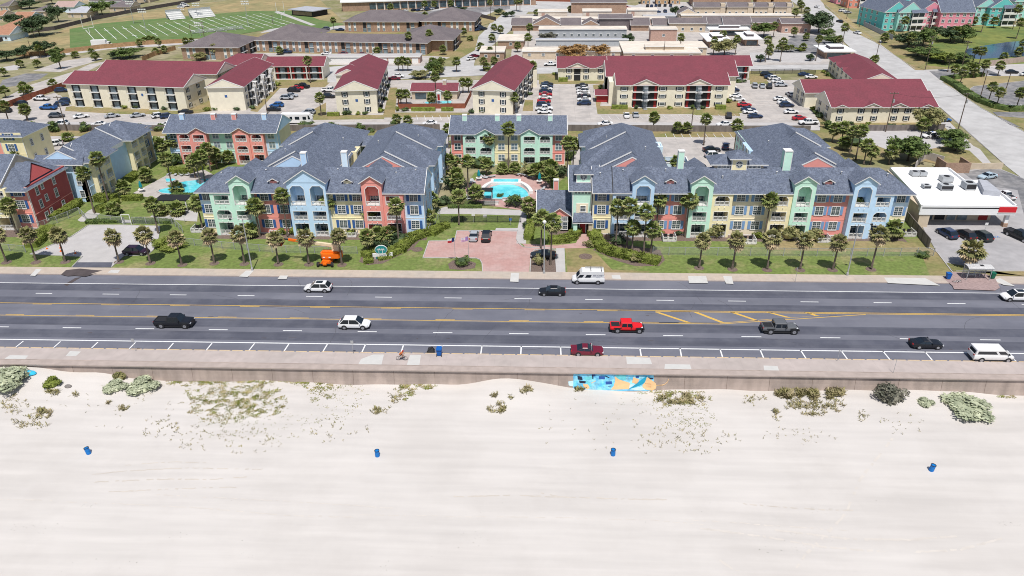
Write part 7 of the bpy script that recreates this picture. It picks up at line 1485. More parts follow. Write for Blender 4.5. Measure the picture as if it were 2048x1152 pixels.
LP = [(942, 366), (947, 365), (968, 357), (975, 356), (983, 355), (1036, 351), (1043, 352), (1050, 353), (1056, 355), (1062, 356), (1078, 383), (1084, 381), (340, 349), (352, 350), (362, 351), (372, 351), (384, 351), (936, 400), (930, 395)]
for i, (x, y) in enumerate(LP):
    p = G(x, y); where = 'beside the oval central pool' if x > 500 else 'on the deck above the free-form pool'; k = i if x > 500 and i < 12 else i-12 if x < 500 else i-5
    E = empty('sun_lounger', 'dark sun lounger, %s of those %s' % (ordn(k), where), 'sun lounger', 'sun loungers', tuple(p), i*.5); E.location.z = .05; put('seat', LS, E); put('frame', LF, E)
# shade pergola
p = G(352, 418); E = empty('pergola', 'dark flat shade pergola at the front of the left garden', 'pergola', None, (p.x, p.y, 0)); b = MB(); b.box(-3.6, 3.6, -1.8, 1.8, 2.6, 2.8, M_BLACK); b.build('canopy', E)
b = MB()
for x in (-3.4, 3.4):
    for y in (-1.6, 1.6): b.box(x-.1, x+.1, y-.1, y+.1, 0, 2.6, M_TRIM)
b.build('post', E)
b = MB(); p = G(960, 399); E = empty('pergola', 'dark flat shade canopy over the front corner of the oval pool', 'pergola', None, tuple(p)); b.box(-3, 3, -1.1, 1.1, 2.3, 2.5, M_BLACK); b.build('canopy', E); b = MB(); [b.box(x-.08, x+.08, y-.08, y+.08, 0, 2.3, M_METAL) for x in (-2.8, 2.8) for y in (-.9, .9)]; b.build('post', E)
for px, py, w, l in ((982, 409, 3.4, 'white low planter wall in front of the oval pool'), (1012, 402, 1.6, 'white pool gate board in the dark fence')):
    p = G(px, py); b = MB(); b.box(-w/2, w/2, -.2, .2, 0, .7, M_TRIM); b.box(-w/2-.05, w/2+.05, -.25, .25, .7, .8, M_CONCW); o = b.build('planter_wall', loc=tuple(p)); tag(o, l, 'planter')
# white picket patios at the fronts
def patio(label, px, py, w=2.6, d=2.6):
    p = G(px, py); E = empty('patio', label, 'patio', 'picket patios', (p.x, p.y, 0)); T = frame(p.x, p.y)
    b = MB(T); b.box(-w/2, w/2, 0, d, 0, .15, M_CONC); bput('floor', b.mesh('floor'), E); railing(E, T, -w/2, w/2, .15, 1.05, .05); 
    for x in (-w/2, w/2): railing(E, frame(p.x+x, p.y) @ Matrix.Rotation(math.pi/2, 4, 'Z'), 0, d, .15, 1.05, 0)
    for x in (-.6, .5): b = MB(T); b.box(x-.35, x+.35, .9, 1.7, .45, .55, M_BLACK); b.box(x-.35, x+.35, 1.6, 1.72, .5, 1.1, M_BLACK); b.box(x-.3, x+.3, 1, 1.6, .15, .45, M_BLACK); bput('chair', b.mesh('chair'), E)
for x, y, l in ((395, 466, 'at the far left corner of the left apartments'), (700, 475, 'under the yellow wall of the left apartments'), (1339, 484, 'under the coral wall of the right apartments'), (1499, 489, 'under the beige wall of the right apartments'), (1648, 486, 'beside the right coral wall of the right apartments'), (1818, 474, 'at the right end of the right apartments'), (553, 470, 'under the left coral wall of the left apartments')):
    patio('white picket patio with dark chairs '+l, x, y)
# ================================================================ boom lift
p = G(655, 527); E = empty('boom_lift', 'orange boom lift with long cream boom parked on the left lawn', 'boom lift', None, tuple(p))
b = MB(); b.xz([(-1.1, .45), (1.0, .45), (.75, 1.05), (-.6, 1.15)], -1.3, 1.6, M_ORANGE); b.box(-.35, .35, -1.8, 1.9, .5, .85, M_ORANGE); b.box(-1.5, 1.5, -1.5, -1.3, .4, .6, M_BLACK); b.box(-1.5, 1.5, 1.4, 1.6, .4, .6, M_BLACK); b.build('chassis', E)
ty = tube_wheel(.5, .38)
for x in (-1.35, 1.35):
    for y in (-1.4, 1.5):
        w_ = put('wheel', ty[0], E, loc=(x, y, .5), rz=math.pi/2); put('rim', ty[1], w_)
        w_.rotation_euler.z = math.pi/2*0 + (math.pi/2)
b = MB(); b.lathe([(.7, 1.1), (.7, 1.35)], M_BLACK, (0, .4, 0)); b.prism([(-1.1, 0), (-.7, -.7), (2.4, -.6), (3.1, .1), (2.9, 1.1), (2.2, 1.5), (-.7, 1.3), (-1.1, .8)], 1.35, 2.25, M_ORANGE); b.prism([(-.8, .0), (2.2, -.2), (2.4, 1.0), (-.8, 1.0)], 2.25, 2.5, M_ORANGE); b.build('turret', E)
b = MB(); b.xz([(1.1, 2.4), (2.4, 2.4), (2.4, 3.6), (1.5, 4.0), (1.1, 3.4)], .25, .85, M_CREAMP); b.build('boom_mount', E)
b = MB(); yb = .55
def seg(x0, z0, x1, z1, r, m): b.xz([(x0, z0-r), (x1, z1-r), (x1, z1+r), (x0, z0+r)] if x0 < x1 else [(x1, z1-r), (x0, z0-r), (x0, z0+r), (x1, z1+r)], yb-r, yb+r, m)
zs = lambda x: 3.55+(-x+1.6)*.135
seg(-2.4, zs(-2.4), 2.3, zs(2.3), .26, M_CREAMP); seg(-5.2, zs(-5.2), -2.4, zs(-2.4), .22, M_CREAMP); seg(-7.0, zs(-7), -5.2, zs(-5.2), .19, M_ORANGE); seg(-7.0, zs(-7)-.2, 1, zs(1)-.32, .08, M_ORANGE); seg(-7.9, zs(-7.9), -7, zs(-7), .1, M_BLACK); b.build('boom', E)
b = MB(); zb = zs(-8)-1.1
for x in (-9.3, -8.2):
    for y in (-.3, 1.4): b.cyl((x, y, zb), (x, y, zb+1.1), .04, .04, M_ORANGE, 6)
for z in (zb+.55, zb+1.1):
    for y in (-.3, 1.4): b.cyl((-9.3, y, z), (-8.2, y, z), .04, .04, M_ORANGE, 6)
    for x in (-9.3, -8.2): b.cyl((x, -.3, z), (x, 1.4, z), .04, .04, M_ORANGE, 6)
b.box(-9.3, -8.2, -.3, 1.4, zb-.05, zb+.03, M_DOORR); b.box(-8.4, -8.2, .2, .9, zb+.5, zb+1.2, M_BLACK); b.build('platform', E)
b = MB(); b.box(-.5, -.1, -.74, -.68, 1.5, 1.7, M_TRIM); b.box(.6, 1.0, -.72, -.65, 1.5, 1.7, M_TRIM); b.build('decal', E)
# ================================================================ oval palm sign
p = G(766, 517); E = empty('estate_sign', 'oval teal palm emblem sign on white board among the hedges', 'sign', None, tuple(p), math.radians(9))
b = MB(); b.box(-1.9, 1.9, -.15, .15, .5, 1.15, M_TRIM); b.box(-1.4, 1.4, -.12, .12, .1, .5, mat('teal_sign', (.03, .25, .26), .5)); b.box(-1.7, -1.3, -.2, .2, 0, .5, M_CONC); b.box(1.3, 1.7, -.2, .2, 0, .5, M_CONC); b.build('board', E)
b = MB(); n = 20; cx, cz = -.2, 1.9; b.xz([(cx+1.2*math.cos(2*math.pi*i/n), cz+.95*math.sin(2*math.pi*i/n)) for i in range(n)][::-1], -.1, .1, M_TRIM)
b.xz([(cx+1.12*math.cos(2*math.pi*i/n), cz+.87*math.sin(2*math.pi*i/n)) for i in range(n)][::-1], -.13, -.09, mat('teal_sign', (.03, .25, .26), .5)); b.build('emblem', E)
b = MB()
for tx, tz in ((-.45, 1.25), (.25, 1.2)):
    b.xz([(cx+tx-.05, tz), (cx+tx+.05, tz), (cx+tx+.08, tz+.75), (cx+tx-.0, tz+.75)], -.16, -.125, M_TRIM)
    for k in range(7):
        a = math.radians(-20+k*37); ox, oz = cx+tx+.04, tz+.75; dx, dz = math.cos(a)*.42, math.sin(a)*.32; b.xz([(ox, oz-.03), (ox+dx*.6+.05*math.sin(a), oz+dz*.8-.03), (ox+dx, oz+dz-.12), (ox+dx*.5, oz+dz*.7+.06)], -.165, -.125, M_TRIM)
b.build('palm_emblem', E); text(E, 'PALMS', .42, (0, -.16, .66), (math.pi/2, 0, 0), mat('navy_lettering', (.03, .04, .12)))
# ================================================================ lamps and poles
def street_lamp(label, px, py, ty, side=1, group='street lamps on the seawall road', arm=2.2, ball=False, z=.15):
    p = G(px, py); h = hgt(px, py, ty); E = empty('street_lamp', label, 'street lamp', group, (p.x, p.y, z)); b = MB(); b.cyl((0, 0, 0), (0, 0, h), .13, .08, M_METAL, 8); b.lathe([(.22, 0), (.22, .5), (.14, .6)], M_METAL, n=8); b.build('pole', E)
    if ball: b = MB(); b.lathe([(.1, 0), (.32, .18), (.36, .4), (.2, .62), (.05, .66)], M_TRIM, (0, 0, h-.1), 10); b.build('lamp_head', E)
    else:
        b = MB(); b.cyl((0, 0, h-.25), (side*arm*.5, 0, h+.25), .05, .05, M_METAL, 6); b.cyl((side*arm*.5, 0, h+.25), (side*arm, -.1, h+.2), .05, .04, M_METAL, 6); b.build('arm', E)
        b = MB(); b.lathe([(.05, .1), (.2, .0), (.26, -.15), (.15, -.3)], M_BLACK, (side*arm, -.1, h+.15), 8); b.build('lamp_head', E)
street_lamp('tall grey lamp post in front of the mint bay on the far pavement', 505, 542, 440, -1); street_lamp('tall grey lamp post in front of the right blue gable on the far pavement', 1694, 552, 450, 1)
street_lamp('tall lamp post with round white head beside the pink driveway', 1088, 548, 448, 1, ball=True)
def pole(label, px, py, ty, arms=0, m=None, group='utility poles', r=.16, name='utility_pole', cat='utility pole', lean=0):
    p = G(px, py); h = hgt(px, py, ty); E = empty(name, label, cat, group, tuple(p)); b = MB(); b.cyl((0, 0, 0), (lean, 0, h), r, r*.65, m or M_POLEW, 8); b.build('pole', E)
    if arms: b = MB(); [b.box(-1.2+lean, 1.2+lean, -.08, .08, h-.5-k*1.1, h-.35-k*1.1, M_POLEW) for k in range(arms)]; [b.cyl((x+lean, 0, h-.35), (x+lean, 0, h-.1), .05, .03, M_METAL, 6) for x in (-1.1, -.4, .4, 1.1)]; b.build('crossarm', E)
    if arms: b = MB(); b.lathe([(.25, 0), (.25, .9)], M_METAL, (lean+.35, 0, h-3), 8); b.build('transformer', E)
    return p, h
poles = [('wooden utility pole behind the far left lots, nearest the fence', 134, 262, 192, 1), ('wooden utility pole behind the far left apartments', 19, 248, 221, 0), ('dark utility pole left of the mint dormer roof in the court', 535, 228, 190, 0), ('dark pole beside the right gabled cream block', 957, 225, 188, 0), ('tall dark pole right of the cream shuttered block', 1915, 263, 185, 1), ('dark pole rising in front of the shuttered cream block', 1771, 264, 184, 1), ('dark pole beside the avenue near the curved path', 1749, 130, 80, 0), ('tall dark pole at the street corner below the condominiums', 1850, 140, 72, 2),
    ('dark pole in front of the pond', 1924, 132, 82, 2), ('tall dark pole at the condominium lot', 1718, 55, 11, 0), ('dark pole beside the condominium fence', 1693, 38, 2, 0), ('dark pole near the corner hedge', 1961, 193, 141, 0), ('dark pole right of the corner lot', 2011, 182, 146, 0), ('dark pole beside the right rear verge', 1382, 262, 215, 0), ('dark pole on the cream town house roof line', 1327, 118, 82, 0), ('pole in the field lane near the brick hip roof', 499, 115, 85, 0), ('wooden pole at the dry field below the oak', 62, 101, 80, 0), ('pale pole beside the huge oak', 69, 76, 50, 0), ('pole on the dry field by the road end', 383, 73, 48, 0), ('pole left of the long brick roof', 409, 76, 43, 1), ('dark pole between the long brick roof and the end zone', 546, 48, 30, 1), ('tall pole beside the corner brick house', 992, 126, 78, 0), ('thin dark pole behind the school verge', 981, 38, 0, 0)]
for l, x, y, t, a in poles: pole(l, x, y, t, a)
# wires
def wire(label, pts, sag=1.2):
    E = MB()
    for (a, b_) in zip(pts, pts[1:]):
        n = 10; prev = None
        for i in range(n+1):
            t = i/n; p = a.lerp(b_, t); p.z -= sag*4*t*(1-t)
            if prev is not None: E.cyl(prev, p, .025, .025, M_BLACK, 3, False)
            prev = p
    o = E.build('power_line'); tag(o, label, 'power line', 'power lines')
def top(px, py, ty): p = G(px, py); return Vector((p.x, p.y, hgt(px, py, ty)-.3))
wire('power line over the shuttered cream block', [top(1771, 264, 184), top(1915, 263, 185)]); wire('power line across the avenue to the corner pole', [top(1749, 130, 80), top(1850, 140, 72), top(1924, 132, 82)]); wire('power line above the pond meadow', [top(1924, 132, 82), top(2100, 140, 90)]); wire('slanting power line from the pond pole to the corner lot', [top(1850, 140, 72), top(2011, 182, 146)])
# flood lights around the field
for l, x, y, t in (('tall floodlight mast with two lamp rows left of the football field', 293, 65, 18), ('tall floodlight mast on the near side of the football field', 401, 72, 45), ('tall floodlight mast behind the bleachers', 362, 24, 14), ('tall floodlight mast at the far side of the football field', 396, 36, 6), ('tall floodlight mast near the right end of the football field', 497, 53, 2), ('tall pale mast left of the football field goal', 268, 48, 2)):
    p, h = pole(l, x, y, t, 0, M_METAL, 'floodlight masts', .16, 'floodlight_mast', 'floodlight mast'); b = MB(); 
    for k in range(2):
        b.box(-2, 2, -.1, .1, h-1.2*k-.15, h-1.2*k, M_METAL); [b.box(-1.9+i*.9, -1.3+i*.9, -.3, .1, h-1.2*k-.5, h-1.2*k+.1, M_TRIM) for i in range(5)]
    b.build('lamp_bank', [o for o in bpy.data.objects if o.name.startswith('floodlight_mast')][-1])
for l, px, py in (('white goal post at the left end of the football field', 180, 68), ('white goal post at the right end of the football field', 563, 37)):
    p = G(px, py); E = empty('goal_post', l, 'goal post', 'goal posts', tuple(p)); b = MB(); b.cyl((0, 0, 0), (0, 0, 3), .14, .14, M_TRIM, 6); b.cyl((-1.4, -2.4, 3), (1.4, 2.4, 3), .12, .12, M_TRIM, 6); b.cyl((-1.4, -2.4, 3), (-1.4, -2.4, 9), .12, .1, M_TRIM, 6); b.cyl((1.4, 2.4, 3), (1.4, 2.4, 9), .12, .1, M_TRIM, 6); b.build('frame', E)
for l, x0, x1, y in (('white metal bleacher stand, left one above the football field', 341, 372, 41), ('white metal bleacher stand, right one above the football field', 387, 432, 38)):
    A = G(x0, y); C = G(x1, y-(x1-x0)*.1); T = frame(A.x, A.y, math.degrees(math.atan2(C.y-A.y, C.x-A.x))); E = empty('bleachers', l, 'bleachers', 'bleachers', tuple(A)); b = MB(T); L = (C-A).length
    for k in range(8): b.box(0, L, k*.9, k*.9+.8, k*.45+.3, k*.45+.4, M_METAL if k % 2 else M_TRIM); b.box(0, L, k*.9+.8, k*.9+.85, k*.45, k*.45+.75, M_TRIM)
    b.box(0, L, 7.3, 7.4, 0, 5, M_METAL); bput('benches', b.mesh('benches'), E)
A = G(385, 68); C = G(488, 58); E = empty('bleachers', 'long low bleacher strip along the near touchline', 'bleachers', 'bleachers', tuple(A)); T = frame(A.x, A.y, math.degrees(math.atan2(C.y-A.y, C.x-A.x))); b = MB(T); [b.box(0, (C-A).length, k*.8, k*.8+.6, k*.35+.3, k*.35+.4, M_METAL) for k in range(4)]; bput('benches', b.mesh('benches'), E)
# flags
for l, px, py, ty, cols in (('flagpole with a red, white and dark blue flag left of the pink driveway', 911, 526, 474, ((.45, .03, .04), (.7, .7, .7), (.02, .03, .12))), ('flagpole with a faded pinkish flag beside the first one', 938, 526, 472, ((.6, .35, .5), (.7, .6, .68), (.35, .2, .45)))):
    p = G(px, py); h = hgt(px, py, ty); E = empty('flagpole', l, 'flagpole', 'flagpoles', tuple(p)); b = MB(); b.cyl((0, 0, 0), (0, 0, h), .05, .035, M_METAL, 6); b.lathe([(.02, h), (.09, h+.07), (.02, h+.15)], M_YELP, n=8); b.build('pole', E)
    b = MB(); n = 8; W = 1.3
    for i in range(n):
        x0, x1 = -i*W/n, -(i+1)*W/n; y0, y1 = .12*math.sin(i*1.1), .12*math.sin((i+1)*1.1); dz0, dz1 = -.05*i, -.05*(i+1)
        cc = [(2, 0, 1)] if i < 3 else None
        if i < 3: b.add([(x0, y0, h-.1+dz0), (x1, y1, h-.1+dz1), (x1, y1, h-.95+dz1), (x0, y0, h-.95+dz0)], [(0, 1, 2, 3)], mat('flag_c_%d' % int(cols[2][2]*100), cols[2]))
        else:
            b.add([(x0, y0, h-.1+dz0), (x1, y1, h-.1+dz1), (x1, y1, h-.52+dz1), (x0, y0, h-.52+dz0)], [(0, 1, 2, 3)], mat('flag_b_%d' % int(cols[1][1]*100), cols[1])); b.add([(x0, y0, h-.52+dz0), (x1, y1, h-.52+dz1), (x1, y1, h-.95+dz1), (x0, y0, h-.95+dz0)], [(0, 1, 2, 3)], mat('flag_a_%d' % int(cols[0][0]*100), cols[0]))
    b.build('flag', E)
# ================================================================ bus shelter, bins, barrels, signs
p = G(1951, 558); E = empty('bus_shelter', 'small white roofed bus shelter on the brick pavement at the right', 'bus shelter', None, (p.x, p.y, .15)); w = 1.9
b = MB(); n = 6
for i in range(n):
    a0 = math.pi*i/n; a1 = math.pi*(i+1)/n; y0, y1 = -1.0*math.cos(a0), -1.0*math.cos(a1); z0, z1 = 2.35+.25*math.sin(a0), 2.35+.25*math.sin(a1)
    b.add([(-2.3, y0, z0), (2.1, y0, z0), (2.1, y1, z1), (-2.3, y1, z1)], [(0, 1, 2, 3), (3, 2, 1, 0)], M_WFLAT)
b.box(-2.3, 2.1, -1.03, -.97, 2.2, 2.38, M_METAL); b.box(.0, .6, -.35, .15, 2.6, 2.66, M_BLACK); b.build('roof', E)
b = MB(); [b.box(x-.05, x+.05, y-.05, y+.05, 0, 2.35, M_METAL) for x in (-2.1, -1.0, 0, 1.0, 1.9) for y in ((-.8, .8) if x in (-2.1, 1.9) else (.8,))]; b.build('post', E)
b = MB(); b.box(-1.6, .2, .3, .65, .45, .5, M_METAL); b.box(-1.5, -1.4, .3, .6, 0, .45, M_METAL); b.box(0, .1, .3, .6, 0, .45, M_METAL); b.build('bench', E)
b = MB(); b.box(-2.05, 1.85, .78, .80, .5, 2.1, mat('shelter_glass', (.35, .4, .42), .2, .05, 1, trans=.7)); b.build('glass', E)
def wheelie(label, px, py, m, rz=0, s=1.0):
    p = G(px, py); E = empty('wheeled_bin', label, 'wheeled bin', 'wheeled bins', (p.x, p.y, .15), rz); E.scale = (s, s, s)
    b = MB(); b.add([(-.26, -.3, .1), (.26, -.3, .1), (.26, .26, .1), (-.26, .26, .1), (-.33, -.38, 1.0), (.33, -.38, 1.0), (.33, .36, 1.0), (-.33, .36, 1.0)], [(0, 3, 2, 1), (0, 1, 5, 4), (1, 2, 6, 5), (2, 3, 7, 6), (3, 0, 4, 7), (4, 5, 6, 7)], m); b.build('body', E)
    b = MB(); b.xz([(-.36, 1.0), (.36, 1.0), (.33, 1.08), (-.33, 1.08)], -.42, .4, m); b.box(-.3, .3, .36, .46, .98, 1.06, m); b.build('lid', E)
    for x in (-.3, .3): b = MB(); b.cyl((x-.04, .3, .12), (x+.04, .3, .12), .12, .12, M_TYRE, 10); b.build('wheel', E)
wheelie('blue wheeled bin left of the bus shelter', 1895, 559, M_BLUEP, 0, 1.1); wheelie('dark green wheeled bin right of the bus shelter', 1983, 558, M_GREENP, 0, 1.1)
wheelie('blue wheeled bin standing on the seawall promenade kerb', 879, 712, M_BLUEP, math.pi, 1.2)
def barrel(label, px, py, tilt=0):
    p = G(px, py, -2.6); p = G(px, py, sandz(p.x, p.y)); z = sandz(p.x, p.y); E = empty('litter_barrel', label, 'litter barrel', 'blue litter barrels on the beach', (p.x, p.y, z-.03)); E.rotation_euler = (tilt*.3, tilt, 0)
    b = MB(); b.lathe([(.30, 0), (.31, .3), (.295, .32), (.31, .6), (.295, .62), (.31, .92)], M_BARREL, n=16); b.build('drum', E)
    b = MB(); n = 16; b.lathe([(.31, .9), (.33, .92), (.33, .97), (.27, .97), (.27, .80)], M_BLACK, n=n); b.build('rim', E)
barrel('blue litter barrel tilted left on the beach, leftmost of four', 178, 907, -.18); barrel('upright blue litter barrel on the beach, second of four from the left', 755, 912); barrel('upright blue litter barrel below the mural, third of four from the left', 1226, 910); barrel('blue litter barrel at the right, last of four and lowest on the beach', 1862, 941, .1)
def sign(label, px, py, ty, w=.45, h=.6, z=.15, plate=True, m=None):
    p = G(px, py); H = hgt(px, py, ty); E = empty('road_sign', label, 'road sign', 'small signs on posts', (p.x, p.y, z)); b = MB(); b.cyl((0, 0, 0), (0, 0, H), .03, .03, M_METAL, 6); b.build('post', E)
    if plate: b = MB(); b.box(-w/2, w/2, -.02, .02, H-h, H, m or M_METAL); b.build('plate', E)
sign('grey parking sign on the promenade, leftmost', 272, 704, 679); sign('grey parking sign on the promenade left of the cyclist', 707, 709, 683); sign('parking sign on the promenade beside the dark red sedan', 1182, 713, 688, .15, .5); sign('thin sign post on the promenade right of centre', 1674, 724, 701, .12, .3); sign('thin bare post at the right on the promenade', 1786, 748, 720, .1, .25); sign('small blue disabled parking sign before the central lawn', 1021, 451, 437, .5, .5, .05, True, M_BLUEP); sign('green and white post sign on the central lawn', 947, 445, 428, .7, .5, .05, True, M_TRIM); sign('small white notice on the central lawn fence', 970, 444, 430, .8, .6, .05, True, M_TRIM); sign('thin roadside post before the right roadside palms', 1590, 565, 536, .1, .3)
sign('tall post sign beside the store bays', 1968, 466, 446, .6, .5, .05, True, M_TRIM); sign('green and white post sign by the garden path', 370, 445, 431, .5, .5, .05, True, M_TRIM)
b = MB(); c = G(1991, 476); 
text(None, 'ADA', .9, (c.x, c.y, ZC[0]+.02), (0, 0, 0), mat('blue_marking', (.08, .25, .6)), 'bay_marking')['kind'] = 'structure'
for i, (x, y) in enumerate([(94, 498), (121, 496), (122, 503), (151, 507)]):
    p = G(x, y); E = empty('traffic_cone', ['orange traffic cone, leftmost on the left driveway', 'orange traffic cone, farther one of the middle pair', 'orange traffic cone, nearer one of the middle pair', 'orange traffic cone, rightmost at the driveway kerb'][i], 'traffic cone', 'traffic cones', (p.x, p.y, .02)); b = MB(); b.box(-.2, .2, -.2, .2, 0, .04, M_ORANGE); b.lathe([(.15, .04), (.03, .7)], M_ORANGE, n=10); b.lathe([(.105, .33), (.075, .47)], M_TRIM, n=10); b.build('cone', E)
# planter pots, rock, blue sheet in the sand
p = G(58, 742, -.6); z = sandz(p.x, p.y-.6); E = MB(); E.lathe([(.1, .0), (1.1, .05), (1.0, .25), (.5, .36), (.05, .4)], mat('cyan_plastic', (.05, .5, .75), .35, .05, 2), n=14); o = E.build('beach_float', loc=(p.x, p.y-.5, z-.05)); o.scale = (1.3, .6, 1); tag(o, 'bright cyan plastic beach float half buried against the seawall', 'beach float')
p = G(138, 778, -2.1); z = sandz(p.x, p.y); b = MB(); b.lathe([(.3, -.1), (.42, .1), (.3, .3), (.08, .36)], mat('grey_rock', (.22, .2, .19), .9, .2, 3), n=9); o = b.build('rock', loc=(p.x, p.y, z)); o.scale = (1.3, .9, 1); tag(o, 'grey rock on the sand right of the green dune bush', 'rock')
# propped dark board and shade net by the promenade bin
p = G(861, 707); b = MB(); b.add([(-.6, 0, 0), (.6, 0, 0), (.65, .35, .55), (.25, .5, .95), (-.35, .45, .8)], [(0, 1, 2, 3, 4), (4, 3, 2, 1, 0)], M_BLACK); b.cyl((-.9, -.1, 0), (.3, .4, .9), .03, .03, M_BLACK, 6); b.add([(-.6, .9, 0), (.6, .9, 0), (.25, .5, .95), (-.35, .45, .8)], [(0, 1, 2, 3), (3, 2, 1, 0)], M_BLACK); o = b.build('folded_shade', loc=(p.x, p.y, .02)); tag(o, 'black folded sunshade lying at the kerb left of the blue promenade bin', 'sunshade')
# ================================================================ mural
def wallp(px, py):
    "pixel -> point just in front of the curved wall"
    best = None
    for z in [i*-.05 for i in range(0, 80)]:
        t = min(1, max(0, (.04-z)/5.2)); yw = 90.02-1.9*(t**2.1); p = G(px, py, z)
        if best is None or abs(p.y-yw) < best[0]: best = (abs(p.y-yw), p, yw)
    p = best[1]; return Vector((p.x, best[2]-.03, p.z))
MU = empty('wall_mural', 'bright blue sea mural with tan ray shapes painted on the seawall', 'mural', None, tuple(wallp(1230, 770)))
def mur(pts, m, off=0, name='painted_shape'):
    P = [wallp(1130+x/9.309, 735+y/9.309)-Vector((0, off, 0)) for x, y in pts]; b = MB(); b.add(P, [list(range(len(P)))], m); bput(name, b.mesh(name), MU)
mb1 = mat('mural_blue', (.12, .50, .80), .7, .35, 1.6, col2=(.30, .66, .80), sc2=1.1, detail=5); mt = mat('mural_tan', (.80, .52, .27), .7, .06, 2); md = mat('mural_dark_blue', (.03, .10, .35), .7, .1, 2); mc = mat('mural_cyan', (.16, .60, .66), .7, .15, 2); mk = mat('mural_ink', (.02, .03, .06), .7); mw = mat('mural_pale', (.55, .75, .85), .7, .1, 2)
for i in range(8):   # background strips follow the wall curve
    x0, x1 = 155+i*187, 155+(i+1)*187
    for j in range(3): mur([(x0, 115+j*105), (x1, 115+j*105), (x1, 115+(j+1)*105), (x0, 115+(j+1)*105)], mb1, 0, 'background')
mur([(60, 260), (155, 240), (155, 350), (70, 330)], mw, .01)
for q in ([(230, 150), (310, 165), (330, 230), (240, 220)], [(260, 240), (390, 250), (380, 290), (270, 285)], [(1550, 180), (1650, 185), (1640, 215), (1560, 225)], [(740, 145), (830, 180), (820, 195), (735, 160)], [(800, 345), (860, 355), (855, 365), (800, 352)], [(500, 130), (530, 130), (530, 215), (510, 215)]): mur(q, mk, .02)
for q in ([(630, 160), (740, 160), (745, 215), (630, 210)], [(755, 255), (870, 255), (875, 310), (760, 312)], [(500, 125), (560, 125), (560, 160), (500, 160)], [(1310, 150), (1375, 150), (1375, 190), (1320, 190)]): mur(q, md, .02)
for q in ([(360, 170), (500, 160), (510, 220), (370, 230)], [(950, 130), (1140, 130), (1130, 230), (1000, 220), (940, 180)], [(390, 230), (480, 280), (500, 370), (440, 330), (380, 260)]): mur(q, mc, .02)
mur([(925, 160), (1010, 220), (1110, 250), (1210, 285), (1195, 400), (850, 405), (905, 340), (928, 260)], mt, .03); mur([(1270, 175), (1385, 220), (1340, 310), (1245, 275)], mt, .03); mur([(1525, 170), (1620, 235), (1690, 290), (1700, 340), (1690, 390), (1630, 425), (1520, 410), (1445, 370), (1440, 320), (1490, 270)], mt, .03)
mur([(330, 290), (430, 310), (460, 380), (400, 400), (340, 340)], mt, .03); mur([(470, 290), (575, 235), (580, 245), (500, 290)], mt, .03)
mur([(1525, 150), (1500, 240), (1340, 320), (1190, 390), (1180, 405), (1400, 330), (1480, 280)], mat('mural_teal', (.02, .33, .50), .7), .025); mur([(1200, 320), (1250, 300), (1330, 320), (1250, 350), (1185, 390)], mw, .025); mur([(1190, 400), (1430, 345), (1500, 410), (1400, 425)], mw, .022)
for a, c in (((1690, 320), (1800, 315)), ((1800, 318), (1860, 298)), ((1860, 298), (1905, 255)), ((1905, 255), (1930, 200))): mur([a, c, (c[0]+6, c[1]+12), (a[0]+4, a[1]+15)], mt, .03)
for i in range(4): mur([(1490+i*6, 292+i*22), (1605, 292+i*22), (1605, 297+i*22), (1490+i*6, 297+i*22)], mat('mural_red_text', (.35, .10, .05)), .045)
# ================================================================ cyclist
def bike(parent, m=M_BLACK):
    for x in (-.52, .52):
        b = MB(); n = 20
        for i in range(n):
            a0, a1 = 2*math.pi*i/n, 2*math.pi*(i+1)/n; b.cyl((x+.33*math.cos(a0), 0, .35+.33*math.sin(a0)), (x+.33*math.cos(a1), 0, .35+.33*math.sin(a1)), .028, .028, M_TYRE, 5, False)
        for i in range(8): a = i*math.pi/4; b.cyl((x, 0, .35), (x+.32*math.cos(a), 0, .35+.32*math.sin(a)), .006, .006, M_METAL, 3, False)
        b.build('wheel', parent)
    b = MB(); L = [((-.52, 0, .35), (-.05, 0, .3)), ((-.05, 0, .3), (.38, 0, .82)), ((-.15, 0, .82), (.38, 0, .88)), ((-.05, 0, .3), (-.2, 0, .92)), ((-.52, 0, .35), (-.17, 0, .84)), ((.36, 0, .95), (.52, 0, .35))]
    for a, c in L: b.cyl(a, c, .022, .022, m, 6)
    b.build('frame', parent); b = MB(); b.box(-.34, -.08, -.07, .07, .9, .95, M_BLACK); b.build('saddle', parent); b = MB(); b.cyl((.34, -.22, 1.0), (.34, .22, 1.0), .018, .018, M_BLACK, 6); b.cyl((.34, -.22, 1.0), (.46, -.22, .95), .02, .02, M_BLACK, 6); b.cyl((.34, .22, 1.0), (.46, .22, .95), .02, .02, M_BLACK, 6); b.build('handlebar', parent)
pc = G(804, 722); E = empty('bicycle', 'black bicycle ridden along the seawall promenade', 'bicycle', None, (pc.x, pc.y, .16)); bike(E)
p2 = G(1909, 563); E = empty('bicycle', 'thin pale bicycle lying beside the bus shelter', 'bicycle', None, (p2.x, p2.y, .2)); E.rotation_euler = (math.radians(75), 0, .4); bike(E, M_TRIM)
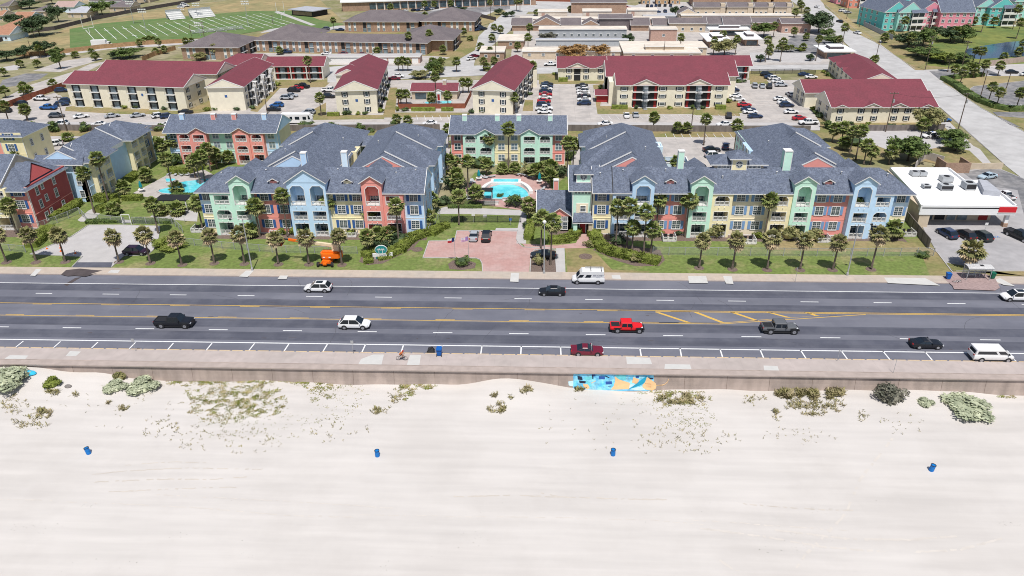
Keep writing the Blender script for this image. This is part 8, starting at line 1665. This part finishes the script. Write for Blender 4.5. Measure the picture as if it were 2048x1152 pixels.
# rider: one skinned body surface
bm = {'pelvis': ((-.2, 0, 1.0), .14), 'waist': ((-.1, 0, 1.16), .125), 'chest': ((.08, 0, 1.34), .15), 'neck': ((.19, 0, 1.45), .06), 'head': ((.26, 0, 1.56), .095), 'top': ((.28, 0, 1.66), .075),
      'sl': ((.1, .17, 1.38), .065), 'el': ((.24, .24, 1.16), .045), 'wl': ((.38, .22, 1.03), .032), 'sr': ((.1, -.17, 1.38), .065), 'er': ((.24, -.24, 1.16), .045), 'wr': ((.38, -.22, 1.03), .032),
      'hl': ((-.18, .1, .96), .1), 'kl': ((.16, .12, .78), .065), 'al': ((.0, .11, .38), .042), 'tl': ((.12, .11, .34), .032), 'hr': ((-.18, -.1, .96), .1), 'kr': ((.2, -.12, .98), .065), 'ar': ((.0, -.11, .58), .042), 'tr': ((.12, -.11, .54), .032)}
ed = [('pelvis', 'waist'), ('waist', 'chest'), ('chest', 'neck'), ('neck', 'head'), ('head', 'top'), ('chest', 'sl'), ('sl', 'el'), ('el', 'wl'), ('chest', 'sr'), ('sr', 'er'), ('er', 'wr'), ('pelvis', 'hl'), ('hl', 'kl'), ('kl', 'al'), ('al', 'tl'), ('pelvis', 'hr'), ('hr', 'kr'), ('kr', 'ar'), ('ar', 'tr')]
for side, y in (('l', .22), ('r', -.22)):
    for k in range(5): nm = 'f%s%d' % (side, k); bm[nm] = ((.455-.012*(k == 4), y+(k-2)*.018, 1.0+.02*(k == 4)), .011); ed.append(('w'+side, nm))
K = list(bm); me = bpy.data.meshes.new('rider'); me.from_pydata([bm[k][0] for k in K], [(K.index(a), K.index(c)) for a, c in ed], []); me.materials.append(M_SKIN)
rd = bpy.data.objects.new('person', me); COL.objects.link(rd); rd.location = (pc.x, pc.y, .16); sk = rd.modifiers.new('skin', 'SKIN'); ss = rd.modifiers.new('sub', 'SUBSURF'); ss.levels = ss.render_levels = 1
for i, k in enumerate(K): r_ = bm[k][1]; me.skin_vertices[0].data[i].radius = (r_, r_)
me.skin_vertices[0].data[0].use_root = True; tag(rd, 'person in orange jersey and dark shorts riding the black bicycle', 'person')
JM = mat('orange_jersey', (.62, .16, .04), .8, .15, 6)
b = MB(); b.cyl((-.22, 0, 1.02), (-.08, 0, 1.18), .165, .15, JM, 12); b.cyl((-.08, 0, 1.18), (.12, 0, 1.38), .15, .19, JM, 12); b.cyl((.12, 0, 1.38), (.19, 0, 1.44), .19, .09, JM, 12)
for s in (-1, 1): b.cyl((.08, s*.12, 1.39), (.17, s*.2, 1.27), .085, .065, JM, 8)
smooth(b.build('jersey', rd)); b = MB(); [b.cyl((-.2, s*.09, .99), (.06, s*.115, .86 if s > 0 else .98), .125, .085, M_BLACK, 10) for s in (-1, 1)]; b.build('shorts', rd)
b = MB(); b.lathe([(.13, 0), (.135, .05), (.11, .12), (.05, .155)], M_TAIL, (.27, 0, 1.6), 12); b.build('helmet', rd); b = MB(); [b.box(.345, .355, y-.012, y+.012, 1.565, 1.585, M_BLACK) for y in (-.035, .035)]; b.box(.35, .372, -.012, .012, 1.53, 1.565, M_SKIN); b.build('face', rd)

# small extras: manholes, drain spots, tyre marks, tree rings, wall plants
b = MB(); r = random.Random(4)
for _ in range(26):
    x = r.uniform(-85, 85); y = r.choice([98, 99, 104, 107, 110, 115]) + r.uniform(-.8, .8); L = r.uniform(.3, 1.6)
    b.add([(x, y, .0095), (x+L, y+r.uniform(-.1, .1), .0095), (x+L*.9, y+.12, .0095), (x+.1, y+.1, .0095)], [(0, 1, 2, 3)], M_STAIN)
b.build('road_stains', kind='structure')
M_SEAL = mat('crack_sealant', (.07, .07, .08), .7, .2, 2)
b = MB()
for _ in range(34):
    x = r.uniform(-110, 100); y = r.uniform(96, 118); pts = []
    ang = r.choice([0, 0, 1.57])+r.uniform(-.2, .2); n = r.randint(4, 9); P = Vector((x, y, 0))
    for k in range(n):
        q = P+Vector((math.cos(ang), math.sin(ang), 0))*r.uniform(.5, 1.6); ang += r.uniform(-.35, .35); q.y = min(119, max(95, q.y)); nn = Vector((-(q-P).y, (q-P).x, 0)).normalized()*.022
        b.add([(P-nn).to_tuple()[:2]+(.0087,), (q-nn).to_tuple()[:2]+(.0087,), (q+nn).to_tuple()[:2]+(.0087,), (P+nn).to_tuple()[:2]+(.0087,)], [(0, 1, 2, 3)], M_SEAL); P = q
b.build('road_cracks', kind='structure')
b = MB()
for px, py in [(13, 525), (72, 525), (131, 524), (238, 524), (301, 527), (365, 530), (429, 527), (489, 528), (557, 529), (618, 529), (684, 530), (1398, 536), (1465, 539), (1534, 540), (1600, 540), (1665, 540), (1742, 539)]:
    c = G(px, py); b.lathe([(.95, 0), (.9, .05), (.3, .09)], M_MULCH, (c.x, c.y, .02), 14)
b.build('tree_rings', kind='structure')

M_TRACK = mat('darker_sand_track', (.56, .51, .455), .95, .08, .7); M_TRACK2 = mat('soft_sand_track', (.61, .565, .52), .95, .06, .7)  # strips toned slightly darker than the surrounding sand
def track(pts, w, m, px=True, gap=.0, seed=1):
    b = MB(); r = random.Random(seed); P = []
    for (x0, y0), (x1, y1) in zip(pts, pts[1:]):
        n = max(2, int(abs(x1-x0)/7+abs(y1-y0)/7))
        for i in range(n): t = i/n; q = G(x0+(x1-x0)*t, y0+(y1-y0)*t, -2.7); P.append(Vector((q.x, q.y+r.uniform(-.06, .06), 0)))
    for p, q in zip(P, P[1:]):
        if r.random() < gap: continue
        d = (q-p).normalized(); k = Vector((-d.y, d.x, 0))*w*r.uniform(.3, .6)
        vs = [p-k, q-k, q+k, p+k]; b.add([(v.x, v.y, sandz(v.x, v.y)+.014) for v in vs], [(0, 1, 2, 3)], m)
    b.build('tyre_track', kind='structure')
for i, (pts, w, m, g) in enumerate([([(185, 950), (240, 944), (350, 938), (540, 940)], .16, M_TRACK, .25), ([(190, 965), (300, 960), (420, 960), (520, 953)], .2, M_TRACK, .3), ([(250, 932), (330, 926), (420, 927)], .12, M_TRACK, .4), ([(210, 984), (330, 980), (480, 975)], .16, M_TRACK, .35), ([(120, 1004), (250, 1008), (420, 1018), (560, 1030), (720, 1036)], .14, M_TRACK2, .3), ([(300, 990), (420, 996), (600, 1004), (800, 1018)], .12, M_TRACK2, .4),
    ([(900, 994), (1020, 992), (1200, 997), (1340, 1001)], .2, M_TRACK, .2), ([(1070, 985), (1130, 995)], .14, M_TRACK, .3), ([(1480, 1008), (1560, 1014), (1650, 1020), (1720, 1022)], .18, M_TRACK, .3), ([(1400, 1057), (1520, 1072), (1640, 1092), (1800, 1106), (1920, 1100), (2010, 1074)], .3, M_TRACK2, .1), ([(1550, 1060), (1700, 1078), (1820, 1080), (1920, 1072)], .3, M_TRACK2, .12), ([(1370, 1040), (1500, 1048), (1700, 1062)], .15, M_TRACK2, .3), ([(1590, 1140), (1610, 1110), (1650, 1070), (1690, 1030), (1720, 960), (1800, 860)], .3, M_TRACK2, .45), ([(700, 1030), (1000, 1034), (1300, 1040), (1420, 1050)], .12, M_TRACK2, .35), ([(0, 1000), (120, 1002)], .14, M_TRACK2, .3), ([(1440, 1120), (1470, 1140), (1500, 1152)], .3, M_TRACK2, .2)]):
    track(pts, w, m, gap=g, seed=i)

bpy.context.view_layer.update()
